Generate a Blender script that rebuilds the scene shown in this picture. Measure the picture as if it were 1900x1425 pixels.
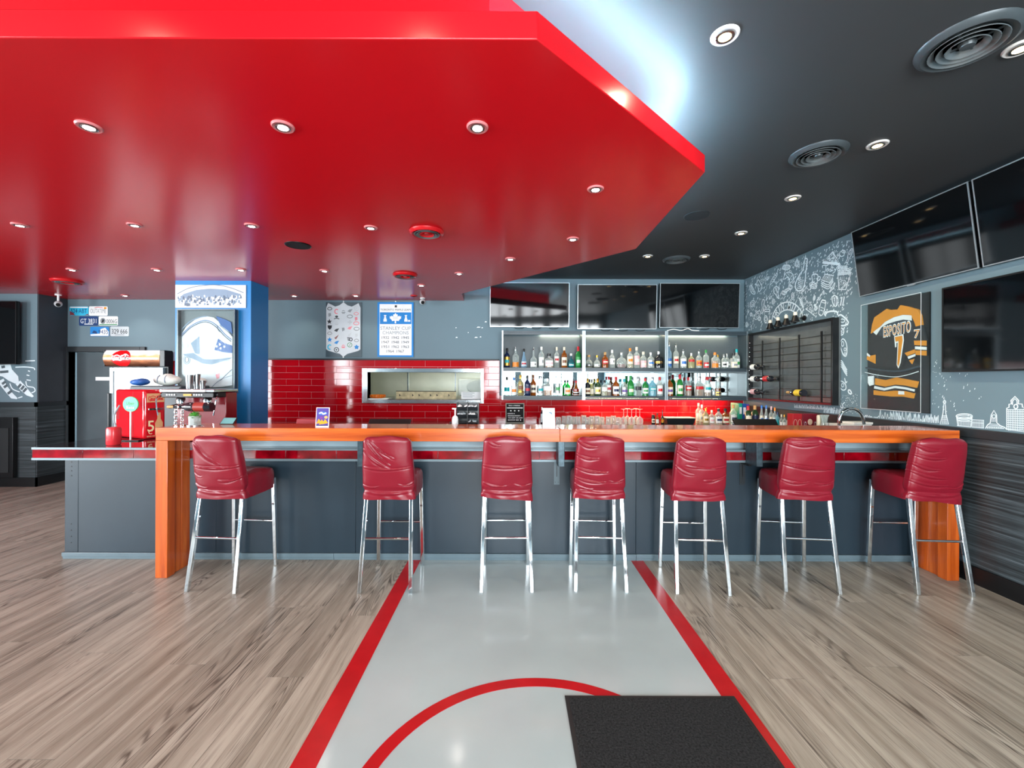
import bpy, bmesh, math, random
from mathutils import Vector, Matrix

SC = bpy.context.scene
for _o in list(bpy.data.objects):
    bpy.data.objects.remove(_o, do_unlink=True)
COL = SC.collection
PI = math.pi

# ------------------------------------------------------------------ camera
FPX, CXP, CYP, EYE = 800.0, 948.0, 707.0, 1.45      # focal length in pixels, vanishing point, eye height (m)
ROLL = math.radians(0.2)
cam_data = bpy.data.cameras.new('camera')
cam_data.sensor_width = 36.0
cam_data.lens = 36.0 * FPX / 1900.0
cam_data.shift_x = (950.0 - CXP) / 1900.0
cam_data.shift_y = -(712.5 - CYP) / 1900.0
cam_data.clip_start = 0.02
cam = bpy.data.objects.new('camera', cam_data)
cam.location = (0, 0, EYE)
cam.rotation_euler = (PI / 2, -ROLL, 0)
COL.objects.link(cam)
SC.camera = cam

# ------------------------------------------------------------------ world, daylight, exposure
SC.view_settings.view_transform = 'Standard'
SC.view_settings.look = 'None'
SC.view_settings.gamma = 1.0
SC.view_settings.use_curve_mapping = False
SC.view_settings.exposure = 0.28
world = bpy.data.worlds.new('world')
SC.world = world
world.use_nodes = True
world.node_tree.nodes['Background'].inputs[0].default_value = (0.80, 0.91, 1.0, 1)
world.node_tree.nodes['Background'].inputs[1].default_value = 2.2

WINDOWS = [(-6.9, -5.8), (-1.0, 0.2), (0.33, 1.2), (1.36, 2.3), (2.4, 3.2)]   # shop-front panes behind the camera (x range)
SIDEWIN = [(-2.9, -1.3), (-1.1, 0.5), (0.7, 2.3)]                               # panes in the left side wall (y range)
XL = -8.2                                            # left side wall
WIN_Z0, WIN_Z1, WIN_Y = 0.45, 2.62, -3.2
DAY_W = 80.0                                         # watts per square metre of window
for i, (x0, x1) in enumerate(WINDOWS + SIDEWIN):
    side = i >= len(WINDOWS)
    ld = bpy.data.lights.new('daylight', 'AREA')
    ld.shape = 'RECTANGLE'
    ld.size = x1 - x0
    ld.size_y = WIN_Z1 - WIN_Z0
    ld.energy = DAY_W * ld.size * ld.size_y
    ld.color = (0.90, 0.965, 1.0)
    lo = bpy.data.objects.new('daylight', ld)
    if side:
        lo.location = (XL - 0.16, (x0 + x1) / 2, (WIN_Z0 + WIN_Z1) / 2)
        lo.rotation_euler = (PI / 2, 0, -PI / 2)     # shines along +X, into the room
    else:
        lo.location = ((x0 + x1) / 2, WIN_Y - 0.16, (WIN_Z0 + WIN_Z1) / 2)
        lo.rotation_euler = (PI / 2, 0, 0)           # shines along +Y, into the room
    COL.objects.link(lo)

# ------------------------------------------------------------------ pixel -> world
_cr, _sr = math.cos(ROLL), math.sin(ROLL)
def un(px, py):
    dx, dy = px - CXP, py - CYP
    return dx * _cr + dy * _sr, -dx * _sr + dy * _cr
def WY(px, py, Y):                                    # on a plane facing the camera
    x, y = un(px, py)
    return Vector((x * Y / FPX, Y, EYE - y * Y / FPX))
def WX(px, py, X):                                    # on a side wall
    x, y = un(px, py)
    Y = X * FPX / x
    return Vector((X, Y, EYE - y * Y / FPX))
def WZ(px, py, Z):                                    # on a level plane
    x, y = un(px, py)
    Y = (EYE - Z) * FPX / y
    return Vector((x * Y / FPX, Y, Z))

# ------------------------------------------------------------------ materials
def lin(c):
    if isinstance(c, str):
        c = c.lstrip('#')
        c = [int(c[i:i + 2], 16) / 255 for i in (0, 2, 4)]
        c = [v / 12.92 if v <= 0.04045 else ((v + 0.055) / 1.055) ** 2.4 for v in c]
    return (c[0], c[1], c[2], 1.0)
class NT:
    def __init__(s, m):
        s.t = m.node_tree; s.n = s.t.nodes; s.l = s.t.links
    def add(s, typ, **kw):
        nd = s.n.new(typ)
        for k, v in kw.items():
            if isinstance(k, str) and hasattr(nd, k): setattr(nd, k, v)
        return nd
    def link(s, a, b): s.l.new(a, b)
_M = {}
def mat(name, color, rough=0.5, metal=0.0, spec=0.5, coat=0.0, coat_rough=0.05, noise=0.06, nscale=6.0, bump=0.0, bscale=60.0, trans=0.0, ior=1.45):
    """plain procedural surface: a colour with slight cloudy variation and optional fine relief"""
    if name in _M: return _M[name]
    m = bpy.data.materials.new(name); m.use_nodes = True
    t = NT(m); b = t.n['Principled BSDF']
    c = lin(color)
    b.inputs['Roughness'].default_value = rough
    b.inputs['Metallic'].default_value = metal
    b.inputs['Specular IOR Level'].default_value = spec
    b.inputs['Coat Weight'].default_value = coat
    b.inputs['Coat Roughness'].default_value = coat_rough
    b.inputs['Transmission Weight'].default_value = trans
    b.inputs['IOR'].default_value = ior
    co = t.add('ShaderNodeTexCoord')
    nz = t.add('ShaderNodeTexNoise'); nz.inputs['Scale'].default_value = nscale; nz.inputs['Detail'].default_value = 4
    t.link(co.outputs['Object'], nz.inputs['Vector'])
    rp = t.add('ShaderNodeValToRGB')
    rp.color_ramp.elements[0].position = 0.3; rp.color_ramp.elements[1].position = 0.7
    rp.color_ramp.elements[0].color = tuple(v * (1 - noise) for v in c[:3]) + (1,)
    rp.color_ramp.elements[1].color = tuple(min(1, v * (1 + noise)) for v in c[:3]) + (1,)
    t.link(nz.outputs['Fac'], rp.inputs['Fac'])
    t.link(rp.outputs['Color'], b.inputs['Base Color'])
    if bump > 0:
        n2 = t.add('ShaderNodeTexNoise'); n2.inputs['Scale'].default_value = bscale; n2.inputs['Detail'].default_value = 3
        t.link(co.outputs['Object'], n2.inputs['Vector'])
        bp = t.add('ShaderNodeBump'); bp.inputs['Strength'].default_value = bump; bp.inputs['Distance'].default_value = 0.01
        t.link(n2.outputs['Fac'], bp.inputs['Height']); t.link(bp.outputs['Normal'], b.inputs['Normal'])
    _M[name] = m
    return m
def emit(name, color, strength):
    if name in _M: return _M[name]
    m = bpy.data.materials.new(name); m.use_nodes = True
    t = NT(m); b = t.n['Principled BSDF']
    b.inputs['Base Color'].default_value = (0.8, 0.8, 0.8, 1)
    b.inputs['Emission Color'].default_value = lin(color)
    b.inputs['Emission Strength'].default_value = strength
    _M[name] = m
    return m
def glass(name, color, gloss=0.25, alpha=0.25, rough=0.03, amax=None, body=None):
    """thin clear or tinted glass: see-through body colour with a glossy skin"""
    if name in _M: return _M[name]
    m = bpy.data.materials.new(name); m.use_nodes = True
    t = NT(m); b = t.n['Principled BSDF']; out = t.n['Material Output']
    b.inputs['Base Color'].default_value = lin(body or color); b.inputs['Roughness'].default_value = rough
    b.inputs['Specular IOR Level'].default_value = 0.8
    tr = t.add('ShaderNodeBsdfTransparent'); tr.inputs['Color'].default_value = lin(color)
    lw = t.add('ShaderNodeLayerWeight'); lw.inputs['Blend'].default_value = 0.35
    mr = t.add('ShaderNodeMapRange'); mr.inputs['To Min'].default_value = alpha; mr.inputs['To Max'].default_value = amax or min(1, alpha + gloss + 0.35)
    t.link(lw.outputs['Facing'], mr.inputs['Value'])
    mx = t.add('ShaderNodeMixShader')
    t.link(mr.outputs['Result'], mx.inputs['Fac'])
    t.link(tr.outputs['BSDF'], mx.inputs[1]); t.link(b.outputs['BSDF'], mx.inputs[2])
    t.link(mx.outputs['Shader'], out.inputs['Surface'])
    _M[name] = m
    return m
def streak(name, cols, scale, rough=0.45, coat=0.0, rand=0.0, bump=0.0, fine=None, detail=6, pos=None, spec=0.5, distort=0.4):
    """grained surface: noise stretched along one axis; rand = brightness change from piece to piece"""
    if name in _M: return _M[name]
    m = bpy.data.materials.new(name); m.use_nodes = True
    t = NT(m); b = t.n['Principled BSDF']
    b.inputs['Roughness'].default_value = rough; b.inputs['Coat Weight'].default_value = coat
    b.inputs['Coat Roughness'].default_value = 0.08; b.inputs['Specular IOR Level'].default_value = spec
    co = t.add('ShaderNodeTexCoord'); oi = t.add('ShaderNodeObjectInfo')
    ad = t.add('ShaderNodeVectorMath', operation='MULTIPLY_ADD')
    cb = t.add('ShaderNodeCombineXYZ')
    for k in range(3): t.link(oi.outputs['Random'], cb.inputs[k])
    t.link(cb.outputs['Vector'], ad.inputs[0]); ad.inputs[1].default_value = (37.0, 53.0, 71.0)
    t.link(co.outputs['Object'], ad.inputs[2])
    mp = t.add('ShaderNodeMapping'); mp.inputs['Scale'].default_value = scale
    t.link(ad.outputs['Vector'], mp.inputs['Vector'])
    nz = t.add('ShaderNodeTexNoise'); nz.inputs['Scale'].default_value = 1.0; nz.inputs['Detail'].default_value = detail
    nz.inputs['Roughness'].default_value = 0.62; nz.inputs['Distortion'].default_value = distort
    t.link(mp.outputs['Vector'], nz.inputs['Vector'])
    rp = t.add('ShaderNodeValToRGB'); cr = rp.color_ramp
    n = len(cols)
    pos = pos or [0.28 + 0.44 * i / (n - 1) for i in range(n)]
    while len(cr.elements) < n: cr.elements.new(0.5)
    for i in range(n):
        cr.elements[i].position = pos[i]; cr.elements[i].color = lin(cols[i])
    t.link(nz.outputs['Fac'], rp.inputs['Fac'])
    last = rp.outputs['Color']
    if fine:
        m2 = t.add('ShaderNodeMapping'); m2.inputs['Scale'].default_value = fine[0]
        t.link(ad.outputs['Vector'], m2.inputs['Vector'])
        n2 = t.add('ShaderNodeTexNoise'); n2.inputs['Scale'].default_value = 1; n2.inputs['Detail'].default_value = 3
        t.link(m2.outputs['Vector'], n2.inputs['Vector'])
        r2 = t.add('ShaderNodeValToRGB'); r2.color_ramp.elements[0].position = fine[2]; r2.color_ramp.elements[1].position = fine[2] + 0.16
        t.link(n2.outputs['Fac'], r2.inputs['Fac'])
        mx = t.add('ShaderNodeMix', data_type='RGBA'); mx.inputs['A'].default_value = lin(fine[1])
        t.link(r2.outputs['Color'], mx.inputs['Factor']); t.link(last, mx.inputs['B'])
        last = mx.outputs['Result']
    if rand > 0:
        hs = t.add('ShaderNodeHueSaturation')
        mr = t.add('ShaderNodeMapRange'); mr.inputs['To Min'].default_value = 1 - rand; mr.inputs['To Max'].default_value = 1 + rand
        t.link(oi.outputs['Random'], mr.inputs['Value']); t.link(mr.outputs['Result'], hs.inputs['Value'])
        t.link(last, hs.inputs['Color']); last = hs.outputs['Color']
    t.link(last, b.inputs['Base Color'])
    if bump > 0:
        bp = t.add('ShaderNodeBump'); bp.inputs['Strength'].default_value = bump; bp.inputs['Distance'].default_value = 0.004
        t.link(nz.outputs['Fac'], bp.inputs['Height']); t.link(bp.outputs['Normal'], b.inputs['Normal'])
    _M[name] = m
    return m

# ------------------------------------------------------------------ mesh building
class MB:
    def __init__(s):
        s.v = []; s.f = []
    def add(s, vs, fs):
        o = len(s.v)
        s.v += [tuple(p) for p in vs]
        s.f += [tuple(i + o for i in f) for f in fs]
        return s
    def box(s, x0, x1, y0, y1, z0, z1):
        vs = [(x, y, z) for z in (z0, z1) for y in (y0, y1) for x in (x0, x1)]
        return s.add(vs, [(0, 2, 3, 1), (4, 5, 7, 6), (0, 1, 5, 4), (2, 6, 7, 3), (0, 4, 6, 2), (1, 3, 7, 5)])
    def obox(s, c, u, v, w):                          # oriented box: centre and three half axes
        c, u, v, w = Vector(c), Vector(u), Vector(v), Vector(w)
        vs = [c + a * u + b * v + d * w for d in (-1, 1) for b in (-1, 1) for a in (-1, 1)]
        return s.add(vs, [(0, 2, 3, 1), (4, 5, 7, 6), (0, 1, 5, 4), (2, 6, 7, 3), (0, 4, 6, 2), (1, 3, 7, 5)])
    def hexa(s, b, t):                                # two quads joined (bottom, top loops)
        n = len(b)
        fs = [tuple(range(n - 1, -1, -1)), tuple(range(n, 2 * n))]
        fs += [(i, (i + 1) % n, n + (i + 1) % n, n + i) for i in range(n)]
        return s.add(list(b) + list(t), fs)
    def prism(s, poly, z0, z1):
        return s.hexa([(x, y, z0) for x, y in poly], [(x, y, z1) for x, y in poly])
    def cyl(s, p0, p1, r0, r1=None, n=16, cap=True, ph=0.0):
        r1 = r0 if r1 is None else r1
        p0, p1 = Vector(p0), Vector(p1)
        d = (p1 - p0).normalized()
        a = d.orthogonal().normalized() if abs(d.z) < 0.99 else Vector((1, 0, 0))
        b = d.cross(a)
        vs = []
        for p, r in ((p0, r0), (p1, r1)):
            vs += [p + r * (math.cos(ph + 2 * PI * i / n) * a + math.sin(ph + 2 * PI * i / n) * b) for i in range(n)]
        fs = [(i, (i + 1) % n, n + (i + 1) % n, n + i) for i in range(n)]
        if cap: fs += [tuple(range(n - 1, -1, -1)), tuple(range(n, 2 * n))]
        return s.add(vs, fs)
    def lathe(s, prof, c, n=20, p=2.0, ax=None, sy=1.0, rot=0.0):
        """revolve (r, h) pairs; p>2 squares the section; ax = (a, b, d) frame"""
        c = Vector(c)
        a, b, d = ax or (Vector((1, 0, 0)), Vector((0, 1, 0)), Vector((0, 0, 1)))
        vs = []; fs = []
        for r, h in prof:
            for i in range(n):
                th = rot + 2 * PI * (i + 0.5) / n
                cs, sn = math.cos(th), math.sin(th)
                k = (abs(cs) ** p + abs(sn) ** p) ** (-1 / p)
                vs.append(c + a * (r * k * cs) + b * (r * k * sn * sy) + d * h)
        m = len(prof)
        for j in range(m - 1):
            for i in range(n):
                fs.append((j * n + i, j * n + (i + 1) % n, (j + 1) * n + (i + 1) % n, (j + 1) * n + i))
        if prof[0][0] > 1e-6: fs.append(tuple(range(n - 1, -1, -1)))
        if prof[-1][0] > 1e-6: fs.append(tuple((m - 1) * n + i for i in range(n)))
        return s.add(vs, fs)
    def tube(s, pts, r, n=8, closed=False):
        pts = [Vector(p) for p in pts]
        m = len(pts); vs = []; fs = []
        prev = None
        for j, p in enumerate(pts):
            if closed: d = pts[(j + 1) % m] - pts[j - 1]
            else: d = pts[min(j + 1, m - 1)] - pts[max(j - 1, 0)]
            d.normalize()
            a = d.orthogonal().normalized() if prev is None else (prev - d * prev.dot(d)).normalized()
            prev = a; b = d.cross(a)
            rr = r[j] if isinstance(r, (list, tuple)) else r
            vs += [p + rr * (math.cos(2 * PI * i / n) * a + math.sin(2 * PI * i / n) * b) for i in range(n)]
        for j in range(m if closed else m - 1):
            k = (j + 1) % m
            fs += [(j * n + i, j * n + (i + 1) % n, k * n + (i + 1) % n, k * n + i) for i in range(n)]
        if not closed: fs += [tuple(range(n - 1, -1, -1)), tuple((m - 1) * n + i for i in range(n))]
        return s.add(vs, fs)
    def poly(s, pts):
        return s.add(pts, [tuple(range(len(pts)))])
    def slab(s, pts2, fr, t0, t1):
        """2-D outline on frame fr=(origin,u,v,n), from depth t0 to t1 along n"""
        o, u, v, n = fr
        return s.hexa([o + u * x + v * y + n * t0 for x, y in pts2], [o + u * x + v * y + n * t1 for x, y in pts2])
    def ribbon(s, pts, nrm, w, closed=False):
        """flat painted line of width w through 3-D points"""
        pts = [Vector(p) for p in pts]; m = len(pts); nrm = Vector(nrm)
        vs = []
        for j in range(m):
            if closed: d = pts[(j + 1) % m] - pts[j - 1]
            else: d = pts[min(j + 1, m - 1)] - pts[max(j - 1, 0)]
            if d.length < 1e-9: d = Vector((0, 0, 1))
            q = nrm.cross(d.normalized()) * (w / 2)
            vs += [pts[j] - q, pts[j] + q]
        fs = [(2 * j, 2 * ((j + 1) % m), 2 * ((j + 1) % m) + 1, 2 * j + 1) for j in range(m if closed else m - 1)]
        return s.add(vs, fs)
    def sphere(s, c, r, nu=16, nv=10, sc=(1, 1, 1)):
        prof = [(r * math.sin(PI * j / nv), -r * math.cos(PI * j / nv)) for j in range(nv + 1)]
        c = Vector(c)
        o = len(s.v)
        s.lathe([(max(a, 1e-5), b) for a, b in prof], (0, 0, 0), nu)
        for i in range(o, len(s.v)):
            p = s.v[i]; s.v[i] = (c.x + p[0] * sc[0], c.y + p[1] * sc[1], c.z + p[2] * sc[2])
        return s
    def obj(s, name, m, parent=None, smooth=False, bevel=0.0, seg=2, origin=None):
        me = bpy.data.meshes.new(name)
        me.from_pydata(s.v, [], s.f)
        if bevel > 0:
            bm = bmesh.new(); bm.from_mesh(me)
            bmesh.ops.recalc_face_normals(bm, faces=bm.faces)
            es = [e for e in bm.edges if len(e.link_faces) == 2 and e.calc_face_angle(0) > 0.6]
            rb = bmesh.ops.bevel(bm, geom=es, offset=bevel, segments=seg, affect='EDGES', profile=0.5)
            for q in rb['faces']: q.smooth = True
            bm.to_mesh(me); bm.free()
        else:
            bm = bmesh.new(); bm.from_mesh(me)
            bmesh.ops.recalc_face_normals(bm, faces=bm.faces)
            bm.to_mesh(me); bm.free()
        if smooth:
            me.polygons.foreach_set('use_smooth', [True] * len(me.polygons))
            me.set_sharp_from_angle(angle=math.radians(38))
        if m is not None:
            for mm in (m if isinstance(m, (list, tuple)) else [m]): me.materials.append(mm)
        o = bpy.data.objects.new(name, me); COL.objects.link(o)
        off = Vector((0, 0, 0))
        if parent is not None:
            o.parent = parent
            q = parent
            while q is not None:
                off = off + q.location; q = q.parent
        else:
            xs = [p[0] for p in s.v]; ys = [p[1] for p in s.v]; zs = [p[2] for p in s.v]
            off = Vector(((min(xs) + max(xs)) / 2, (min(ys) + max(ys)) / 2, min(zs)))
            o.location = off
        me.transform(Matrix.Translation(-off))
        return o
def tag(o, label, cat, group=None):
    o['label'] = label; o['category'] = cat
    if group: o['group'] = group
    return o
def struct(o, label=None):
    o['kind'] = 'structure'
    if label: o['label'] = label
    return o
def thing(name, label, cat, loc=(0, 0, 0), group=None, rz=0.0):
    o = bpy.data.objects.new(name, None); COL.objects.link(o)
    o.empty_display_size = 0.1
    o.location = loc; o.rotation_euler = (0, 0, rz)
    return tag(o, label, cat, group)
def copy_tree(o, parent=None):
    c = o.copy(); COL.objects.link(c); c.parent = parent
    for ch in o.children: copy_tree(ch, c)
    return c
def text_mb(mb, body, fr, cx, cy, w, h, t0=0.0, t1=0.0012, spacing=1.0, offset=0.0):
    """lettering fitted into a w x h box centred at (cx, cy) on frame fr, standing t0..t1 proud"""
    cu = bpy.data.curves.new('lettering', 'FONT'); cu.body = body; cu.align_x = 'CENTER'; cu.space_character = spacing
    cu.resolution_u = 3; cu.offset = offset
    ob = bpy.data.objects.new('lettering', cu); COL.objects.link(ob)
    me = bpy.data.meshes.new_from_object(ob)
    bpy.data.objects.remove(ob, do_unlink=True); bpy.data.curves.remove(cu)
    if len(me.vertices) == 0: return mb
    xs = [v.co.x for v in me.vertices]; ys = [v.co.y for v in me.vertices]
    x0, x1, y0, y1 = min(xs), max(xs), min(ys), max(ys)
    sx = w / max(1e-6, x1 - x0); sy = h / max(1e-6, y1 - y0)
    o, u, v, n = fr
    vs = [o + u * (cx + (p.co.x - (x0 + x1) / 2) * sx) + v * (cy + (p.co.y - (y0 + y1) / 2) * sy) + n * t1 for p in me.vertices]
    mb.add(vs, [tuple(p.vertices) for p in me.polygons])
    bpy.data.meshes.remove(me)
    return mb
def crom(pts, n=6, closed=False):
    """smooth curve through 2-D or 3-D points"""
    P = [Vector(p if len(p) == 3 else (p[0], p[1], 0)) for p in pts]; m = len(P); out = []
    for i in range(m if closed else m - 1):
        if closed: a, b, c, d = P[i - 1], P[i], P[(i + 1) % m], P[(i + 2) % m]
        else: a, b, c, d = P[max(i - 1, 0)], P[i], P[i + 1], P[min(i + 2, m - 1)]
        for k in range(n):
            t = k / n
            out.append(0.5 * ((2 * b) + (c - a) * t + (2 * a - 5 * b + 4 * c - d) * t * t + (3 * b - a - 3 * c + d) * t ** 3))
    if not closed: out.append(P[-1])
    return out
X_, Y_, Z_ = Vector((1, 0, 0)), Vector((0, 1, 0)), Vector((0, 0, 1))
# ================================================================== the room
XW = 3.37          # right wall
YB = 6.24          # back wall
ZC = 2.93          # dark ceiling
ZS = 2.61          # underside of the red soffit
M_wall = mat('wall_paint', '#667d87', rough=0.55, noise=0.04, nscale=1.2)
M_ceil = mat('ceiling_paint', '#3a3d3f', rough=0.5, noise=0.05, nscale=0.8)
M_red = mat('soffit_paint', '#c8101c', rough=0.22, noise=0.03, nscale=0.6, spec=0.5)
M_dark = mat('dark_trim', '#23292d', rough=0.4)
M_black = mat('black_satin', '#0d0e10', rough=0.35)
M_white = mat('white_paint', '#eceff0', rough=0.5)
M_steel = mat('brushed_steel', '#b9bfc2', rough=0.25, metal=1.0, noise=0.05, nscale=20)
M_chrome = mat('chrome', '#dfe6ea', rough=0.07, metal=1.0, noise=0.02)
M_blue = mat('pillar_blue', '#1077b8', rough=0.33, noise=0.05, nscale=1.5)
M_wains = streak('wainscot_laminate', ['#14181a', '#2a3134', '#3a4347', '#646f75'], (1.1, 1.1, 62), rough=0.42, pos=[0.3, 0.45, 0.58, 0.75], distort=0.2)

# floor: slab, planks, painted lane
def plank_mat(name, light, dark, vein, rough=0.34):
    """vinyl plank: pale grey-brown base, contour-like growth rings in streaks, fine fibres"""
    m = bpy.data.materials.new(name); m.use_nodes = True
    t = NT(m); b = t.n['Principled BSDF']; b.inputs['Roughness'].default_value = rough
    co = t.add('ShaderNodeTexCoord'); oi = t.add('ShaderNodeObjectInfo'); cb = t.add('ShaderNodeCombineXYZ')
    for k in range(3): t.link(oi.outputs['Random'], cb.inputs[k])
    ad = t.add('ShaderNodeVectorMath', operation='MULTIPLY_ADD'); ad.inputs[1].default_value = (37.0, 53.0, 71.0)
    t.link(cb.outputs['Vector'], ad.inputs[0]); t.link(co.outputs['Object'], ad.inputs[2])
    def noise(sc, det, dist=0.0):
        mp = t.add('ShaderNodeMapping'); mp.inputs['Scale'].default_value = sc; t.link(ad.outputs['Vector'], mp.inputs['Vector'])
        n = t.add('ShaderNodeTexNoise'); n.inputs['Scale'].default_value = 1; n.inputs['Detail'].default_value = det; n.inputs['Distortion'].default_value = dist
        t.link(mp.outputs['Vector'], n.inputs['Vector']); return n.outputs['Fac']
    def mth(op, a, v=None, c=None):
        q = t.add('ShaderNodeMath', operation=op)
        for k, x in enumerate((a, v, c)):
            if x is None: continue
            if isinstance(x, (int, float)): q.inputs[k].default_value = x
            else: t.link(x, q.inputs[k])
        return q.outputs[0]
    base = t.add('ShaderNodeMix', data_type='RGBA'); base.inputs['A'].default_value = lin(dark); base.inputs['B'].default_value = lin(light)
    r0 = t.add('ShaderNodeMapRange'); r0.inputs['From Min'].default_value = 0.35; r0.inputs['From Max'].default_value = 0.62; t.link(noise((22, 0.9, 1), 5, 0.4), r0.inputs['Value'])
    t.link(r0.outputs['Result'], base.inputs['Factor'])
    lines = mth('POWER', mth('MULTIPLY_ADD', mth('SINE', mth('MULTIPLY', noise((7, 0.5, 1), 2, 0.35), 190.0)), 0.5, 0.5), 2.2)
    r1 = t.add('ShaderNodeMapRange'); r1.inputs['From Min'].default_value = 0.50; r1.inputs['From Max'].default_value = 0.64; t.link(noise((9, 0.55, 1), 4), r1.inputs['Value'])
    mask = mth('MULTIPLY', mth('MULTIPLY', lines, r1.outputs['Result']), 0.85)
    r2 = t.add('ShaderNodeMapRange'); r2.inputs['From Min'].default_value = 0.45; r2.inputs['From Max'].default_value = 0.30; t.link(noise((230, 7.0, 1), 3), r2.inputs['Value'])
    mask = mth('MINIMUM', mth('MULTIPLY_ADD', r2.outputs['Result'], 0.5, mask), 1.0)
    mx = t.add('ShaderNodeMix', data_type='RGBA'); t.link(mask, mx.inputs['Factor']); t.link(base.outputs['Result'], mx.inputs['A']); mx.inputs['B'].default_value = lin(vein)
    hs = t.add('ShaderNodeHueSaturation'); mr = t.add('ShaderNodeMapRange'); mr.inputs['To Min'].default_value = 0.93; mr.inputs['To Max'].default_value = 1.06
    t.link(oi.outputs['Random'], mr.inputs['Value']); t.link(mr.outputs['Result'], hs.inputs['Value']); t.link(mx.outputs['Result'], hs.inputs['Color'])
    t.link(hs.outputs['Color'], b.inputs['Base Color'])
    bp = t.add('ShaderNodeBump'); bp.inputs['Strength'].default_value = 0.08; bp.inputs['Distance'].default_value = 0.003; bp.invert = True
    t.link(mask, bp.inputs['Height']); t.link(bp.outputs['Normal'], b.inputs['Normal'])
    return m
M_plank = plank_mat('vinyl_plank', '#a59e92', '#857d71', '#463f37')
M_slab = plank_mat('plank_floor_far', '#8d867b', '#70695e', '#463f37')
fl = struct(MB().box(XL, XW, -3.2, YB + 0.02, -0.12, -0.005).obj('floor', M_slab), 'grey brown wood plank floor of the bar room')
PW, PL = 0.1824, 1.22
me_plank = None
random.seed(4)
def plank(x0, y0):
    global me_plank
    if me_plank is None:
        o = MB().box(0.0008, PW - 0.0008, 0.0008, PL - 0.0008, -0.005, 0.0).obj('plank', M_plank, fl)
        o.data.transform(Matrix.Translation(fl.location)); me_plank = o.data
    else:
        o = bpy.data.objects.new('plank', me_plank); COL.objects.link(o); o.parent = fl
    o.location = Vector((x0, y0, 0)) - fl.location
nplank = 0
for side in (-1, 1):
    k = 0
    while True:
        xa = -0.8235 - (k + 1) * PW if side < 0 else 1.0745 + k * PW
        if xa + (PW if side < 0 else 0) < XL + 0.05 or xa + PW > XW + 0.16: break
        off = (k * 0.437 + 0.23 * (k % 3)) % PL
        y = -1.0 + off - PL
        while y < YB - 0.1:
            yc = y + PL
            if yc > 1.25 and abs(xa + PW / 2) < 1.19 * yc + 1.15 and y < (3.6 if xa > -3.4 else 6.2):
                if xa + PW <= XW: plank(xa, y); nplank += 1
                else:
                    o = MB().box(xa + 0.001, XW, y + 0.001, min(y + PL, YB) - 0.001, -0.005, 0.0).obj('plank', M_plank, fl)
            y += PL
        k += 1
M_lane = mat('lane_paint', '#a2b0b2', rough=0.16, noise=0.09, nscale=1.6, coat=0.3, coat_rough=0.1, bump=0.02, bscale=9)
M_line = mat('line_red', '#ab1218', rough=0.25, noise=0.08, nscale=12)
MB().box(-0.8235, 1.0745, -3.2, 3.56, -0.005, 0.0).obj('painted_lane', M_lane, fl)
for a, b in ((-0.8235, -0.7245), (0.9755, 1.0745)):
    MB().box(a, b, -3.2, 3.56, 0.0, 0.0012).obj('red_line', M_line, fl)
ring = MB(); n = 96; ro, ri = 0.712, 0.654; cxr, cyr = 0.125, 1.393
vs = []
for z in (0.0, 0.0012):
    for r in (ri, ro):
        vs += [(cxr + r * math.cos(2 * PI * i / n), cyr + r * math.sin(2 * PI * i / n), z) for i in range(n)]
fs = []
for i in range(n):
    j = (i + 1) % n
    fs += [(2 * n + i, 3 * n + i, 3 * n + j, 2 * n + j), (n + i, n + j, 3 * n + j, 3 * n + i), (i, 2 * n + i, 2 * n + j, j), (i, j, n + j, n + i)]
ring.add(vs, fs).obj('red_circle', M_line, fl)

# door mat
M_mat = mat('mat_pile', '#2a2b2c', rough=0.95, noise=0.55, nscale=120, bump=0.5, bscale=220, spec=0.1)
dm = thing('door_mat', 'black carpet entrance mat with rubber edge lying on the grey painted lane', 'mat', (0.64, 1.4, 0.0012))
MB().box(0.27, 1.015, 0.82, 1.965, 0.0014, 0.010).obj('pile', M_mat, dm, bevel=0.003)
MB().box(0.252, 1.032, 0.80, 1.983, 0.0012, 0.006).obj('rubber_edge', mat('mat_rubber', '#16181a', rough=0.6), dm, bevel=0.002)

# ---- back wall with kitchen hatch and door opening
HX0, HX1 = WY(682, 715, YB).x, WY(892, 715, YB).x
HZ0, HZ1 = WY(780, 741.5, YB).z, WY(780, 691, YB).z
DX0, DX1, DZ1 = WY(127, 700, YB).x, -5.35, WY(160, 653, YB).z
wb = MB()
wb.box(XL, DX0, YB, YB + 0.14, 0, ZC).box(DX0, DX1, YB, YB + 0.14, DZ1, ZC).box(DX1, HX0, YB, YB + 0.14, 0, ZC)
wb.box(HX0, HX1, YB, YB + 0.14, 0, HZ0).box(HX0, HX1, YB, YB + 0.14, HZ1, ZC).box(HX1, XW, YB, YB + 0.14, 0, ZC)
wall_back = struct(wb.obj('wall_back', M_wall))
# ---- right wall, ceiling, rear wall with shop-front windows, left walls
wall_right = struct(MB().box(XW, XW + 0.15, -3.2, YB + 0.14, 0, ZC).obj('wall_right', M_wall))
ceiling = struct(MB().box(XL - 0.2, XW + 0.15, -3.4, YB + 0.14, ZC, ZC + 0.1).obj('ceiling', M_ceil))
XB = WY(69, 640, 5.85).x
def left_mb():
    m = MB(); ys = [-3.2] + [v for w in SIDEWIN for v in w] + [YB]
    for i in range(0, len(ys), 2): m.box(XL - 0.15, XL, ys[i], ys[i + 1], 0, ZC)
    for a, b in SIDEWIN: m.box(XL - 0.15, XL, a, b, 0, WIN_Z0).box(XL - 0.15, XL, a, b, WIN_Z1, ZC)
    return m
wall_left = struct(left_mb().box(XL, XB, 5.85, YB, 0, ZS + 0.01).obj('wall_left', M_wall))
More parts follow.
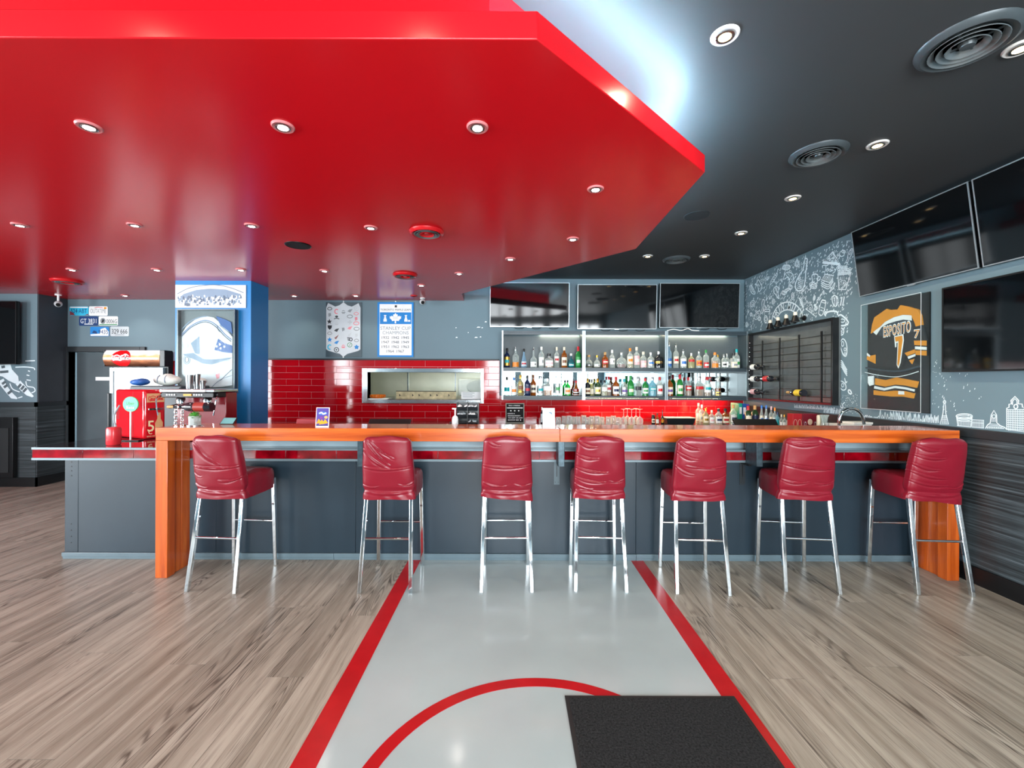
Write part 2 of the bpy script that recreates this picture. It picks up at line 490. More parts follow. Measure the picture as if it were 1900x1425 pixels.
# darker return of the left wall block
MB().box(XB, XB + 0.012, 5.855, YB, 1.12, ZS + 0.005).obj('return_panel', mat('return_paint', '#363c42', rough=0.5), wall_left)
wf = MB(); xs = [XL] + [v for w in WINDOWS for v in w] + [XW]
for i in range(0, len(xs), 2): wf.box(xs[i], xs[i + 1], WIN_Y - 0.15, WIN_Y, 0, ZC)
for a, b in WINDOWS: wf.box(a, b, WIN_Y - 0.15, WIN_Y, 0, WIN_Z0).box(a, b, WIN_Y - 0.15, WIN_Y, WIN_Z1, ZC)
wall_front = struct(wf.obj('wall_front', M_wall))
M_alu = mat('window_aluminium', '#2c3033', rough=0.35, metal=0.6)
for i, (a, b) in enumerate(WINDOWS):
    w = MB()
    for x in (a, (a + b) / 2 - 0.03, b - 0.06): w.box(x, x + 0.06, WIN_Y - 0.1, WIN_Y - 0.04, WIN_Z0, WIN_Z1)
    for z in (WIN_Z0, WIN_Z1 - 0.06): w.box(a, b, WIN_Y - 0.1, WIN_Y - 0.04, z, z + 0.06)
    wo = struct(w.obj('window_%d' % (i + 1), M_alu))
for i, (a, b) in enumerate(SIDEWIN):
    w = MB()
    for y in (a, (a + b) / 2 - 0.03, b - 0.06): w.box(XL - 0.1, XL - 0.04, y, y + 0.06, WIN_Z0, WIN_Z1)
    for z in (WIN_Z0, WIN_Z1 - 0.06): w.box(XL - 0.1, XL - 0.04, a, b, z, z + 0.06)
    struct(w.obj('window_%d' % (i + 11), M_alu))

# ---- red soffit slab with stepped upper tier and light cove on top
c1 = WZ(997, 73, ZS); c2 = WZ(1308, 320, ZS); c3 = WZ(1180, 462, ZS); c4 = WZ(857, 545, ZS)
yf = c1.y
outer = [(XL, yf), (c1.x, yf), (c2.x, c2.y), (c3.x, c3.y), (c4.x, c4.y), (c4.x - 0.02, YB), (XL, YB)]
soffit = struct(MB().prism(outer, ZS, ZS + 0.098).obj('ceiling_soffit', M_red, bevel=0.004))
tier = [(XL, yf + 0.13), (c1.x - 0.17, yf + 0.13), (c2.x - 0.32, c2.y + 0.02), (c3.x - 0.34, c3.y - 0.12), (c4.x - 0.3, c4.y - 0.25), (c4.x - 0.3, YB), (XL, YB)]
MB().prism(tier, ZS + 0.098, ZC).obj('upper_tier', M_red, soffit)
M_led = emit('cove_led', '#aee6ff', 170.0)
led_path = [(c1.x - 0.09, yf + 0.06), (c2.x - 0.13, c2.y), (c3.x - 0.14, c3.y - 0.06), (c4.x - 0.12, c4.y - 0.15)]
for i in range(len(led_path) - 1):
    a, b = Vector(led_path[i] + (0,)), Vector(led_path[i + 1] + (0,))
    d = (b - a).normalized(); q = Vector((-d.y, d.x, 0)) * 0.012
    zz = Vector((0, 0, ZS + 0.1)); z2 = Vector((0, 0, ZS + 0.108))
    st = MB().hexa([a - q + zz, b - q + zz, b + q + zz, a + q + zz], [a - q + z2, b - q + z2, b + q + z2, a + q + z2])
    st.obj('led_strip', M_led, soffit)
# ---- blue pillar
PX0, PX1, PY0, PY1 = WY(325, 640, 5.04).x, WY(465.5, 640, 5.04).x, 5.04, 5.40
pillar = struct(MB().box(PX0, PX1, PY0, PY1, 0, ZS + 0.002).obj('wall_pillar', M_blue), 'square blue painted pillar behind the bar')

# ---- wainscot, rails, baseboards
ZR0, ZR1 = 1.05, 1.115
MB().box(XW - 0.012, XW, -3.2, YB, 0.0, ZR0).obj('wainscot', M_wains, wall_right)
struct(MB().box(XW - 0.03, XW, -3.2, YB, ZR0, ZR1).obj('trim_1', M_dark, bevel=0.004), 'dark chair rail along the right wall')
struct(MB().box(XW - 0.03, XW - 0.012, -3.2, 3.4, 0.0, 0.125).obj('baseboard_right', M_black, bevel=0.003))
MB().box(XL, XB, 5.835, 5.85, 0.0, 1.09).obj('wainscot', M_wains, wall_left)
MB().box(XB, XB + 0.015, 5.84, YB, 0.0, 1.09).obj('wainscot', M_wains, wall_left)
MB().box(XB, DX0 - 0.09, YB - 0.012, YB, 0.0, 1.09).obj('wainscot', M_wains, wall_back)
struct(MB().box(XL, XB + 0.03, 5.81, 5.835, 1.08, 1.14).box(XB + 0.005, XB + 0.03, 5.81, YB, 1.08, 1.14).box(XB + 0.03, DX0 - 0.09, YB - 0.03, YB, 1.08, 1.14).obj('trim_2', M_dark), 'dark chair rail along the left wall')
struct(MB().box(XL, XB + 0.03, 5.815, 5.835, 0, 0.125).box(XB + 0.015, XB + 0.03, 5.815, YB, 0, 0.125).obj('baseboard_left', M_black))

# ---- door
struct(MB().box(DX0 - 0.075, DX0, YB - 0.03, YB + 0.1, 0, DZ1 + 0.075).box(DX1, DX1 + 0.075, YB - 0.03, YB + 0.1, 0, DZ1 + 0.075)
       .box(DX0, DX1, YB - 0.03, YB + 0.1, DZ1, DZ1 + 0.075).obj('trim_3', M_dark, bevel=0.004), 'dark door frame beside the drinks fridge')
door = struct(MB().box(DX0 + 0.06, DX1 - 0.002, YB + 0.06, YB + 0.1, 0.01, DZ1 - 0.004).obj('door_1', mat('door_paint', '#4d585d', rough=0.3, noise=0.12, nscale=2.5), bevel=0.003), 'dark grey door in the back wall')
p0 = WY(177, 706, YB + 0.05); p1 = WY(203, 699.5, YB + 0.05)
MB().box(p0.x, p1.x, YB + 0.052, YB + 0.06, p0.z, p1.z).obj('door_sign', M_white, door)
MB().box(DX1 - 0.13, DX1 - 0.07, YB + 0.03, YB + 0.06, 0.98, 1.02).obj('door_handle', M_steel, door)

# ---- red wall tiles (running bond) on the back wall
M_tile = mat('tile_glaze', '#b00a16', rough=0.07, noise=0.14, nscale=1.8, coat=0.0, spec=0.5)
M_grout = mat('tile_grout', '#d7a3a6', rough=0.8)
ZT = WY(600, 668, YB).z
TXL = WY(470, 700, YB).x
gx0, gx1, gz0 = TXL, XW, 0.86
g = MB()
for a, b, c, d in ((gx0, HX0, gz0, ZT), (HX0, HX1, gz0, HZ0), (HX0, HX1, HZ1, ZT), (HX1, WY(926, 700, YB).x, gz0, ZT), (WY(926, 700, YB).x, gx1, gz0, WY(1200, 735, YB).z)):
    g.box(a, b, YB - 0.004, YB, c, d)
g.obj('grout', M_grout, wall_back)
TH, TW = 0.0925, WY(649.0, 700, YB).x - WY(602.2, 700, YB).x
X0 = WY(508.4, 675, YB).x
fx0, fx1, fz0, fz1 = WY(672, 715, YB).x, WY(898, 715, YB).x, WY(780, 748.5, YB).z, WY(780, 683.5, YB).z
SHX = WY(927, 700, YB).x; SHZ = WY(1100, 736, YB).z
ntile = 0
tile_cache = {}
def tile(x0, x1, z0, z1):
    global ntile
    if x1 - x0 < 0.012 or z1 - z0 < 0.008: return
    key = (round(x1 - x0, 3), round(z1 - z0, 3))
    if key in tile_cache:
        o = bpy.data.objects.new('tile', tile_cache[key]); COL.objects.link(o); o.parent = wall_back
    else:
        o = MB().box(0.0015, key[0] - 0.0015, -0.010, -0.004, 0.0015, key[1] - 0.0015).obj('tile', M_tile, wall_back, bevel=0.0016)
        o.data.transform(Matrix.Translation(wall_back.location)); tile_cache[key] = o.data
    o.location = Vector((x0, YB, z0)) - wall_back.location
    o.rotation_euler = (random.uniform(-.003, .003), 0, random.uniform(-.004, .004))
    ntile += 1
r = 0
z1 = ZT
while z1 > gz0:
    z0 = max(z1 - TH, gz0)
    x = X0 - (TW / 2 if r % 2 else 0) - 3 * TW
    while x < XW:
        segs = [(max(x, TXL), min(x + TW, XW - 0.012))]
        # cut out the hatch frame and the part hidden behind the bottle shelves
        out = []
        for a, b in segs:
            za, zb = z0, z1
            if b <= a: continue
            if zb > SHZ + 0.03 and b > SHX:
                b = min(b, SHX)
                if b <= a: continue
            if zb > fz0 + 0.005 and za < fz1 - 0.005 and b > fx0 and a < fx1:
                if za < fz0 - 0.01: out.append((a, b, za, fz0)); 
                elif zb > fz1 + 0.01: out.append((a, b, fz1, zb))
                if a < fx0: out.append((a, fx0, max(za, fz0) if za < fz0 - 0.01 else za, zb if zb <= fz1 + 0.01 else fz1))
                if b > fx1: out.append((fx1, b, max(za, fz0) if za < fz0 - 0.01 else za, zb if zb <= fz1 + 0.01 else fz1))
            else: out.append((a, b, za, zb))
        for q in out: tile(*q)
        x += TW
    z1 -= TH; r += 1
struct(MB().box(TXL, WY(926, 668, YB).x, YB - 0.02, YB, ZT, ZT + 0.022).obj('trim_4', M_dark, bevel=0.003), 'dark ledge above the red wall tiles')

# ---- kitchen hatch: steel frame, kitchen behind
hatch = struct(MB().box(fx0, HX0, YB - 0.014, YB + 0.14, fz0, fz1).box(HX1, fx1, YB - 0.014, YB + 0.14, fz0, fz1)
               .box(HX0, HX1, YB - 0.014, YB + 0.14, HZ1, fz1).box(HX0 , HX1, YB - 0.03, YB + 0.30, fz0, HZ0).obj('window_5', mat('hatch_steel', '#d5dcdf', rough=0.16, metal=1.0), bevel=0.003),
               'stainless steel frame of the kitchen serving hatch')
kx0, kx1, ky1 = HX0 - 0.9, HX1 + 0.9, YB + 1.75
M_kit = mat('kitchen_steel', '#cfd2c4', rough=0.3, metal=0.55, noise=0.16, nscale=1.6)
kb = MB().box(kx0, kx1, ky1, ky1 + 0.05, 0, 2.6).box(kx0 - 0.05, kx0, YB + 0.14, ky1, 0, 2.6).box(kx1, kx1 + 0.05, YB + 0.14, ky1, 0, 2.6).box(kx0, kx1, YB + 0.14, ky1, 2.55, 2.6)
wk = struct(kb.obj('wall_kitchen', M_kit), 'stainless steel kitchen wall seen through the hatch')
for px in (757, 845):
    x = WY(px, 715, ky1).x
    MB().box(x - 0.012, x + 0.012, ky1 - 0.008, ky1, 1.0, 2.5).obj('seam_strip', M_steel, wk)
hz0 = WY(780, 727, ky1 - 0.35).z; hz1 = WY(780, 733, ky1 - 0.35).z
struct(MB().box(kx0, kx1, YB + 0.14, ky1, -0.05, 0.0).obj('floor_kitchen', M_dark))
# ================================================================== the bar
M_wood = streak('bar_wood', ['#90360f', '#b44f17', '#c7611f', '#d67a30'], (1.1, 22, 22), rough=0.22, coat=0.5, bump=0.03, pos=[0.25, 0.45, 0.6, 0.8])
M_woodv = streak('bar_wood_upright', ['#8c340d', '#b04c15', '#c25c1c', '#d2722b'], (20, 16, 1.0), rough=0.22, coat=0.5, bump=0.03, pos=[0.25, 0.45, 0.6, 0.8])
M_panel = mat('bar_panel', '#22303a', rough=0.33, noise=0.1, nscale=2.2, bump=0.04, bscale=14)
M_kick = mat('bar_kick_strip', '#5b6c74', rough=0.3)
YF = 3.15                       # front of the wooden ledge
YP = 3.49                       # front of the dark panel
LX0, LX1 = WY(288, 900, YF).x, WY(1781, 900, YF).x
ledge = thing('bar_ledge', 'long orange wooden bar ledge with waterfall ends above the stools', 'bar counter', ((LX0 + LX1) / 2, YF + 0.15, 0))
zt, zb = 1.10, 1.006
xm = WY(1039, 808, YF).x
MB().box(LX0 + 0.001, xm - 0.0008, YF, YF + 0.034, zb, zt).obj('fascia', M_wood, ledge, bevel=0.003)
MB().box(xm + 0.0008, LX1 - 0.001, YF, YF + 0.034, zb, zt).obj('fascia', M_wood, ledge, bevel=0.003)
MB().box(LX0 + 0.001, xm - 0.0008, YF + 0.035, YF + 0.335, zt - 0.04, zt).obj('top_board', M_wood, ledge, bevel=0.003)
MB().box(xm + 0.0008, LX1 - 0.001, YF + 0.035, YF + 0.335, zt - 0.04, zt).obj('top_board', M_wood, ledge, bevel=0.003)
for s, xa in ((1, LX0), (-1, LX1)):
    xb = xa + s * 0.088
    MB().box(min(xa, xb), max(xa, xb), YF + 0.001, YF + 0.075, 0, zb - 0.0008).obj('end_post', M_woodv, ledge, bevel=0.003)
    xc = xa + s * 0.072
    for j in range(2):
        MB().box(min(xa, xc), max(xa, xc), YF + 0.076 + j * 0.085, YF + 0.160 + j * 0.085, 0, zt - 0.041).obj('end_board', M_woodv, ledge, bevel=0.002)
# worktop (lower counter)
M_stone = mat('worktop_stone', '#2a2f33', rough=0.06, noise=0.1, coat=0.5)
M_edge = mat('worktop_edge_metal', '#6b7a80', rough=0.35, metal=0.3)
YC = 3.40
CX0, CX1 = WY(59, 845, YC).x, XW - 0.035
wt = thing('bar_worktop', 'low black worktop with a red glass edge band running under the wooden ledge', 'counter', ((CX0 + CX1) / 2, 3.8, 0.8))
zt2 = 0.915
MB().box(CX0, CX1, YC, 4.16, zt2 - 0.018, zt2).obj('slab', M_stone, wt, bevel=0.003)
MB().box(CX0 + 0.01, CX1, YC + 0.004, 4.15, zt2 - 0.098, zt2 - 0.019).obj('core', M_dark, wt)
MB().box(CX0, CX1, YC - 0.004, YC + 0.004, zt2 - 0.018, zt2 - 0.001).obj('upper_edge', M_edge, wt, bevel=0.001)
MB().box(CX0, CX1, YC - 0.004, YC + 0.004, zt2 - 0.102, zt2 - 0.084).obj('lower_edge', M_edge, wt, bevel=0.001)
M_band = mat('red_edge_glass', '#7e0412', rough=0.05, noise=0.55, nscale=9, coat=1.0, bump=0.12, bscale=7)
random.seed(2)
x = CX0 + 0.003
while x < CX1 - 0.05:
    x2 = min(x + 0.40, CX1)
    MB().box(x + 0.0015, x2 - 0.0015, YC - 0.001, YC + 0.004, zt2 - 0.0835, zt2 - 0.0185).obj('edge_tile', M_band, wt, bevel=0.001)
    x = x2
MB().box(CX0, CX0 + 0.008, YC + 0.005, 4.15, zt2 - 0.0835, zt2 - 0.0185).obj('end_tile', M_band, wt)
# knee wall between worktop and ledge
kw = struct(MB().box(LX0 + 0.09, CX1, YC + 0.085, YC + 0.125, zt2 + 0.0005, zt - 0.041).obj('wall_bar_upstand', mat('upstand_paint', '#8fa3ac', rough=0.25)), 'grey upstand between worktop and wooden ledge')
# base cabinet front
BX0 = WY(120, 940, YP).x
base = thing('bar_cabinet', 'slate grey panelled bar front with pale kick strip behind the stools', 'bar', ((BX0 + XW) / 2, 3.8, 0))
zpt = zt2 - 0.1035
MB().box(BX0 + 0.02, XW - 0.035, YP + 0.022, 4.1, 0.0, zpt).obj('carcass', M_dark, base)
cuts = [BX0] + [WY(px, 940, YP).x for px in (145, 401, 660, 1180, 1490)] + [XW - 0.035]
for i in range(len(cuts) - 1):
    MB().box(cuts[i] + 0.0012, cuts[i + 1] - 0.0012, YP, YP + 0.021, 0.055, zpt).obj('panel', M_panel, base, bevel=0.0015)
MB().box(BX0, BX0 + 0.019, YP + 0.0225, 4.1, 0.0, zpt).obj('end_panel', M_panel, base)
xs = [BX0 - 0.012, WY(620, 1035, YP).x, WY(1180, 1035, YP).x, XW - 0.035]
for i in range(3):
    MB().box(xs[i] + 0.001, xs[i + 1] - 0.001, YP - 0.014, YP + 0.02, 0.022, 0.054).box(xs[i] + 0.001, xs[i + 1] - 0.001, YP - 0.006, YP + 0.02, 0.0, 0.0215).obj('kick_strip', M_kick, base, bevel=0.002)
for zz in (zpt - 0.03, zpt - 0.065, zpt - 0.1, zpt - 0.14, 0.13, 0.18, 0.23, 0.28):
    MB().cyl((cuts[1] - 0.055, YP - 0.002, zz), (cuts[1] - 0.055, YP + 0.005, zz), 0.0045, n=10).obj('screw', M_black, base)
c = WY(113, 911, YP + 0.15)
MB().cyl((BX0 - 0.055, YP + 0.15, c.z), (BX0 - 0.001, YP + 0.15, c.z), 0.034, n=20).obj('pipe_stub', M_kick, base, smooth=True)
# steel supports below the ledge
M_brk = mat('raw_steel', '#42525a', rough=0.35, metal=0.5, noise=0.35, nscale=30)
for i, (pa, pb, lab) in enumerate(((663, 673, 'steel bracket below the ledge beside the second stool from the plant'),
                                   (1036, 1047.5, 'steel bracket below the ledge seam, above a slotted wall plate'),
                                   (1404, 1415.5, 'steel bracket below the ledge in front of the small black monitor'))):
    x0, x1 = WY(pa, 845, 3.24).x, WY(pb, 845, 3.24).x
    bk = thing('ledge_bracket', lab, 'bracket', ((x0 + x1) / 2, 3.3, 0.8), 'steel brackets under the ledge')
    z0 = WY(pa, 866, 3.24).z
    MB().box(x0, x1, 3.24, 3.393, z0, zb - 0.001 if False else zt - 0.042).obj('arm', M_brk, bk, bevel=0.002)
    MB().box(x0 + 0.012, x1 - 0.012, 3.37, YP - 0.004, z0 - 0.022, z0 - 0.002).obj('gusset', M_black, bk)
    if i:
        pxx = 1033 if i == 1 else 1377
        w0, w1 = WY(pxx - 5, 880, YP).x, WY(pxx + 5, 880, YP).x
        za, zb_ = WY(pxx, 899, YP).z, zpt - 0.01
        MB().box(w0, w1, YP - 0.004, YP - 0.0002, za, zb_).obj('wall_plate', M_kick if i == 1 else M_dark, bk)
        MB().box((w0 + w1) / 2 - 0.003, (w0 + w1) / 2 + 0.003, YP - 0.0052, YP - 0.004, za + 0.065, zb_ - 0.01).obj('slot', M_black, bk)
        for q in (-1, 1):
            MB().cyl(((w0 + w1) / 2 + q * 0.012, YP - 0.0055, za + 0.02), ((w0 + w1) / 2 + q * 0.012, YP - 0.004, za + 0.02), 0.003, n=8).obj('bolt', M_black, bk)

# ================================================================== bar stools
M_vinyl = mat('red_vinyl', '#7a1022', rough=0.30, noise=0.05, nscale=8, spec=0.55, bump=0.05, bscale=35)
def sell(th, p):
    cs, sn = math.cos(th), math.sin(th)
    k = (abs(cs) ** p + abs(sn) ** p) ** (-1 / p)
    return k * cs, k * sn
def stool(i, rl, rr, fl_, fr_, label, folds, skew):
    """feet pixels: rear left/right (near the camera), front left/right (near the bar)"""
    a, b = WZ(*rl, 0), WZ(*rr, 0); c, d = WZ(*fl_, 0), WZ(*fr_, 0)
    rm, fm = (a + b) / 2, (c + d) / 2
    fm.y = min(fm.y, YP - 0.075)
    ax = fm - rm
    yaw = math.atan2(-ax.x, ax.y)
    L = ax.length
    mid = (rm + fm) / 2
    t = thing('bar_stool', label, 'bar stool', (mid.x, mid.y, 0), 'red bar stools', rz=yaw)
    def loc(mb, name, m, **kw):                       # local part (root rotated): build at origin, then parent
        o = mb.obj(name, m, None, **kw); o.data.transform(Matrix.Translation(o.location)); o.location = (0, 0, 0); o.parent = t; return o
    wr, wf_ = 0.168, 0.172
    yr, yfr = -L / 2, L / 2
    zs = 0.63
    # legs: rear pair sweeps back towards the floor, front pair nearly upright
    for s in (-1, 1):
        for (yb_, yt, wb_, wt_) in ((yr, yr + 0.105, wr + 0.006, 0.155), (yfr, yfr - 0.02, wf_, 0.16)):
            h = 0.0135
            bot = [(s * wb_ + dx * h, yb_ + dy * h, 0.0) for dx, dy in ((-1, -1), (1, -1), (1, 1), (-1, 1))]
            top = [(s * wt_ + dx * h, yt + dy * h, zs + 0.06) for dx, dy in ((-1, -1), (1, -1), (1, 1), (-1, 1))]
            loc(MB().hexa(bot, top), 'leg', M_chrome, bevel=0.004)
    zz = 0.352; k = zz / (zs + 0.06)
    for (yb_, yt, wb_, wt_) in ((yr, yr + 0.105, wr + 0.006, 0.155), (yfr, yfr - 0.02, wf_, 0.16)):
        yy = yb_ + (yt - yb_) * k; ww = wb_ + (wt_ - wb_) * k - 0.014
        loc(MB().cyl((-ww, yy, zz), (ww, yy, zz), 0.0085, n=12), 'stretcher', M_chrome, smooth=True)
    # seat with skirted cover
    ys0, ys1 = yr + 0.075, yfr + 0.01
    prof = [(0.90, 0.620), (0.985, 0.622), (1.0, 0.65), (1.0, 0.715), (0.985, 0.75), (0.93, 0.772), (0.82, 0.782), (0.5, 0.786), (0.15, 0.787)]
    n = 56; vs = []; fs = []
    random.seed(40 + i)
    ph = [random.uniform(0, 6.28) for _ in range(4)]
    for j, (q, z) in enumerate(prof):
        for e in range(n):
            x, y = sell(2 * PI * e / n, 6.0)
            yy = (ys0 + ys1) / 2 + y * q * (ys1 - ys0) / 2
            fr_k = max(0, y)
            zz = z + (0.005 * math.sin(2 * x + ph[0]) * (1 if j < 3 else 0.1)) + (0.006 * fr_k if z < 0.7 else -0.012 * max(0, fr_k - 0.6))
            wob = 1 + 0.006 * math.sin(9 * 2 * PI * e / n + ph[1]) * (1 if 0 < j < 5 else 0)
            vs.append((x * q * 0.183 * wob, yy, zz))
    for j in range(len(prof) - 1):
        fs += [(j * n + e, j * n + (e + 1) % n, (j + 1) * n + (e + 1) % n, (j + 1) * n + e) for e in range(n)]
    fs += [tuple((len(prof) - 1) * n + e for e in range(n)), tuple(range(n - 1, -1, -1))]
    loc(MB().add(vs, fs), 'seat', M_vinyl, smooth=True)
    # backrest: padded, tapering upwards, leaning towards the room, wrinkled cover
    n, m = 190, 140; vs = []; fs = []
    zb0, zb1 = 0.618, 1.068
    for j in range(m + 1):
        v = j / m
        hw = 0.186 - 0.010 * math.exp(-((v - 0.14) / 0.05) ** 2) - 0.020 * v - 0.012 * max(0, v - 0.55)
        th = 0.036 + 0.012 * math.sin(PI * min(1, max(0, (v - 0.1) / 0.9))) - 0.006 * math.exp(-((v - 0.15) / 0.04) ** 2)
        end = 0.0
        if v > 0.90:
            q = (v - 0.90) / 0.10; sh = math.sqrt(max(0.0, 1 - q * q * 0.97)); th *= sh; hw -= 0.03 * (1 - sh)
        yc = yr + 0.095 - 0.035 * v - 0.035 * v * v
        for e in range(n):
            x, y = sell(2 * PI * e / n, 4.2)
            u = x
            bow = 0.018 * (1 - u * u) * (0.3 + 0.7 * v)              # back curves round the sitter
            px_, py_, pz_ = x * hw, yc + y * th - bow + 0.012, zb0 + v * (zb1 - zb0)
            dsp = 0.0
            for (u0, v0, u1, v1, am, wd) in folds:
                dx, dy = u1 - u0, v1 - v0
                tt = ((u - u0) * dx + (v - v0) * dy) / (dx * dx + dy * dy)
                tc = min(1, max(0, tt))
                sag = 0.035 * 4 * tc * (1 - tc)
                d2 = (u - u0 - dx * tc) ** 2 * 0.25 + (v - v0 - dy * tc + sag) ** 2
                taper = math.sin(PI * min(1, max(0.06, 0.06 + 0.88 * tc))) ** 0.6
                wd_ = wd * (0.85 + 0.25 * math.sin(5 * tc + u0 * 7)); dsp += 0.78 * am * taper * (math.exp(-d2 / (wd_ * wd_)) - 0.6 * math.exp(-((math.sqrt(d2) - 1.8 * wd_) / wd_) ** 2))
            dsp += 0.0012 * math.sin(4 * u + 9 * v + ph[2]) + 0.0007 * math.sin(17 * v - 5 * u + ph[3])
            if v < 0.12: dsp += 0.0015 * math.sin(11 * u + 30 * v + ph[0]); pz_ += (0.002 * math.sin(4 * u + ph[1]) + skew * u) * (1 - v / 0.12)
            if v > 0.93: pz_ += 0.004 * math.sin(5 * u + ph[2]) - 0.012 * abs(u) ** 4
            vs.append((px_ + dsp * x * 0.5, py_ + dsp * (1.0 if y > 0 else -1.0) * min(1, abs(y) * 1.6), pz_))
    for j in range(m):
        fs += [(j * n + e, j * n + (e + 1) % n, (j + 1) * n + (e + 1) % n, (j + 1) * n + e) for e in range(n)]
    fs += [tuple(m * n + e for e in range(n)), tuple(range(n - 1, -1, -1))]
    loc(MB().add(vs, fs), 'backrest', M_vinyl, smooth=True)
    return t
HB = (-0.95, 0.13, 0.95, 0.13, 0.005, 0.020)
FOLDS = [
    [HB, (-0.95, 0.88, 0.25, 0.55, 0.011, 0.02), (-0.9, 0.97, 0.0, 0.62, 0.008, 0.016), (-1.0, 0.53, 0.95, 0.53, 0.007, 0.014), (0.1, 0.3, 1.0, 0.36, 0.007, 0.013), (-1.0, 0.25, -0.4, 0.18, 0.006, 0.014), (-0.95, 0.42, -0.55, 0.36, 0.005, 0.012)],
    [HB, (-0.95, 0.98, 0.15, 0.55, 0.012, 0.019), (-0.98, 0.80, 0.1, 0.5, 0.010, 0.018), (-0.8, 0.99, 0.3, 0.66, 0.009, 0.016), (-0.9, 0.52, 0.95, 0.52, 0.006, 0.014), (-1, 0.24, -0.3, 0.22, 0.005, 0.012), (0.4, 0.25, 1, 0.28, 0.005, 0.012)],
    [HB, (-0.95, 0.55, 0.95, 0.55, 0.007, 0.013), (-0.9, 0.27, 0.0, 0.22, 0.006, 0.013), (0.3, 0.24, 1, 0.26, 0.005, 0.012), (-0.9, 0.97, -0.3, 0.86, 0.006, 0.014)],
    [HB, (-1, 0.93, -0.2, 0.84, 0.008, 0.014), (-1, 0.72, -0.1, 0.66, 0.007, 0.013), (-1, 0.52, 0.3, 0.44, 0.008, 0.013), (-1, 0.36, 0.2, 0.28, 0.008, 0.013), (0.35, 0.3, 1, 0.34, 0.005, 0.011), (-1, 0.25, -0.2, 0.16, 0.006, 0.013)],
    [HB, (-1, 0.94, -0.2, 0.82, 0.008, 0.014), (-1, 0.78, -0.2, 0.66, 0.007, 0.013), (-0.6, 0.56, 1, 0.56, 0.005, 0.012), (-1, 0.56, -0.3, 0.42, 0.006, 0.013), (0.1, 0.33, 1, 0.42, 0.007, 0.012)],
    [HB, (-1, 0.58, 0.9, 0.52, 0.009, 0.014), (-1, 0.92, 0.2, 0.9, 0.006, 0.014), (-0.95, 0.32, 0.0, 0.30, 0.006, 0.012), (0.2, 0.28, 1, 0.33, 0.006, 0.012), (0.3, 0.95, 0.95, 0.9, 0.008, 0.02)],
    [HB, (-1, 0.88, -0.2, 0.82, 0.007, 0.013), (-1, 0.74, 0.1, 0.70, 0.006, 0.012), (-1, 0.6, -0.1, 0.52, 0.008, 0.013), (-1, 0.48, 0.2, 0.38, 0.007, 0.013), (-1, 0.34, 0.3, 0.26, 0.007, 0.013), (0.4, 0.22, 1, 0.3, 0.006, 0.014)],
]
ST = [((346, 1098), (437, 1100), (430, 1046), (517, 1048), 'red vinyl covered bar stool beside the wooden end post near the soda cooler', 0.002),
      ((665, 1100), (764, 1101), (699, 1049), (788, 1050), 'red vinyl bar stool with deep diagonal folds, straddling the red floor line', 0.0),
      ((893, 1098), (987, 1099), (896, 1047), (982, 1047), 'red vinyl bar stool squarely on the grey lane, hem sagging to one side', -0.016),
      ((1068, 1097), (1162, 1098), (1055, 1048), (1143, 1048), 'red vinyl bar stool on the grey lane beside the slotted bracket plate', 0.0),
      ((1256, 1103), (1353, 1104), (1221, 1052), (1311, 1053), 'red vinyl bar stool on the planks just outside the red floor line', 0.004),
      ((1458, 1099), (1557, 1101), (1402, 1049), (1493, 1051), 'red vinyl bar stool with one fold across its back, before the red gift boxes', 0.0),
      ((1706, 1105), (1801, 1105), (1608, 1052), (1700, 1052), 'red vinyl bar stool next to the dark wainscot wall and end post', -0.02)]
for i, (a, b, c, d, lab, sk) in enumerate(ST):
    stool(i, a, b, c, d, lab, FOLDS[i], sk)
# ================================================================== downlights, vents, speakers, cameras
M_trimw = mat('light_trim_white', '#d9d4cf', rough=0.35)
M_trimp = mat('light_trim_pink', '#cf7a7c', rough=0.3)
M_trimr = mat('light_trim_red', '#c22a30', rough=0.35)
M_lens = emit('lamp_lens', '#fff4e6', 30.0)
M_lensw = emit('lamp_lens_warm', '#ffd28c', 9.0)
def downlight(px, py, red, lit=True, at=None):
    z = ZS if red else ZC
    p = at or WZ(px, py, z)
    lab = ('recessed downlight with pale gimbal trim in the red soffit' if red else 'warm recessed downlight with pale trim in the dark ceiling')
    if not lit: lab = 'unlit red trimmed downlight in the soffit beside the security camera'
    t = thing('downlight', lab, 'light', (p.x, p.y, z), 'downlights in the red soffit' if red else 'downlights in the dark ceiling')
    R = 0.05 if red else 0.058
    MB().lathe([(R * 0.62, -0.001), (R * 0.64, -0.006), (R * 0.9, -0.009), (R, -0.003), (R, 0.0)], p, 28).obj('trim_ring', (M_trimp if red else M_trimw) if lit else M_trimr, t, smooth=True)
    MB().lathe([(R * 0.66, -0.0105), (R * 0.60, -0.012), (R * 0.46, -0.010), (R * 0.44, -0.004)], p, 24).obj('gimbal', M_steel if lit else M_trimr, t, smooth=True)
    MB().cyl((p.x, p.y, z - 0.0095), (p.x, p.y, z - 0.0105), R * 0.45, n=20).obj('lens', (M_lens if red else M_lensw) if lit else M_white, t)
    if lit:
        ld = bpy.data.lights.new('lamp', 'SPOT'); ld.energy = 9.0 if red else 24.0
        ld.color = (1.0, 0.93, 0.84) if red else (1.0, 0.85, 0.62)
        ld.spot_size = math.radians(115 if red else 158); ld.spot_blend = 0.7; ld.shadow_soft_size = 0.03
        lo = bpy.data.objects.new('lamp', ld); COL.objects.link(lo); lo.parent = t; lo.location = (0, 0, -0.02)
for px, py in ((165, 234), (525, 234), (886, 235), (1105, 350), (1063, 443), (947, 480), (688, 422), (467, 418), (250, 417), (37, 417),
               (134, 500), (291, 500), (447, 500), (602, 502), (852, 507), (546, 548.5), (660, 548), (782, 529), (232, 548)):
    downlight(px, py, True)
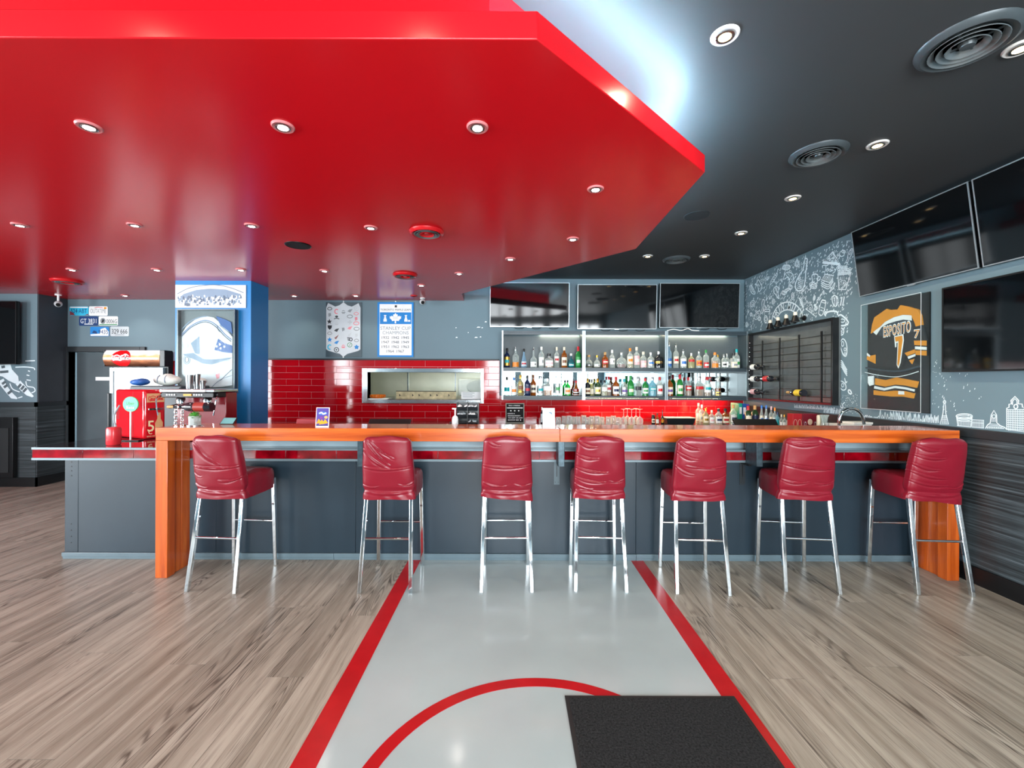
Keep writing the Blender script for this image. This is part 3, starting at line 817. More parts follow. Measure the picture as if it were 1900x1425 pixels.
downlight(768, 549, True, lit=False)
for px, py in ((1345, 65), (1628, 268), (1471, 367), (1375, 432), (1307, 475), (1202, 475), (1893, 88)):
    downlight(px, py, False)
for xx in (-0.38, -1.54, -3.1): downlight(0, 0, False, at=Vector((xx, 0.95, ZC)))
def vent(px, py, red, R, lab):
    z = ZS if red else ZC
    p = WZ(px, py, z)
    m = mat('vent_red', '#b8141c', rough=0.3) if red else mat('vent_grey', '#464d50', rough=0.35, metal=0.2)
    t = thing('ceiling_vent', lab, 'vent', (p.x, p.y, z), 'round ceiling vents')
    MB().lathe([(R * 0.70, -0.004), (R * 0.72, -0.014), (R * 0.86, -0.024), (R * 0.97, -0.012), (R, 0.0)], p, 40).obj('flange', m, t, smooth=True)
    MB().cyl((p.x, p.y, z - 0.0005), (p.x, p.y, z - 0.003), R * 0.72, n=36).obj('throat', M_black, t)
    for k, q in enumerate((0.62, 0.46, 0.30)):
        MB().lathe([(R * q - 0.004, -0.004), (R * (q + 0.10), -0.026), (R * (q + 0.10) + 0.002, -0.024), (R * q, -0.004)], p, 32).obj('ring', mat('vent_ring', '#7d8486', rough=0.3, metal=0.6) if not red or k < 2 else m, t, smooth=True)
    MB().lathe([(0.0005, -0.024), (R * 0.14, -0.022), (R * 0.18, -0.006), (0.001, -0.005)], p, 24).obj('hub', m, t, smooth=True)
    for a in (0.5, 0.5 + PI / 2):
        d = Vector((math.cos(a), math.sin(a), 0)) * R * 0.7; q = Vector((-d.y, d.x, 0)).normalized() * 0.004
        MB().obox(p + Vector((0, 0, -0.008)), d, q, (0, 0, 0.003)).obj('spoke', m, t)
vent(792, 430, True, 0.135, 'round red air vent in the soffit ahead of the serving hatch')
vent(752, 510, True, 0.135, 'round red air vent in the soffit near the back wall posters')
vent(125, 521.5, True, 0.15, 'round red air vent in the soffit near the licence plates')
vent(1795, 78, False, 0.175, 'large round grey air vent in the dark ceiling above the wall televisions')
vent(1518, 285, False, 0.165, 'round grey air vent in the dark ceiling in the middle of the plain area')
vent(1255, 481, False, 0.16, 'round grey air vent in the dark ceiling close to the back televisions')
for px, py, red, R, lab in ((553, 455, True, 0.105, 'flush round black speaker grille in the red soffit'), (1293, 400, False, 0.11, 'flush round dark speaker grille in the dark ceiling')):
    z = ZS if red else ZC; p = WZ(px, py, z)
    t = thing('ceiling_speaker', lab, 'speaker', (p.x, p.y, z))
    MB().lathe([(R * 0.93, -0.004), (R * 0.95, -0.007), (R, -0.004), (R, 0)], p, 36).obj('rim', M_black if red else M_dark, t, smooth=True)
    MB().cyl((p.x, p.y, z), (p.x, p.y, z - 0.0045), R * 0.935, n=36).obj('grille', mat('speaker_mesh', '#16181a', rough=0.7) if red else mat('speaker_mesh_grey', '#2e3336', rough=0.7), t)
def seccam(px, py, Y, lab, yaw):
    c = WY(px, py, Y); t = thing('security_camera', lab, 'camera', (c.x, Y, c.z))
    z = ZS
    MB().cyl((c.x, Y, z), (c.x, Y, z - 0.012), 0.035, n=20).obj('base', M_white, t)
    MB().cyl((c.x, Y, z - 0.012), (c.x, Y, c.z + 0.03), 0.012, n=12).obj('stem', M_white, t)
    d = Vector((math.sin(yaw), -math.cos(yaw), -0.45)).normalized()
    MB().sphere(c, 0.042, 20, 12).obj('ball', mat('camera_shell', '#b9bdbf', rough=0.3), t, smooth=True)
    q = MB().cyl(c + d * 0.028, c + d * 0.047, 0.026, 0.022, n=18).obj('eye', M_black, t, smooth=True)
seccam(784, 560, 6.05, 'small white dome security camera above the red tiles', 0.3)
seccam(108, 564, 5.9, 'small security camera hanging from the soffit near the licence plates', 0.8)

# ================================================================== televisions
M_screen = mat('tv_glass', '#07090b', rough=0.06, noise=0.0, spec=0.6)
M_bez = mat('tv_bezel_silver', '#aeb7bc', rough=0.3, metal=0.7)
def tv(corners, lab, thick=0.05, bez=0.008, silver=True, group=None):
    """front corners in world space: top-left, top-right, bottom-right, bottom-left as seen"""
    a, b, c, d = corners
    u = (b - a).normalized(); v = (a - d).normalized(); n = u.cross(v).normalized()     # n towards the viewer
    w, h = (b - a).length, (a - d).length
    cen = (a + c) / 2
    t = thing('television', lab, 'television', (cen.x, cen.y, min(p.z for p in corners)), group)
    fr = (d, u, v, n)
    MB().slab([(0, 0), (w, 0), (w, h), (0, h)], fr, -thick, -0.002).obj('housing', M_black, t, bevel=0.004)
    m = M_bez if silver else M_black
    MB().slab([(0, 0), (w, 0), (w, bez), (0, bez)], fr, -0.012, 0.0).slab([(0, h - bez), (w, h - bez), (w, h), (0, h)], fr, -0.012, 0.0) \
        .slab([(0, bez), (bez, bez), (bez, h - bez), (0, h - bez)], fr, -0.012, 0.0).slab([(w - bez, bez), (w, bez), (w, h - bez), (w - bez, h - bez)], fr, -0.012, 0.0).obj('bezel', m, t)
    MB().slab([(bez, bez), (w - bez, bez), (w - bez, h - bez), (bez, h - bez)], fr, -0.006, -0.0018).obj('screen', M_screen, t)
    MB().slab([(w / 2 - 0.03, -0.008), (w / 2 + 0.03, -0.008), (w / 2 + 0.035, 0), (w / 2 - 0.035, 0)], fr, -0.012, -0.001).obj('sensor', m, t)
    # wall bracket behind
    return t, fr, w, h
def flat_tv(x0, y0, x1, y1, Y, lab, dt=0.0, **kw):
    p0, p1 = WY(x0, y0, Y - dt), WY(x1, y1, Y)
    a = Vector((p0.x, Y - dt, p0.z)); b = Vector((p1.x, Y - dt, p0.z)); c = Vector((p1.x, Y, p1.z)); d = Vector((p0.x, Y, p1.z))
    return tv((a, b, c, d), lab, **kw)
for x0, y0, x1, y1, lab in ((909, 524, 1056, 607, 'wall television above the bottle bay nearest the serving hatch'),
                            (1072, 527.5, 1218, 611, 'wall television above the middle bottle bay'),
                            (1225, 525, 1371, 608.5, 'wall television above the bottle bay nearest the doodled wall')):
    t, fr, w, h = flat_tv(x0, y0, x1, y1, 6.13, lab, dt=0.03, group='televisions over the bottle shelves')
    o, u, v, n = fr
    MB().slab([(w / 2 - 0.15, h / 2 - 0.12), (w / 2 + 0.15, h / 2 - 0.12), (w / 2 + 0.15, h / 2 + 0.12), (w / 2 - 0.15, h / 2 + 0.12)], fr, -0.098, -0.05).obj('wall_mount', M_black, t)
    cab = MB(); random.seed(int(x0))
    for q in range(3):
        x = w * (0.3 + 0.22 * q); pts = [(x, 0.02), (x + 0.03, -0.016), (x + 0.09, -0.02), (x + 0.14, -0.01), (x + 0.15, 0.03)]
        cab.tube([o + u * p.x + v * p.y + n * -0.055 for p in crom(pts, 5)], 0.004, 6)
    cab.obj('cable', M_black, t, smooth=True)
def side_tv(ya, yb, zt, zb, xt, xb, lab, **kw):
    a = Vector((xt, ya, zt)); b = Vector((xt, yb, zt)); c = Vector((xb, yb, zb)); d = Vector((xb, ya, zb))
    return tv((a, b, c, d), lab, **kw)
side_tv(4.11, 3.06, 2.878, 2.262, 3.235, 3.318, 'tilted wall television above the framed hockey jersey', group='televisions on the side wall')
side_tv(3.035, 1.985, 2.878, 2.262, 3.235, 3.318, 'tilted wall television over the lower black side television', group='televisions on the side wall')
side_tv(3.315, 2.17, 2.175, 1.53, 3.31, 3.31, 'black bezelled television flat on the wall above the painted skyline', silver=False, bez=0.012, group='televisions on the side wall')
flat_tv(-70, 558, 29.5, 676, 5.72, 'black television on the left wall above the painted skater', silver=False, bez=0.012)

# ================================================================== things on the back wall
FB = (Vector((0, YB, 0)), X_, Z_, -Y_)            # back wall frame: x right, z up, towards the room
def rect(mb, fr, x0, x1, y0, y1, t0, t1): return mb.slab([(x0, y0), (x1, y0), (x1, y1), (x0, y1)], fr, t0, t1)
def pxr(x0, y0, x1, y1, Y):                       # pixel rectangle -> (x0, x1, z0, z1) on a facing plane
    a, b = WY(x0, y0, Y), WY(x1, y1, Y)
    return a.x, b.x, b.z, a.z
def ell(cx, cy, rx, ry, n=24, a0=0.0, a1=2 * PI):
    return [(cx + rx * math.cos(a0 + (a1 - a0) * i / n), cy + ry * math.sin(a0 + (a1 - a0) * i / n)) for i in range(n)]
def line2(mb, pts, fr, w, t, closed=False, sm=0):
    o, u, v, n = fr
    q = crom(pts, sm, closed) if sm else [Vector((p[0], p[1], 0)) for p in pts]
    return mb.ribbon([o + u * p.x + v * p.y + n * t for p in q], n, w, closed)
C_pl = lambda n, c: mat('print_' + n, c, rough=0.35)
P_blk, P_wht, P_navy, P_red, P_blue, P_gry = C_pl('black', '#1b2126'), C_pl('white', '#f1f4f5'), C_pl('navy', '#123a72'), C_pl('red', '#d3232e'), C_pl('blue', '#1783cf'), C_pl('grey', '#8f979b')
P_cyan, P_green, P_gold, P_lgry, P_pink = C_pl('cyan', '#32b7dd'), C_pl('green', '#1e8a4a'), C_pl('gold', '#e8980f'), C_pl('silver', '#c4ccd0'), C_pl('pink', '#e58a95')
# licence plates
PL_ = [((129.3, 568.6, 164.6, 585.6), P_cyan, '524·ABT', P_navy, 'sky blue licence plate with dark lettering and a red corner picture'),
       ((165.5, 568.4, 200.2, 585.9), P_wht, 'OUTATIME', P_gry, 'white licence plate with thin grey letters and an orange sticker'),
       ((147.2, 586.8, 182.2, 604.6), P_navy, 'GT 3831', P_wht, 'dark blue licence plate with white lettering'),
       ((183.6, 586.8, 219.3, 604.2), P_wht, '0006G', P_blk, 'white licence plate with a bird emblem and green foot strip'),
       ((167.8, 606.3, 202.7, 624.0), P_blue, '9435', P_navy, 'blue and white snow scene licence plate'),
       ((205.2, 605.8, 239.6, 623.9), P_lgry, '329 666', P_blk, 'silver grey licence plate with dark digits')]
for k, (r4, bg, txt, fg, lab) in enumerate(PL_):
    x0, x1, z0, z1 = pxr(*r4, YB)
    t = thing('licence_plate', lab, 'licence plate', ((x0 + x1) / 2, YB, z0), 'licence plates on the back wall')
    w, h = x1 - x0, z1 - z0; fr = (Vector((x0, YB, z0)), X_, Z_, -Y_)
    c = 0.012
    MB().slab([(c, 0), (w - c, 0), (w, c), (w, h - c), (w - c, h), (c, h), (0, h - c), (0, c)], fr, 0.001, 0.004).obj('plate', bg, t)
    tx = (0.5, 0.5, 0.84, 0.48) if k not in (3, 4) else ((0.68, 0.46, 0.56, 0.42) if k == 3 else (0.7, 0.46, 0.5, 0.44))
    text_mb(MB(), txt, fr, w * tx[0], h * tx[1], w * tx[2], h * tx[3], t1=0.0052).obj('digits', fg, t)
    d = MB()
    if k == 0:
        d.slab([(0.005, 0.005), (w * 0.30, 0.005), (w * 0.2, h * 0.3), (0.005, h * 0.5)], fr, 0.004, 0.0046).slab([(w * .8, 0.006), (w - .006, 0.006), (w - .006, h * .2)], fr, 0.004, 0.0046).obj('picture', C_pl('maroon', '#8a3a40'), t)
        rect(MB(), fr, 0.01, w - 0.01, h * 0.84, h - 0.006, 0.004, 0.0046).obj('upper_strip', P_wht, t)
    if k == 1:
        line2(d, [(w * .3, h * .82), (w * .5, h * .9), (w * .75, h * .82)], fr, 0.008, 0.0048, sm=4).obj('emblem', P_red, t)
        rect(MB(), fr, w * .8, w * .94, h * .72, h * .92, 0.004, 0.0046).obj('sticker', P_gold, t)
    if k == 2:
        rect(d, fr, w * .28, w * .74, h * .14, h * .22, 0.004, 0.0046).obj('slogan', P_wht, t)
    if k == 3:
        rect(MB(), fr, 0.01, w - .01, 0.008, h * .16, 0.004, 0.0046).obj('foot_strip', P_green, t)
        d.slab(ell(w * .22, h * .5, w * .14, h * .32), fr, 0.004, 0.0046).obj('emblem', P_gry, t)
        MB().slab([(w * .14, h * .3), (w * .26, h * .35), (w * .3, h * .62), (w * .2, h * .7)], fr, 0.0046, 0.0052).obj('bird', P_blk, t)
    if k == 4:
        d.slab([(0.006, 0.006), (w - .006, 0.006), (w - .006, h * .5), (w * .8, h * .9), (w * .55, h * .75), (w * .5, h * .28), (0.006, h * .2)], fr, 0.004, 0.0046).obj('snow', P_wht, t)
        MB().slab([(w * .1, h * .35), (w * .38, h * .25), (w * .34, h * .5), (w * .2, h * .62)], fr, 0.0046, 0.0052).obj('figure', P_navy, t)
    if k == 5:
        rect(d, fr, w * .25, w * .75, h * .1, h * .17, 0.004, 0.0046).obj('slogan', P_gry, t)
# team emblem poster
x0, x1, z0, z1 = pxr(605.5, 561, 671.5, 662.5, YB)
w, h = x1 - x0, z1 - z0; fr = (Vector((x0, YB, z0)), X_, Z_, -Y_)
po = thing('emblem_poster', 'dark poster with a silver shield full of small team emblems', 'poster', ((x0 + x1) / 2, YB, z0))
rect(MB(), fr, 0, w, 0, h, 0.001, 0.014).obj('board', C_pl('poster_slate', '#3c4f58'), po)
sh = [(0, .07), (.02, .945), (.06, .985), (.10, 1.0), (.17, .95), (.26, .925), (.36, .945), (.44, .985), (.49, 1.0), (.54, .985), (.62, .945), (.72, .925), (.81, .95), (.89, 1.0), (.93, .985), (.97, .94), (.975, .87)]
shield = [(.01, .14), (.01, .9), (.06, .985), (.16, .955), (.26, .92), (.38, .945), (.49, 1.0), (.60, .945), (.72, .92), (.83, .955), (.91, .985), (.965, .9), (.965, .14), (.9, .11), (.6, .055), (.49, 0.0), (.4, .055), (.08, .11)]
MB().slab([(a * w, b * h) for a, b in shield], fr, 0.014, 0.0148).obj('shield', mat('print_shield', '#cfd8dd', rough=0.3, noise=0.07, nscale=5), po)
def star(cx, cy, r, k=5, q=0.42): return [(cx + (r if i % 2 == 0 else r * q) * math.sin(PI * i / k), cy + (r if i % 2 == 0 else r * q) * math.cos(PI * i / k)) for i in range(2 * k)]
EM = [(.11, .88, 'bow', P_blk), (.30, .83, 'C', P_pink), (.49, .82, 'fan', P_gry), (.67, .845, 'wing', P_gry), (.86, .89, 'ring', P_lgry),
      (.11, .77, 'blob', P_gry), (.30, .72, 'cap', P_blk), (.67, .74, 'oval', P_gry), (.85, .79, 'bow', P_pink), (.10, .645, 'star', P_blk), (.30, .61, 'fan', P_lgry),
      (.67, .635, 'cross', P_lgry), (.85, .7, 'blob', P_pink), (.85, .615, 'oval', P_pink), (.11, .535, 'shield', P_blk), (.30, .49, 'wing', P_blk), (.49, .505, 'blob', P_gry),
      (.67, .53, 'wing', P_pink), (.86, .515, 'oval', P_gry), (.11, .43, 'bow', P_gry), (.30, .37, 'tri', C_pl('brown', '#7a3b34')), (.67, .42, 'tri', P_lgry), (.86, .40, 'blob', P_lgry),
      (.11, .315, 'star', P_blue), (.30, .265, 'wing', P_blue), (.67, .32, 'comb', P_blk), (.86, .30, 'bow', P_gry), (.11, .18, 'C', P_cyan), (.30, .13, 'ring', P_blk),
      (.49, .19, 'fan', P_pink), (.67, .22, 'bolt', P_green), (.86, .18, 'leaf', P_blue)]
for ex, ey, kind, m in EM:
    mb = MB(); x, y, r = ex * w, ey * h, 0.062 * w; lw = r * 0.35; T = 0.0154
    if kind == 'ring': line2(mb, ell(x, y, r, r, 18), fr, lw, T, True); mb.slab(ell(x, y, r * .35, r * .35, 10), fr, 0.0148, T)
    elif kind == 'C': line2(mb, ell(x, y, r * .8, r, 14, 0.7, 5.6), fr, lw * 1.5, T)
    elif kind == 'oval': line2(mb, ell(x, y, r * 1.2, r * .7, 18), fr, lw, T, True)
    elif kind == 'star': mb.slab(star(x, y, r * 1.25), fr, 0.0148, T)
    elif kind == 'fan': mb.slab([(x - r, y), (x + r, y), (x + r * .5, y - r * .7), (x - r * .5, y - r * .7)], fr, 0.0148, T); line2(mb, [(x - r * .6, y + r * .4), (x, y + r * .7), (x + r * .6, y + r * .4)], fr, lw, T)
    elif kind == 'wing': mb.slab([(x - r * 1.1, y - r * .3), (x + r * .2, y - r * .8), (x + r * 1.2, y + r * .8), (x - r * .3, y + r * .5)], fr, 0.0148, T)
    elif kind == 'cap': mb.slab(ell(x, y + r * .4, r * .7, r * .5, 12), fr, 0.0148, T); line2(mb, [(x - r * 1.2, y - r * .6), (x, y - r * .3), (x + r * 1.2, y - r * .6)], fr, lw, T)
    elif kind == 'cross': mb.slab([(x - lw, y - r), (x + lw, y - r), (x + lw, y + r), (x - lw, y + r)], fr, 0.0148, T); mb.slab([(x - r, y - lw), (x + r, y - lw), (x + r, y + lw), (x - r, y + lw)], fr, 0.0148, T + .0002)
    elif kind == 'shield': mb.slab([(x - r, y + r), (x + r, y + r), (x + r * .8, y - r * .2), (x, y - r), (x - r * .8, y - r * .2)], fr, 0.0148, T)
    elif kind == 'tri': mb.slab([(x - r, y - r * .6), (x + r * 1.1, y + r), (x - r * .2, y - r * 1.2)], fr, 0.0148, T)
    elif kind == 'comb': 
        for q in range(3): mb.slab([(x - r * 1.2 + q * r * .15, y + r * (.6 - q * .6)), (x, y + r * (.6 - q * .6)), (x, y + r * (.95 - q * .6)), (x - r * 1.2 + q * r * .15, y + r * (.95 - q * .6))], fr, 0.0148, T)
        line2(mb, ell(x + r * .5, y, r * .6, r * .7, 14), fr, lw, T, True)
    elif kind == 'bolt': line2(mb, ell(x, y, r, r, 18), fr, lw * .7, T, True); mb.slab([(x - r * .5, y - r), (x + r * .2, y + .0), (x - r * .1, y), (x + r * .6, y + r), (x, y + r * .2), (x + r * .2, y + r * .1)], fr, 0.0148, T)
    elif kind == 'leaf': mb.slab(star(x, y, r * 1.15, 5, .62), fr, 0.0148, T)
    elif kind == 'bow': line2(mb, [(x - r * 1.1, y), (x, y + r * .7), (x + r, y), (x, y - r * .6)], fr, lw * .8, T, True, 4)
    else: mb.slab([(x - r * .5, y - r), (x + r * .6, y - r * .4), (x + r * .4, y + r * .8), (x - r * .7, y + r * .6)], fr, 0.0148, T)
    mb.obj('emblem', m, po)
for yy in (0.99, 0.005): MB().cyl(fr[0] + X_ * w * .49 + Z_ * h * (1.015 if yy > .5 else -0.005) - Y_ * 0.002, fr[0] + X_ * w * .49 + Z_ * h * (1.015 if yy > .5 else -0.005) - Y_ * 0.016, 0.009, n=12).obj('pin', P_wht, po)
# champions banner
x0, x1, z0, z1 = pxr(701, 561, 767.5, 662.5, YB)
w, h = x1 - x0, z1 - z0; fr = (Vector((x0, YB, z0)), X_, Z_, -Y_)
ba = thing('champions_banner', 'blue edged white banner listing championship years under a maple leaf', 'banner', ((x0 + x1) / 2, YB, z0))
rect(MB(), fr, 0, w, 0, h, 0.001, 0.016).obj('board', P_blue, ba)
rect(MB(), fr, w * .06, w * .95, h * .03, h * .965, 0.016, 0.0168).obj('field', P_wht, ba)
rect(MB(), fr, w * .07, w * .94, h * .6, h * .815, 0.0168, 0.0174).obj('blue_band', P_blue, ba)
text_mb(MB(), 'TORONTO MAPLE LEAFS', fr, w * .505, h * .862, w * .84, h * .035, t1=0.0174).obj('title', P_blk, ba)
rect(MB(), fr, w * .48, w * .54, h * .905, h * .945, 0.0168, 0.0174).obj('emblem', P_blk, ba)
text_mb(MB(), 'STANLEY CUP', fr, w * .505, h * .525, w * .84, h * .06, t1=0.0174).obj('heading', P_gry, ba)
text_mb(MB(), 'CHAMPIONS', fr, w * .505, h * .442, w * .72, h * .06, t1=0.0174).obj('heading', P_gry, ba)
for r_, row in enumerate((('1932', '1942', '1945'), ('1947', '1948', '1949'), ('1951', '1962', '1963'), ('1964', '1967'))):
    xs_ = (.225, .5, .775) if len(row) == 3 else (.36, .64)
    for xx, yv in zip(xs_, row):
        text_mb(MB(), yv, fr, w * xx, h * (.352 - r_ * .083), w * .2, h * .048, t1=0.0174).obj('year', P_blk, ba)
lf = [(0, .5), (.12, .34), (.2, .37), (.18, .16), (.34, .24), (.36, .17), (.52, .19), (.46, .06), (.52, .02), (.3, -.2), (.32, -.28), (.06, -.25), (.06, -.5)]
leaf = [(a, b) for a, b in lf] + [(-a, b) for a, b in reversed(lf[1:])]
MB().slab([(w * .5 + a * w * .32, h * .708 + b * h * .19) for a, b in leaf], fr, 0.0174, 0.018).obj('leaf', P_wht, ba)
for k_ in range(3): rect(MB(), fr, w * .43, w * .57, h * (.73 - k_ * .018), h * (.736 - k_ * .018), 0.018, 0.0184).obj('leaf_line', P_lgry, ba)
for cx_, extra in ((.215, False), (.79, True)):
    cm = MB()
    for a, b, c_ in ((.09, .645, .69), (.06, .69, .72), (.035, .72, .745), (.065, .745, .765)): rect(cm, fr, w * (cx_ - a / 2), w * (cx_ + a / 2), h * b, h * c_, 0.0174, 0.018)
    if extra: rect(cm, fr, w * .845, w * .91, h * .645, h * .675, 0.0174, 0.018)
    cm.obj('cup', P_wht, ba)
MB().cyl(fr[0] + X_ * w * .5 + Z_ * h * 1.012 - Y_ * .002, fr[0] + X_ * w * .5 + Z_ * h * 1.012 - Y_ * .016, 0.009, n=12).obj('pin', P_wht, ba)

# paint scuffs on the back wall
sm = MB()
for px, py, ww in ((845, 609, 2), (884, 608, 7), (893, 609, 3), (845, 627, 4), (880, 627, 6), (890, 626, 3), (899, 598, 4), (868, 618, 1.5)):
    q0 = WY(px, py, YB); sm.slab([(q0.x, q0.z), (q0.x + ww * .0078, q0.z + .002), (q0.x + ww * .0078, q0.z + .012), (q0.x + ww * .003, q0.z + .016)], (Vector((0, YB, 0)), X_, Z_, -Y_), 0.0, 0.0006)
o = sm.obj('paint_scuffs', P_wht, wall_back); o['kind'] = 'stuff'
# ================================================================== kitchen behind the hatch
lk = thing('kitchen_lamp', 'fluorescent tube lamp on the kitchen ceiling behind the hatch', 'lamp', ((HX0 + HX1) / 2, YB + 0.7, 2.5))
MB().box(HX0 + 0.2, HX1 - 0.2, YB + 0.6, YB + 0.8, 2.50, 2.53).obj('fixture', M_white, lk)
MB().cyl((HX0 + 0.25, YB + 0.7, 2.478), (HX1 - 0.25, YB + 0.7, 2.478), 0.018, n=12).obj('tube', emit('kitchen_tube', '#fff6d8', 60.0), lk, smooth=True)
shelfz = HZ0 + 0.0015
bw = WY(703, 737, YB + 0.2)
tr = tag(MB().slab([(0, 0), (0.30, 0), (0.33, 0.012), (-0.03, 0.012)], (Vector((bw.x - 0.13, YB + 0.12, shelfz)), X_, Z_, Y_), -0.1, 0.14).obj('paper_tray', mat('tray_paper', '#e9efef', rough=0.6)), 'white paper tray on the sill of the kitchen hatch', 'tray')
bo = thing('orange_basket', 'orange round food basket on the white tray in the hatch', 'basket', (bw.x, YB + 0.14, shelfz + 0.013))
bz = shelfz + 0.013
MB().lathe([(0.075, 0.0), (0.10, 0.018), (0.113, 0.045), (0.116, 0.052), (0.108, 0.05), (0.095, 0.02), (0.07, 0.006)], (bw.x, YB + 0.14, bz), 28).obj('bowl', mat('basket_orange', '#d9761c', rough=0.4), bo, smooth=True)
for q in range(18):
    a = 2 * PI * q / 18
    MB().obox((bw.x + 0.108 * math.cos(a), YB + 0.14 + 0.108 * math.sin(a), bz + 0.03), (0.006 * -math.sin(a), 0.006 * math.cos(a), 0), (0.008 * math.cos(a), 0.008 * math.sin(a), 0.0), (0, 0, 0.016)).obj('rib', mat('basket_orange_dark', '#b85a10', rough=0.4), bo)
# ticket rail with clips, paper sheet and white machine
ry = YB + 0.26
r0 = WY(735, 735, ry); r1 = WY(846, 727, ry)
tk = thing('ticket_rail', 'stained order rail with small black clips inside the hatch', 'rail', ((r0.x + r1.x) / 2, ry, HZ0))
MB().box(r0.x, r1.x, ry, ry + 0.02, HZ0 + 0.001, r1.z).obj('rail', mat('rail_stained', '#b3a780', rough=0.4, noise=0.3, nscale=14), tk)
MB().box(r0.x, r1.x, ry - 0.004, ry + 0.022, r1.z, r1.z + 0.012).obj('rail_cap', mat('rail_cap', '#4a4536', rough=0.5), tk)
for px in (742, 766, 778, 799, 811, 833):
    p = WY(px, 733, ry)
    MB().obox((p.x, ry - 0.006, p.z), (0.007, 0, -0.012), (0, 0.005, 0), (0.004, 0, 0.003)).obox((p.x - 0.004, ry - 0.006, p.z - 0.008), (0.004, 0, 0.009), (0, 0.004, 0), (0.003, 0, -0.002)).obj('clip', M_black, tk)
p0, p1 = WY(856, 740, ry + 0.06), WY(892, 727.5, ry + 0.06)
sheet = thing('notice_sheet', 'printed white notice sheet leaning at the end of the hatch', 'paper', ((p0.x + p1.x) / 2, ry + 0.06, HZ0))
MB().box(p0.x, p1.x + 0.03, ry + 0.05, ry + 0.054, HZ0 + 0.001, p1.z).obj('sheet', M_white, sheet)
for q in range(4): MB().box(p0.x + 0.02, p0.x + 0.2 - 0.03 * (q % 2), ry + 0.049, ry + 0.05, p1.z - 0.02 - q * 0.02, p1.z - 0.013 - q * 0.02).obj('text_line', P_gry, sheet)
p0, p1 = WY(848, 729, ky1 - 0.5), WY(905, 702, ky1 - 0.5)
mc = thing('kitchen_machine', 'white rounded kitchen machine with an oval front seen in the hatch', 'appliance', ((p0.x + p1.x) / 2, ky1 - 0.3, 1.182))
MB().box(p0.x, p1.x + 0.2, ky1 - 0.39, ky1 - 0.1, 1.182, p1.z).obj('body', mat('enamel_white', '#e4ecec', rough=0.3), mc, bevel=0.03)
MB().slab(ell((p0.x + p1.x) / 2 + 0.15, p1.z - 0.15, 0.26, 0.13, 28), (Vector((0, ky1 - 0.39, 0)), X_, Z_, -Y_), 0.0, 0.02).obj('oval_front', mat('enamel_grey', '#cfdada', rough=0.3), mc, bevel=0.008)
p0, p1 = WY(780, 728, ky1 - 0.35), WY(780, 724, ky1 - 0.35)
hd = tag(MB().box(kx0 + 0.02, kx1 - 0.02, ky1 - 0.4, ky1 - 0.02, 0.0, 1.18).obj('kitchen_range', M_kit, bevel=0.01), 'stainless steel kitchen range standing under the splashback', 'range')

# ================================================================== back counter
bc = thing('back_counter', 'dark back bar counter under the red tiles and bottle shelves', 'counter', (0.0, 5.95, 0))
BZ = 0.875
MB().box(TXL, XW - 0.032, 5.60, YB - 0.012, BZ - 0.03, BZ).obj('top', mat('back_counter_top', '#35302f', rough=0.12, coat=0.4), bc, bevel=0.003)
nx = 9; wxx = (XW - 0.04 - TXL) / nx
MB().box(TXL + 0.02, XW - 0.035, 5.68, YB - 0.012, 0.0, BZ - 0.031).obj('carcass', M_dark, bc)
for i in range(nx):
    MB().box(TXL + 0.02 + i * wxx + 0.002, TXL + 0.02 + (i + 1) * wxx - 0.004, 5.66, 5.679, 0.08, BZ - 0.05).obj('door', M_panel, bc, bevel=0.002)

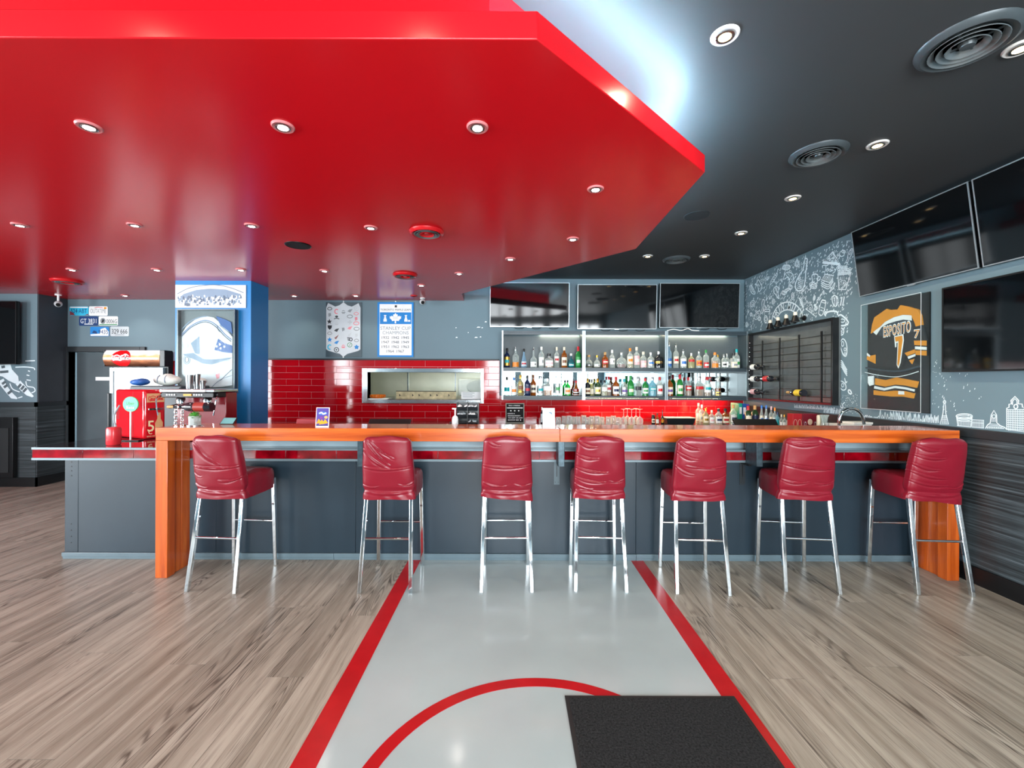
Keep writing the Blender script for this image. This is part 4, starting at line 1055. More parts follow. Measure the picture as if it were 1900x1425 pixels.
# ================================================================== bottle shelves
M_shelf = mat('shelf_slate', '#35424a', rough=0.35)
M_al = mat('shelf_edge_aluminium', '#a7b4ba', rough=0.3, metal=0.8)
M_mirror = mat('mirror', '#dfeef0', rough=0.02, metal=1.0, noise=0.0)
M_sback = mat('shelf_back', '#555f63', rough=0.45)
M_strip = emit('shelf_led', '#fff0cf', 34.0)
M_dim = mat('led_off', '#cfd6d6', rough=0.4)
SY0, SY1 = 5.985, YB - 0.012
zA, zB_, zC_, zD, zE, zF = [WY(1160, y, SY0).z for y in (742.5, 735, 690.5, 682.5, 621.5, 614.5)]
def zat(py): return WY(1160, py, SY0).z
bays = [(931, 1083, 'first bottle bay, next to the serving hatch'), (1083.5, 1236.5, 'middle bottle bay'), (1237, 1388, 'last bottle bay, next to the wine rack')]
for bi, (pa, pb, nm) in enumerate(bays):
    x0, x1 = WY(pa, 680, SY0).x, WY(pb, 680, SY0).x
    lab = ['two tier bottle shelf next to the serving hatch, mirror backed below', 'two tier bottle shelf in the middle of the three, mirror backed below', 'two tier bottle shelf next to the wine rack, mirror backed below'][bi]
    t = thing('bottle_shelf', lab, 'shelf', ((x0 + x1) / 2, 6.1, zA), 'bottle shelves')
    for xa, xb in ((x0, x0 + 0.02), (x1 - 0.02, x1)):
        MB().box(xa, xb, SY0 + 0.004, SY1, zA, zF).obj('side_panel', M_shelf, t)
        MB().box(xa, xb, SY0, SY0 + 0.0035, zA, zF + 0.005).obj('edge_strip', M_al, t)
    for za, zb_ in ((zA + 0.026, zB_), (zC_, zD), (zE + 0.030, zF)):
        MB().box(x0 + 0.0205, x1 - 0.0205, SY0 + 0.002, SY1, za, zb_).obj('shelf_board', M_shelf, t, bevel=0.002)
    for za, zb_ in ((zA, zA + 0.0255), (zE, zE + 0.0295)):
        MB().box(x0 + 0.0205, x1 - 0.0205, SY0 + 0.002, SY0 + 0.014, za, zb_).obj('front_lip', M_shelf, t)
    MB().box(x0 + 0.021, x1 - 0.021, SY0 + 0.0005, SY0 + 0.0018, zC_, zC_ + 0.008).obj('edge_lip', M_al, t)
    MB().box(x0 + 0.021, x1 - 0.021, SY1 - 0.010, SY1, zB_ + 0.001, zC_ - 0.001).obj('mirror', M_mirror, t)
    MB().box(x0 + 0.021, x1 - 0.021, SY1 - 0.010, SY1, zD + 0.001, zE - 0.001).obj('back_panel', M_sback, t)
    xs_ = x0 + 0.03 + (0.45 * (x1 - x0) if bi == 0 else 0.0)
    MB().box(xs_, x1 - 0.03 - (0.16 if bi == 2 else 0), SY1 - 0.045, SY1 - 0.015, zE + 0.0245, zE + 0.0295).obj('led_strip', M_strip, t)
    if bi: MB().box(x0 + 0.05, x1 - (0.3 if bi == 2 else 0.05), SY1 - 0.07, SY1 - 0.045, zA + 0.014, zA + 0.0255).obj('under_led', emit('under_led', '#ffd9a0', 120.0), t)
# clutter above the last bay
cl = MB(); a = WY(1239, 616, 6.0); b = WY(1302, 616, 6.0)
pts = [(0, .0, .008), (.1, .02, .03), (.2, .0, .012), (.3, .02, .04), (.36, .01, .015), (.45, .0, .01)]
tag(MB().tube([Vector((a.x + p.x, 6.03 + p.y, zF + 0.006 + p.z)) for p in crom(pts, 5)], 0.006, 8).obj('white_cable', M_white, smooth=True), 'loose white cable lying on top of the shelf beside the wine rack', 'cable')

# ================================================================== bottles
G = {'clear': glass('glass_clear', '#e9f1ef', alpha=0.22), 'blue': glass('glass_blue', '#a9cfe6', alpha=0.4), 'green': glass('glass_green', '#2f9b4a', alpha=0.55),
     'dgreen': glass('glass_bottle_green', '#2c4a2a', alpha=0.7), 'dark': glass('glass_dark', '#20242b', alpha=0.75), 'amber': glass('glass_amber', '#a2571c', alpha=0.6),
     'teal': glass('glass_teal', '#2e6f7c', alpha=0.65), 'straw': glass('glass_straw', '#c9c79a', alpha=0.4), 'aqua': glass('glass_aqua', '#9ed8e8', alpha=0.35), 'navy': glass('glass_navy', '#1f2f55', alpha=0.7)}
LQ = {'amber': glass('liquid_amber', '#c47a1d', alpha=0.5), 'brown': glass('liquid_brown', '#7a3c12', alpha=0.6), 'red': glass('liquid_red', '#a32113', alpha=0.6), 'straw': glass('liquid_straw', '#e2cf7d', alpha=0.35), 'orange': glass('liquid_orange', '#e2882c', alpha=0.6)}
COLR = {'white': '#eef0ee', 'black': '#15181c', 'gold': '#cfa040', 'red': '#c2252c', 'orange': '#e58524', 'blue': '#2b6fc0', 'teal': '#12a5ae', 'cream': '#efe6cf', 'green': '#3b9a50', 'silver': '#c6ccd0', 'cork': '#c79b62',
        'navy': '#1d2b52', 'yellow': '#e6c63c', 'pink': '#e8b9bd', 'purple': '#6a4c9c', 'brown': '#7b4a2b'}
def pc(k): return mat('bottle_' + k, COLR[k], rough=0.35 if k not in ('gold', 'silver') else 0.25, metal=0.0 if k not in ('gold', 'silver') else 0.7)
PROF = {'spirit': [(.90, 0), (1, .02), (1, .56), (.93, .62), (.6, .69), (.36, .74), (.33, .8), (.33, .95)],
        'tall': [(.92, 0), (1, .015), (1, .60), (.85, .67), (.45, .73), (.33, .78), (.33, .95)],
        'neck': [(.92, 0), (1, .02), (1, .40), (.85, .47), (.4, .55), (.24, .62), (.2, .94)],
        'cone': [(.7, 0), (.95, .04), (1, .12), (.9, .25), (.55, .52), (.3, .7), (.26, .95)],
        'squat': [(.95, 0), (1, .02), (1, .58), (.9, .64), (.34, .69), (.30, .84)],
        'round': [(.55, 0), (.85, .06), (1, .25), (.95, .40), (.7, .54), (.3, .63), (.24, .70), (.24, .9)],
        'disc': [(.5, 0), (.8, .07), (1, .3), (.92, .48), (.6, .63), (.22, .70), (.19, .93)],
        'wine': [(.95, 0), (1, .015), (1, .58), (.8, .68), (.42, .76), (.36, .82), (.36, .98)],
        'jar': [(.95, 0), (1, .03), (1, .72), (.85, .80), (.78, .84)]}
SQ = {'squat': 5.0}
def bottle(x, y, z, h, r, kind, gl, cap, label, desc, where, liq=None, lz=(0.12, 0.5), mark=None, sq=None, group='bottles on the shelves', topc=None):
    t = thing('bottle', (desc + ', ' + where).strip(), 'bottle', (x, y, z), group)
    p = sq or SQ.get(kind, 2.0)
    sy = 0.42 if kind == 'disc' else 1.0
    prof = [(a * r, b * h) for a, b in PROF[kind]]
    c = Vector((x, y, z))
    b = MB().lathe(prof, c, 20, p, sy=sy).obj('glass_body', G[gl], t, smooth=True)
    if liq:
        lv = {'squat': .4, 'round': .3, 'disc': .25}.get(kind, .45)
        lp = [(a * r * .93, max(b_ * h, .004)) for a, b_ in PROF[kind] if b_ <= lv]
        lp.append((lp[-1][0] if kind not in ('disc', 'round') else lp[-1][0] * 1.0, lv * h))
        MB().lathe(lp, c, 16, p, sy=sy).obj('liquid', LQ[liq], t, smooth=True)
    nr = PROF[kind][-1][0] * r; z0 = PROF[kind][-1][1]
    if cap:
        if cap == 'pour':
            MB().lathe([(nr * 1.05, z0 * h - 0.02), (nr * 1.05, z0 * h), (nr * .5, z0 * h + 0.008), (nr * .35, h + 0.02), (nr * .2, h + 0.022)], c, 12).obj('pourer', mat('pourer_metal', '#c3cbd0', rough=0.2, metal=0.9), t, smooth=True)
        else:
            k = 1.18 if kind not in ('squat', 'round', 'disc') else 1.5
            lo = {'squat': .82, 'round': .84, 'disc': .86, 'jar': .80, 'wine': .78, 'tall': .84, 'spirit': .83, 'neck': .84, 'cone': .84}[kind]
            MB().lathe([(nr * k, lo * h), (nr * k, h * .985), (nr * k * .85, h)], c, 14).obj('cap', pc(cap), t, smooth=True)
    if topc:
        MB().lathe([(nr * 1.1, h * .68), (nr * 1.1, h * .84)], c, 14).obj('neck_foil', pc(topc), t, smooth=True)
    if label:
        a0, a1 = lz; n = 12; rr = r * 1.012
        vs = []; fs = []
        for zz in (a0 * h, a1 * h):
            # radius follows the body
            f = zz / h; pr = PROF[kind]; ra = pr[0][0]
            for q in range(len(pr) - 1):
                if pr[q][1] <= f <= pr[q + 1][1]:
                    tt = (f - pr[q][1]) / max(1e-6, pr[q + 1][1] - pr[q][1]); ra = pr[q][0] + tt * (pr[q + 1][0] - pr[q][0])
            for i in range(n + 1):
                th = PI + PI * (0.12 + 0.76 * i / n)
                cs, sn = math.cos(th), math.sin(th); k = (abs(cs) ** p + abs(sn) ** p) ** (-1 / p)
                vs.append((x + rr * ra * k * cs, y + rr * ra * k * sn * sy - 0.0006, z + zz))
        fs = [(i, i + 1, n + 2 + i, n + 1 + i) for i in range(n)]
        lo_ = MB().add(vs, fs).obj('label', pc(label), t, smooth=True)
        if mark:
            zm0, zm1 = a0 + (a1 - a0) * .32, a0 + (a1 - a0) * .66
            vs = []
            for zz in (zm0 * h, zm1 * h):
                for i in range(n + 1):
                    th = PI + PI * (0.26 + 0.48 * i / n); cs, sn = math.cos(th), math.sin(th); k = (abs(cs) ** p + abs(sn) ** p) ** (-1 / p)
                    vs.append((x + (rr + 0.001) * k * cs, y + (rr + 0.001) * k * sn * sy - 0.0006, z + zz))
            MB().add(vs, fs).obj('label_mark', pc(mark), lo_, smooth=True)
    return t
# (zoom-x centre, top, base, width) in the crop [900,500] x3.8 ; kind, glass, cap, label, mark, liquid, label z-range, description
UP = [
 (155, 555, 688, 40, 'tall', 'navy', 'black', 'gold', 'teal', None, (.1, .55), 'dark bottle with gold and teal label'),
 (215, 556, 690, 48, 'spirit', 'clear', 'pour', 'orange', None, None, (.04, .28), 'clear bottle with an orange foot label and pourer'),
 (274, 560, 690, 44, 'cone', 'blue', 'black', 'white', 'red', None, (.1, .32), 'cone shaped blue bottle with white label'),
 (342, 556, 690, 48, 'neck', 'clear', 'pour', 'white', 'silver', None, (.05, .3), 'long necked clear bottle with short square body'),
 (397, 545, 690, 40, 'tall', 'clear', 'white', 'white', 'silver', None, (.1, .5), 'tall clear bottle with white cap and label'),
 (451, 593, 692, 56, 'squat', 'clear', 'black', 'white', 'pink', 'orange', (.12, .5), 'square decanter bottle with black stopper'),
 (505, 547, 692, 36, 'tall', 'clear', 'cream', 'white', 'red', None, (.25, .55), 'slim clear bottle with cream cap and red mark'),
 (558, 547, 694, 40, 'tall', 'amber', 'cream', 'cream', 'brown', 'brown', (.1, .5), 'brown spirit bottle with cream cap'),
 (606, 593, 694, 48, 'round', 'teal', 'white', 'teal', 'white', None, (.1, .3), 'round teal bottle with white stopper'),
 (663, 543, 694, 38, 'wine', 'green', 'red', 'green', 'white', None, (.1, .5), 'green bottle with red cap'),
 (731, 603, 694, 56, 'round', 'clear', 'cork', 'black', 'silver', 'straw', (.1, .3), 'squat round bottle with cork ball and black label'),
 (789, 606, 694, 50, 'round', 'clear', 'gold', 'white', 'silver', 'straw', (.1, .3), 'squat round bottle with gold ball stopper'),
 (846, 583, 694, 44, 'spirit', 'amber', 'cork', 'red', 'cream', 'red', (.25, .5), 'reddish bottle with cork top and red label'),
 (895, 567, 694, 40, 'spirit', 'clear', 'white', 'white', 'silver', None, (.2, .52), 'clear bottle with tall white neck'),
 (962, 588, 696, 76, 'disc', 'clear', 'silver', None, None, 'red', (.1, .3), 'wide flat round decanter with silver stopper'),
 (1022, 555, 696, 42, 'tall', 'clear', 'orange', 'cream', 'orange', 'straw', (.2, .58), 'bottle with bright orange cap and cream label'),
 (1068, 547, 696, 42, 'tall', 'clear', 'cream', 'pink', 'white', None, (.15, .58), 'tall clear bottle with pale pink label'),
 (1115, 580, 696, 46, 'spirit', 'clear', 'cream', 'pink', 'cream', None, (.05, .45), 'clear shouldered bottle with blush paper label'),
 (1168, 585, 696, 48, 'spirit', 'clear', 'silver', 'silver', 'blue', None, (.15, .5), 'clear bottle with silver and blue label'),
 (1229, 578, 696, 56, 'spirit', 'dark', 'silver', 'gold', 'navy', 'brown', (.28, .4), 'dark flask bottle with gold band'),
 (1297, 525, 700, 36, 'tall', 'blue', 'pour', 'blue', 'white', None, (.08, .4), 'tall bottle with bright blue neck'),
 (1345, 532, 700, 38, 'tall', 'clear', 'pour', 'cream', 'red', None, (.2, .5), 'tall clear bottle with red shoulder text and pourer'),
 (1397, 574, 700, 44, 'spirit', 'clear', 'pour', 'white', 'blue', None, (.1, .55), 'clear bottle with blue lettering and pourer'),
 (1454, 590, 702, 44, 'spirit', 'straw', 'silver', 'red', None, None, (.42, .58), 'pale green bottle with red shoulder band'),
 (1507, 576, 702, 42, 'spirit', 'clear', 'pour', 'orange', 'red', None, (.15, .45), 'clear bottle with an orange round label'),
 (1557, 567, 704, 40, 'tall', 'clear', 'green', 'red', 'white', None, (.03, .32), 'clear bottle with red fruit foot and green cap'),
 (1620, 585, 704, 48, 'spirit', 'clear', 'orange', 'orange', None, 'orange', (.05, .3), 'clear bottle with orange liqueur label'),
 (1652, 600, 700, 32, 'spirit', 'clear', 'gold', 'white', 'silver', None, (.1, .4), 'small clear bottle with gold cap beside the orange one'),
 (1684, 598, 702, 36, 'spirit', 'clear', 'silver', 'white', 'black', None, (.1, .45), 'small clear bottle with black lettering'),
 (1717, 594, 702, 38, 'spirit', 'clear', 'silver', 'silver', 'white', None, (.1, .45), 'small clear bottle with silver label'),
 (1753, 588, 702, 40, 'squat', 'clear', 'black', 'cream', 'silver', None, (.05, .42), 'square clear bottle with black cap and cream label'),
 (1785, 560, 702, 42, 'spirit', 'clear', 'teal', 'white', 'green', None, (.05, .5), 'clear bottle with teal cap and green mark')]
LO = [
 (153, 757, 880, 42, 'spirit', 'clear', 'black', 'teal', None, None, (.22, .42), 'clear bottle with a teal band'),
 (204, 760, 882, 42, 'spirit', 'clear', 'blue', 'white', 'orange', None, (.05, .5), 'white bottle with orange mark and blue cap'),
 (251, 743, 882, 44, 'spirit', 'straw', 'gold', 'gold', 'brown', 'amber', (.15, .65), 'golden bottle with brown mark'),
 (300, 745, 882, 40, 'spirit', 'navy', 'black', 'navy', 'red', None, (.1, .5), 'dark blue bottle with red mark'),
 (341, 743, 882, 40, 'spirit', 'amber', 'brown', 'cream', 'black', 'brown', (.15, .5), 'brown bottle with cream label and dark emblem'),
 (392, 748, 882, 44, 'spirit', 'clear', 'silver', 'silver', 'teal', None, (.1, .5), 'clear bottle with a silver green label'),
 (442, 768, 884, 60, 'squat', 'clear', 'silver', 'white', None, 'orange', (.3, .55), 'wide clear flask with amber liquid'),
 (512, 748, 882, 38, 'tall', 'clear', 'pour', 'silver', 'green', None, (.1, .6), 'slim frosted bottle with palm mark and pourer'),
 (582, 778, 884, 42, 'spirit', 'green', 'black', 'cream', 'orange', None, (.1, .5), 'green shouldered bottle with cream label'),
 (641, 783, 884, 50, 'cone', 'amber', 'red', 'white', 'black', 'red', (.05, .25), 'red bellied bottle with white foot label'),
 (722, 768, 886, 42, 'wine', 'dark', 'gold', 'cream', 'brown', None, (.1, .45), 'dark bottle with gold foil and cream label'),
 (757, 772, 884, 30, 'wine', 'straw', 'black', 'cream', None, None, (.1, .4), 'slender olive bottle with black top'),
 (793, 768, 886, 44, 'wine', 'dgreen', 'gold', 'cream', 'gold', None, (.1, .5), 'olive green wine shaped bottle with cream label'),
 (842, 780, 886, 42, 'spirit', 'clear', 'black', 'white', None, 'straw', (.3, .55), 'clear bottle of pale yellow spirit'),
 (876, 755, 886, 38, 'spirit', 'clear', 'red', 'white', 'red', 'amber', (.2, .55), 'clear bottle with red cap and amber liquid'),
 (922, 757, 888, 48, 'spirit', 'amber', 'red', 'white', 'navy', 'amber', (.1, .5), 'amber bottle with white seal label and red cap'),
 (981, 772, 888, 50, 'spirit', 'clear', 'teal', 'silver', 'purple', None, (.1, .5), 'clear bottle with purple grey label'),
 (1026, 750, 888, 44, 'wine', 'green', 'green', 'straw' if False else 'green', 'cream', None, (.05, .5), 'bright green wine shaped bottle'),
 (1079, 757, 888, 42, 'squat', 'clear', 'silver', 'black', None, None, (.3, .5), 'square clear bottle with a slanted black label'),
 (1129, 767, 890, 44, 'spirit', 'green', 'red', 'white', 'green', None, (.15, .45), 'green bottle with white label and red cap'),
 (1180, 758, 890, 50, 'spirit', 'aqua', 'silver', 'aqua' if False else 'teal', 'white', None, (.3, .45), 'pale aqua blue square bottle'),
 (1236, 758, 890, 42, 'spirit', 'clear', 'red', 'white', 'red', None, (.1, .55), 'white labelled bottle with red cap and figure'),
 (1301, 752, 890, 46, 'spirit', 'amber', 'black', 'cream', 'purple', 'brown', (.1, .45), 'brown bottle with purple crest label'),
 (1373, 740, 890, 42, 'wine', 'green', 'red', 'cream', 'green', None, (.1, .5), 'green whiskey bottle with red top and cream label'),
 (1441, 760, 890, 44, 'spirit', 'clear', 'red', 'red', 'white', 'amber', (.3, .55), 'amber bottle with a round red seal'),
 (1508, 760, 890, 50, 'squat', 'clear', 'silver', 'red', None, 'amber', (.36, .52), 'square amber whisky bottle with slanted red label'),
 (1565, 757, 892, 54, 'spirit', 'clear', 'red', 'white', 'teal', 'amber', (.2, .6), 'broad bottle with white label and red cap'),
 (1640, 770, 892, 48, 'cone', 'clear', 'white', 'gold', 'black', 'brown', (.05, .25), 'cognac shaped bottle with gold foot label')]
YBOT = 6.085
def zoomp(zx, zy): return 900 + zx / 3.8, 500 + zy / 3.8
for tier, lst in (('upper', UP), ('lower', LO)):
    for (zx, zt_, zb_, wz, kind, gl, cap, lab, mk, lq, lz, desc) in lst:
        px, p_t = zoomp(zx, zt_); _, p_b = zoomp(zx, zb_)
        bay = 0 if zx < 690 else (1 if zx < 1272 else 2)
        y = YBOT + 0.02 * math.sin(zx)
        zz = (zD if tier == 'upper' else zB_) + 0.0005
        x = WY(px, p_b, y).x
        h = WY(px, p_t, y).z - zz
        r = wz / 3.8 / 2 * y / FPX
        lo_, hi_ = WY(bays[bay][0], 680, SY0).x + 0.023 + r, WY(bays[bay][1], 680, SY0).x - 0.023 - r
        x = min(max(x, lo_), hi_)
        if zx in (1441, 1652, 1717, 876, 757, 1785): y += 0.045
        bottle(x, y, zz, h, r, kind, gl, cap, lab, desc, 'on the %s tier' % tier, lq, lz, mk)
# ================================================================== right wall: wine rack
M_rackb = mat('rack_board', '#5a5f60', rough=0.2, noise=0.1)
def mw(px, py, dx=0.0): return WX(px, py, XW - dx)
RY0, RY1, RZ0, RZ1 = 4.40, 5.975, 1.212, 2.112
rk = thing('wine_rack', 'black framed wall wine rack with thin rods and wires', 'wine rack', (XW, (RY0 + RY1) / 2, RZ0))
MB().box(XW - 0.024, XW - 0.005, RY0, RY1, RZ0, RZ1).obj('back_board', M_rackb, rk)
for a, b, c, d in ((RY0, RY0 + 0.022, RZ0, RZ1), (RY1 - 0.022, RY1, RZ0, RZ1), (RY0 + 0.022, RY1 - 0.022, RZ0, RZ0 + 0.022), (RY0 + 0.022, RY1 - 0.022, RZ1 - 0.022, RZ1)):
    MB().box(XW - 0.09, XW - 0.0245, a, b, c, d).obj('frame_rail', M_black if c > RZ0 or d > RZ0 + 0.03 else mat('rack_maroon', '#4a1018', rough=0.35), rk, bevel=0.002)
rods_y = [mw(px, 660, 0.075).y for px in (1415, 1447, 1483, 1525)]
for y in rods_y:
    MB().box(XW - 0.086, XW - 0.072, y - 0.009, y + 0.009, RZ0 + 0.0225, 1.99).obj('rod', M_black, rk)
for y in (RY1 - 0.03,):
    for q in range(12): MB().sphere((XW - 0.08, y, RZ0 + 0.08 + q * 0.063), 0.007, 10, 6).obj('stud', M_chrome, rk, smooth=True)
for q in range(9):
    z = 1.285 + q * 0.082
    MB().box(XW - 0.0715, XW - 0.065, RY0 + 0.0225, RY1 - 0.0225, z, z + 0.0065).obj('wire', M_black, rk)
def wine(ya, z, direction, lab_c, foil, desc, x=XW - 0.125):
    """bottle lying along the wall; base at ya, neck towards direction (+1 = away from the camera)"""
    t = thing('wine_bottle', desc, 'wine bottle', (x, ya, z - 0.037), 'bottles in the wine rack')
    ax = (Vector((1, 0, 0)), Vector((0, 0, 1)), Vector((0, direction, 0)))
    L, r = 0.30, 0.0365
    MB().lathe([(a * r, b * L) for a, b in PROF['wine']], (x, ya, z), 18, ax=ax).obj('glass_body', G['dark'], t, smooth=True)
    MB().lathe([(r * 1.02, L * .14), (r * 1.02, L * .46)], (x, ya, z), 18, ax=ax).obj('label', pc(lab_c), t, smooth=True)
    MB().lathe([(r * .42, L * .80), (r * .42, L * .995), (r * .3, L)], (x, ya, z), 14, ax=ax).obj('foil', pc(foil), t, smooth=True)
for zx, zy, dr, lc, fo, ds in ((150, 820, -1, 'white', 'black', 'dark wine bottle with white label, topmost in the wine rack'), (150, 970, -1, 'white', 'black', 'dark wine bottle with white label in the middle row of the rack'),
                               (312, 968, -1, 'red', 'black', 'dark wine bottle with red and white label in the middle row of the rack'), (150, 1132, -1, 'pink', 'black', 'dark wine bottle with pale label in the bottom row of the rack'),
                               (690, 1146, 1, 'yellow', 'cork', 'wine bottle with yellow label alone in the bottom row of the rack')):
    p = mw(1380 + zx / 6.786, 560 + zy / 6.786, 0.125)
    wine(p.y + (0.12 if dr < 0 else -0.10), p.z, dr, lc, fo, ds)
# peg hooks holding each bottle are part of the rack
# spot lamps over the rack
for q, (zx, zy) in enumerate(((602, 1262), (750, 1215), (905, 1175), (1075, 1120))):
    p = mw(1370 + zx / 10.18, 480 + zy / 10.18, 0.11)
    t = thing('rack_spotlight', 'small black cone spotlight with pale cap above the wine rack', 'light', (p.x, p.y, RZ1), 'spotlights above the wine rack')
    MB().cyl((XW - 0.001, p.y, p.z + 0.0), (p.x, p.y, p.z + 0.0), 0.006, n=10).obj('arm', M_black, t)
    MB().cyl((XW - 0.012, p.y, p.z), (XW - 0.001, p.y, p.z), 0.03, n=16).obj('wall_plate', M_black, t)
    MB().lathe([(0.022, 0.03), (0.030, 0.0), (0.046, -0.045), (0.043, -0.045), (0.02, 0.0)], p, 20).obj('shade', M_black, t, smooth=True)
    MB().lathe([(0.020, 0.028), (0.020, 0.062), (0.012, 0.07)], p, 16).obj('cap', pc('cream'), t, smooth=True)
    MB().cyl(p + Vector((0, 0, -0.036)), p + Vector((0, 0, -0.040)), 0.036, n=18).obj('diffuser', M_white, t)

# ================================================================== framed hockey jersey
JY0, JY1, JZ0, JZ1 = 4.06, 3.456, 1.20, 2.18
JF = (Vector((XW, JY0, JZ0)), -Y_, Z_, -X_)
jw, jh = JY0 - JY1, JZ1 - JZ0
jf = thing('jersey_display', 'acrylic wall case holding a black, gold and white hockey jersey', 'display case', (XW, (JY0 + JY1) / 2, JZ0))
rect(MB(), JF, 0, jw, 0, jh, 0.008, 0.012).obj('backing', M_black, jf)
acr = glass('acrylic', '#f6fafa', alpha=0.02, amax=0.10, body='#9aa4a8')
for a, b, c, d in ((0.004, 0.008, 0.006, jh - 0.006), (jw - 0.008, jw - 0.004, 0.006, jh - 0.006), (0.008, jw - 0.008, 0.006, 0.010), (0.008, jw - 0.008, jh - 0.010, jh - 0.006)):
    rect(MB(), JF, a, b, c, d, 0.0125, 0.076).obj('acrylic_side', acr, jf)
rect(MB(), JF, 0.004, jw - 0.004, 0.006, jh - 0.006, 0.0765, 0.0795).obj('acrylic_front', acr, jf)
M_acre = mat('acrylic_edge', '#dfe9ec', rough=0.2)
for a, b, c, d in ((0.004, 0.007, 0.006, jh - 0.006), (jw - 0.007, jw - 0.004, 0.006, jh - 0.006), (0.007, jw - 0.007, 0.006, 0.009), (0.007, jw - 0.007, jh - 0.009, jh - 0.006)):
    rect(MB(), JF, a, b, c, d, 0.0796, 0.0806).obj('polished_edge', M_acre, jf)
for y in (JY0 - 0.02, JY1 + 0.02):
    pass
def J(zx, zy, dx=0.035):
    p = WX(1590 + zx / 5.935, 530 + zy / 5.935, XW - dx)
    return (min(max(JY0 - p.y, 0.012), jw - 0.012), p.z - JZ0)
jers = jf
def jp(name, pts, m, t0, t1): return MB().slab([J(*p) for p in pts], JF, t0, t1).obj(name, m, jf)
M_jb = mat('jersey_black', '#1d1e21', rough=0.75, bump=0.3, bscale=25); M_jg = mat('jersey_gold', '#d98b14', rough=0.7, bump=0.2, bscale=25); M_jw = mat('jersey_white', '#e8eced', rough=0.7)
M_js = mat('jersey_slate', '#2f3a45', rough=0.75)
jp('jersey_body', [(150, 530), (240, 440), (470, 330), (600, 330), (705, 435), (748, 600), (620, 640), (640, 760), (520, 760), (480, 905), (330, 905), (200, 870), (195, 760), (105, 745), (130, 600)], M_jb, 0.0125, 0.026)
jp('yoke_slate', [(225, 545), (270, 445), (420, 392), (500, 376), (592, 384), (605, 505), (450, 520), (290, 560)], M_js, 0.026, 0.0275)
jp('yoke_white', [(170, 512), (245, 455), (300, 400), (400, 347), (500, 322), (592, 326), (594, 384), (500, 374), (420, 392), (330, 420), (262, 458), (205, 543)], M_jw, 0.026, 0.0285)
jp('shoulders', [(145, 527), (160, 430), (185, 350), (320, 255), (350, 268), (440, 262), (470, 215), (560, 232), (660, 262), (692, 330), (706, 432), (640, 450), (628, 410), (592, 328), (510, 318), (400, 345), (290, 405), (240, 455), (172, 512)], M_jg, 0.0125, 0.030)
jp('cuff', [(620, 605), (758, 605), (758, 662), (626, 655)], M_jg, 0.026, 0.030)
jp('cuff', [(632, 668), (760, 675), (760, 708), (632, 700)], M_jw, 0.026, 0.030)
jp('cuff', [(634, 712), (760, 717), (760, 770), (640, 763)], M_jg, 0.026, 0.030)
jp('cuff', [(518, 742), (628, 702), (634, 742), (546, 775)], M_jg, 0.026, 0.031)
jp('cuff', [(550, 782), (634, 752), (634, 776), (562, 806)], M_jw, 0.026, 0.031)
jp('cuff', [(566, 822), (625, 806), (600, 865)], M_jg, 0.026, 0.031)
jp('cuff', [(100, 780), (196, 760), (196, 860), (96, 815)], M_jg, 0.026, 0.030)
jp('cuff', [(105, 742), (140, 770), (135, 785), (102, 768)], M_jw, 0.0262, 0.0305)
jp('hem_gold', [(190, 1020), (300, 1040), (420, 1012), (530, 1030), (655, 1055), (635, 1125), (520, 1100), (410, 1090), (300, 1113), (186, 1090)], M_jg, 0.0125, 0.026)
jp('hem_black', [(186, 1091), (300, 1114), (410, 1091), (520, 1101), (634, 1126), (616, 1184), (520, 1160), (400, 1154), (290, 1166), (172, 1148)], M_jb, 0.0125, 0.025)
jp('hem_white', [(182, 1103), (290, 1128), (410, 1103), (520, 1118), (626, 1143), (620, 1167), (520, 1142), (405, 1127), (290, 1155), (177, 1132)], M_jw, 0.025, 0.0265)
jp('hem_gold', [(172, 1150), (290, 1167), (400, 1156), (520, 1161), (615, 1186), (600, 1242), (500, 1222), (370, 1222), (172, 1202)], M_jg, 0.0125, 0.026)
jp('patch', [(445, 1160), (510, 1163), (510, 1200), (445, 1198)], M_jw, 0.026, 0.0275)
jp('tag', [(95, 1000), (160, 992), (168, 1090), (120, 1105), (98, 1070)], M_jw, 0.0125, 0.02)
u0, v0 = J(290, 510); u1, v1 = J(580, 448)
dv = Vector((u1 - u0, v1 - v0)); 
fr_n = (JF[0] + JF[1] * u0 + JF[2] * v0, (JF[1] * dv.x + JF[2] * dv.y).normalized(), Z_, -X_)
text_mb(MB(), 'ESPOSITO', fr_n, dv.length * .5, 0.0, dv.length * 1.05, 0.105, t1=0.0292, offset=0.045, spacing=1.12).obj('name_outline', M_jw, jf)
text_mb(MB(), 'ESPOSITO', fr_n, dv.length * .5, 0.0, dv.length * 1.0, 0.085, t1=0.0305, offset=-0.005, spacing=1.15).obj('name', M_jg, jf)
jp('number_outline', [(400, 556), (500, 534), (506, 600), (470, 850), (446, 912), (428, 872), (436, 700), (438, 628), (424, 632), (424, 675), (410, 680)], M_jw, 0.026, 0.0275)
jp('number', [(409, 566), (490, 550), (494, 600), (460, 845), (446, 890), (437, 865), (446, 700), (450, 610), (418, 618)], M_jg, 0.0275, 0.029)
ua, va = J(655, 530); text_mb(MB(), '7', JF, ua, va, 0.055, 0.075, t1=0.0305, offset=0.04).obj('sleeve_outline', M_jw, jf)
text_mb(MB(), '7', JF, ua, va, 0.045, 0.062, t1=0.0312).obj('sleeve_number', M_jg, jf)
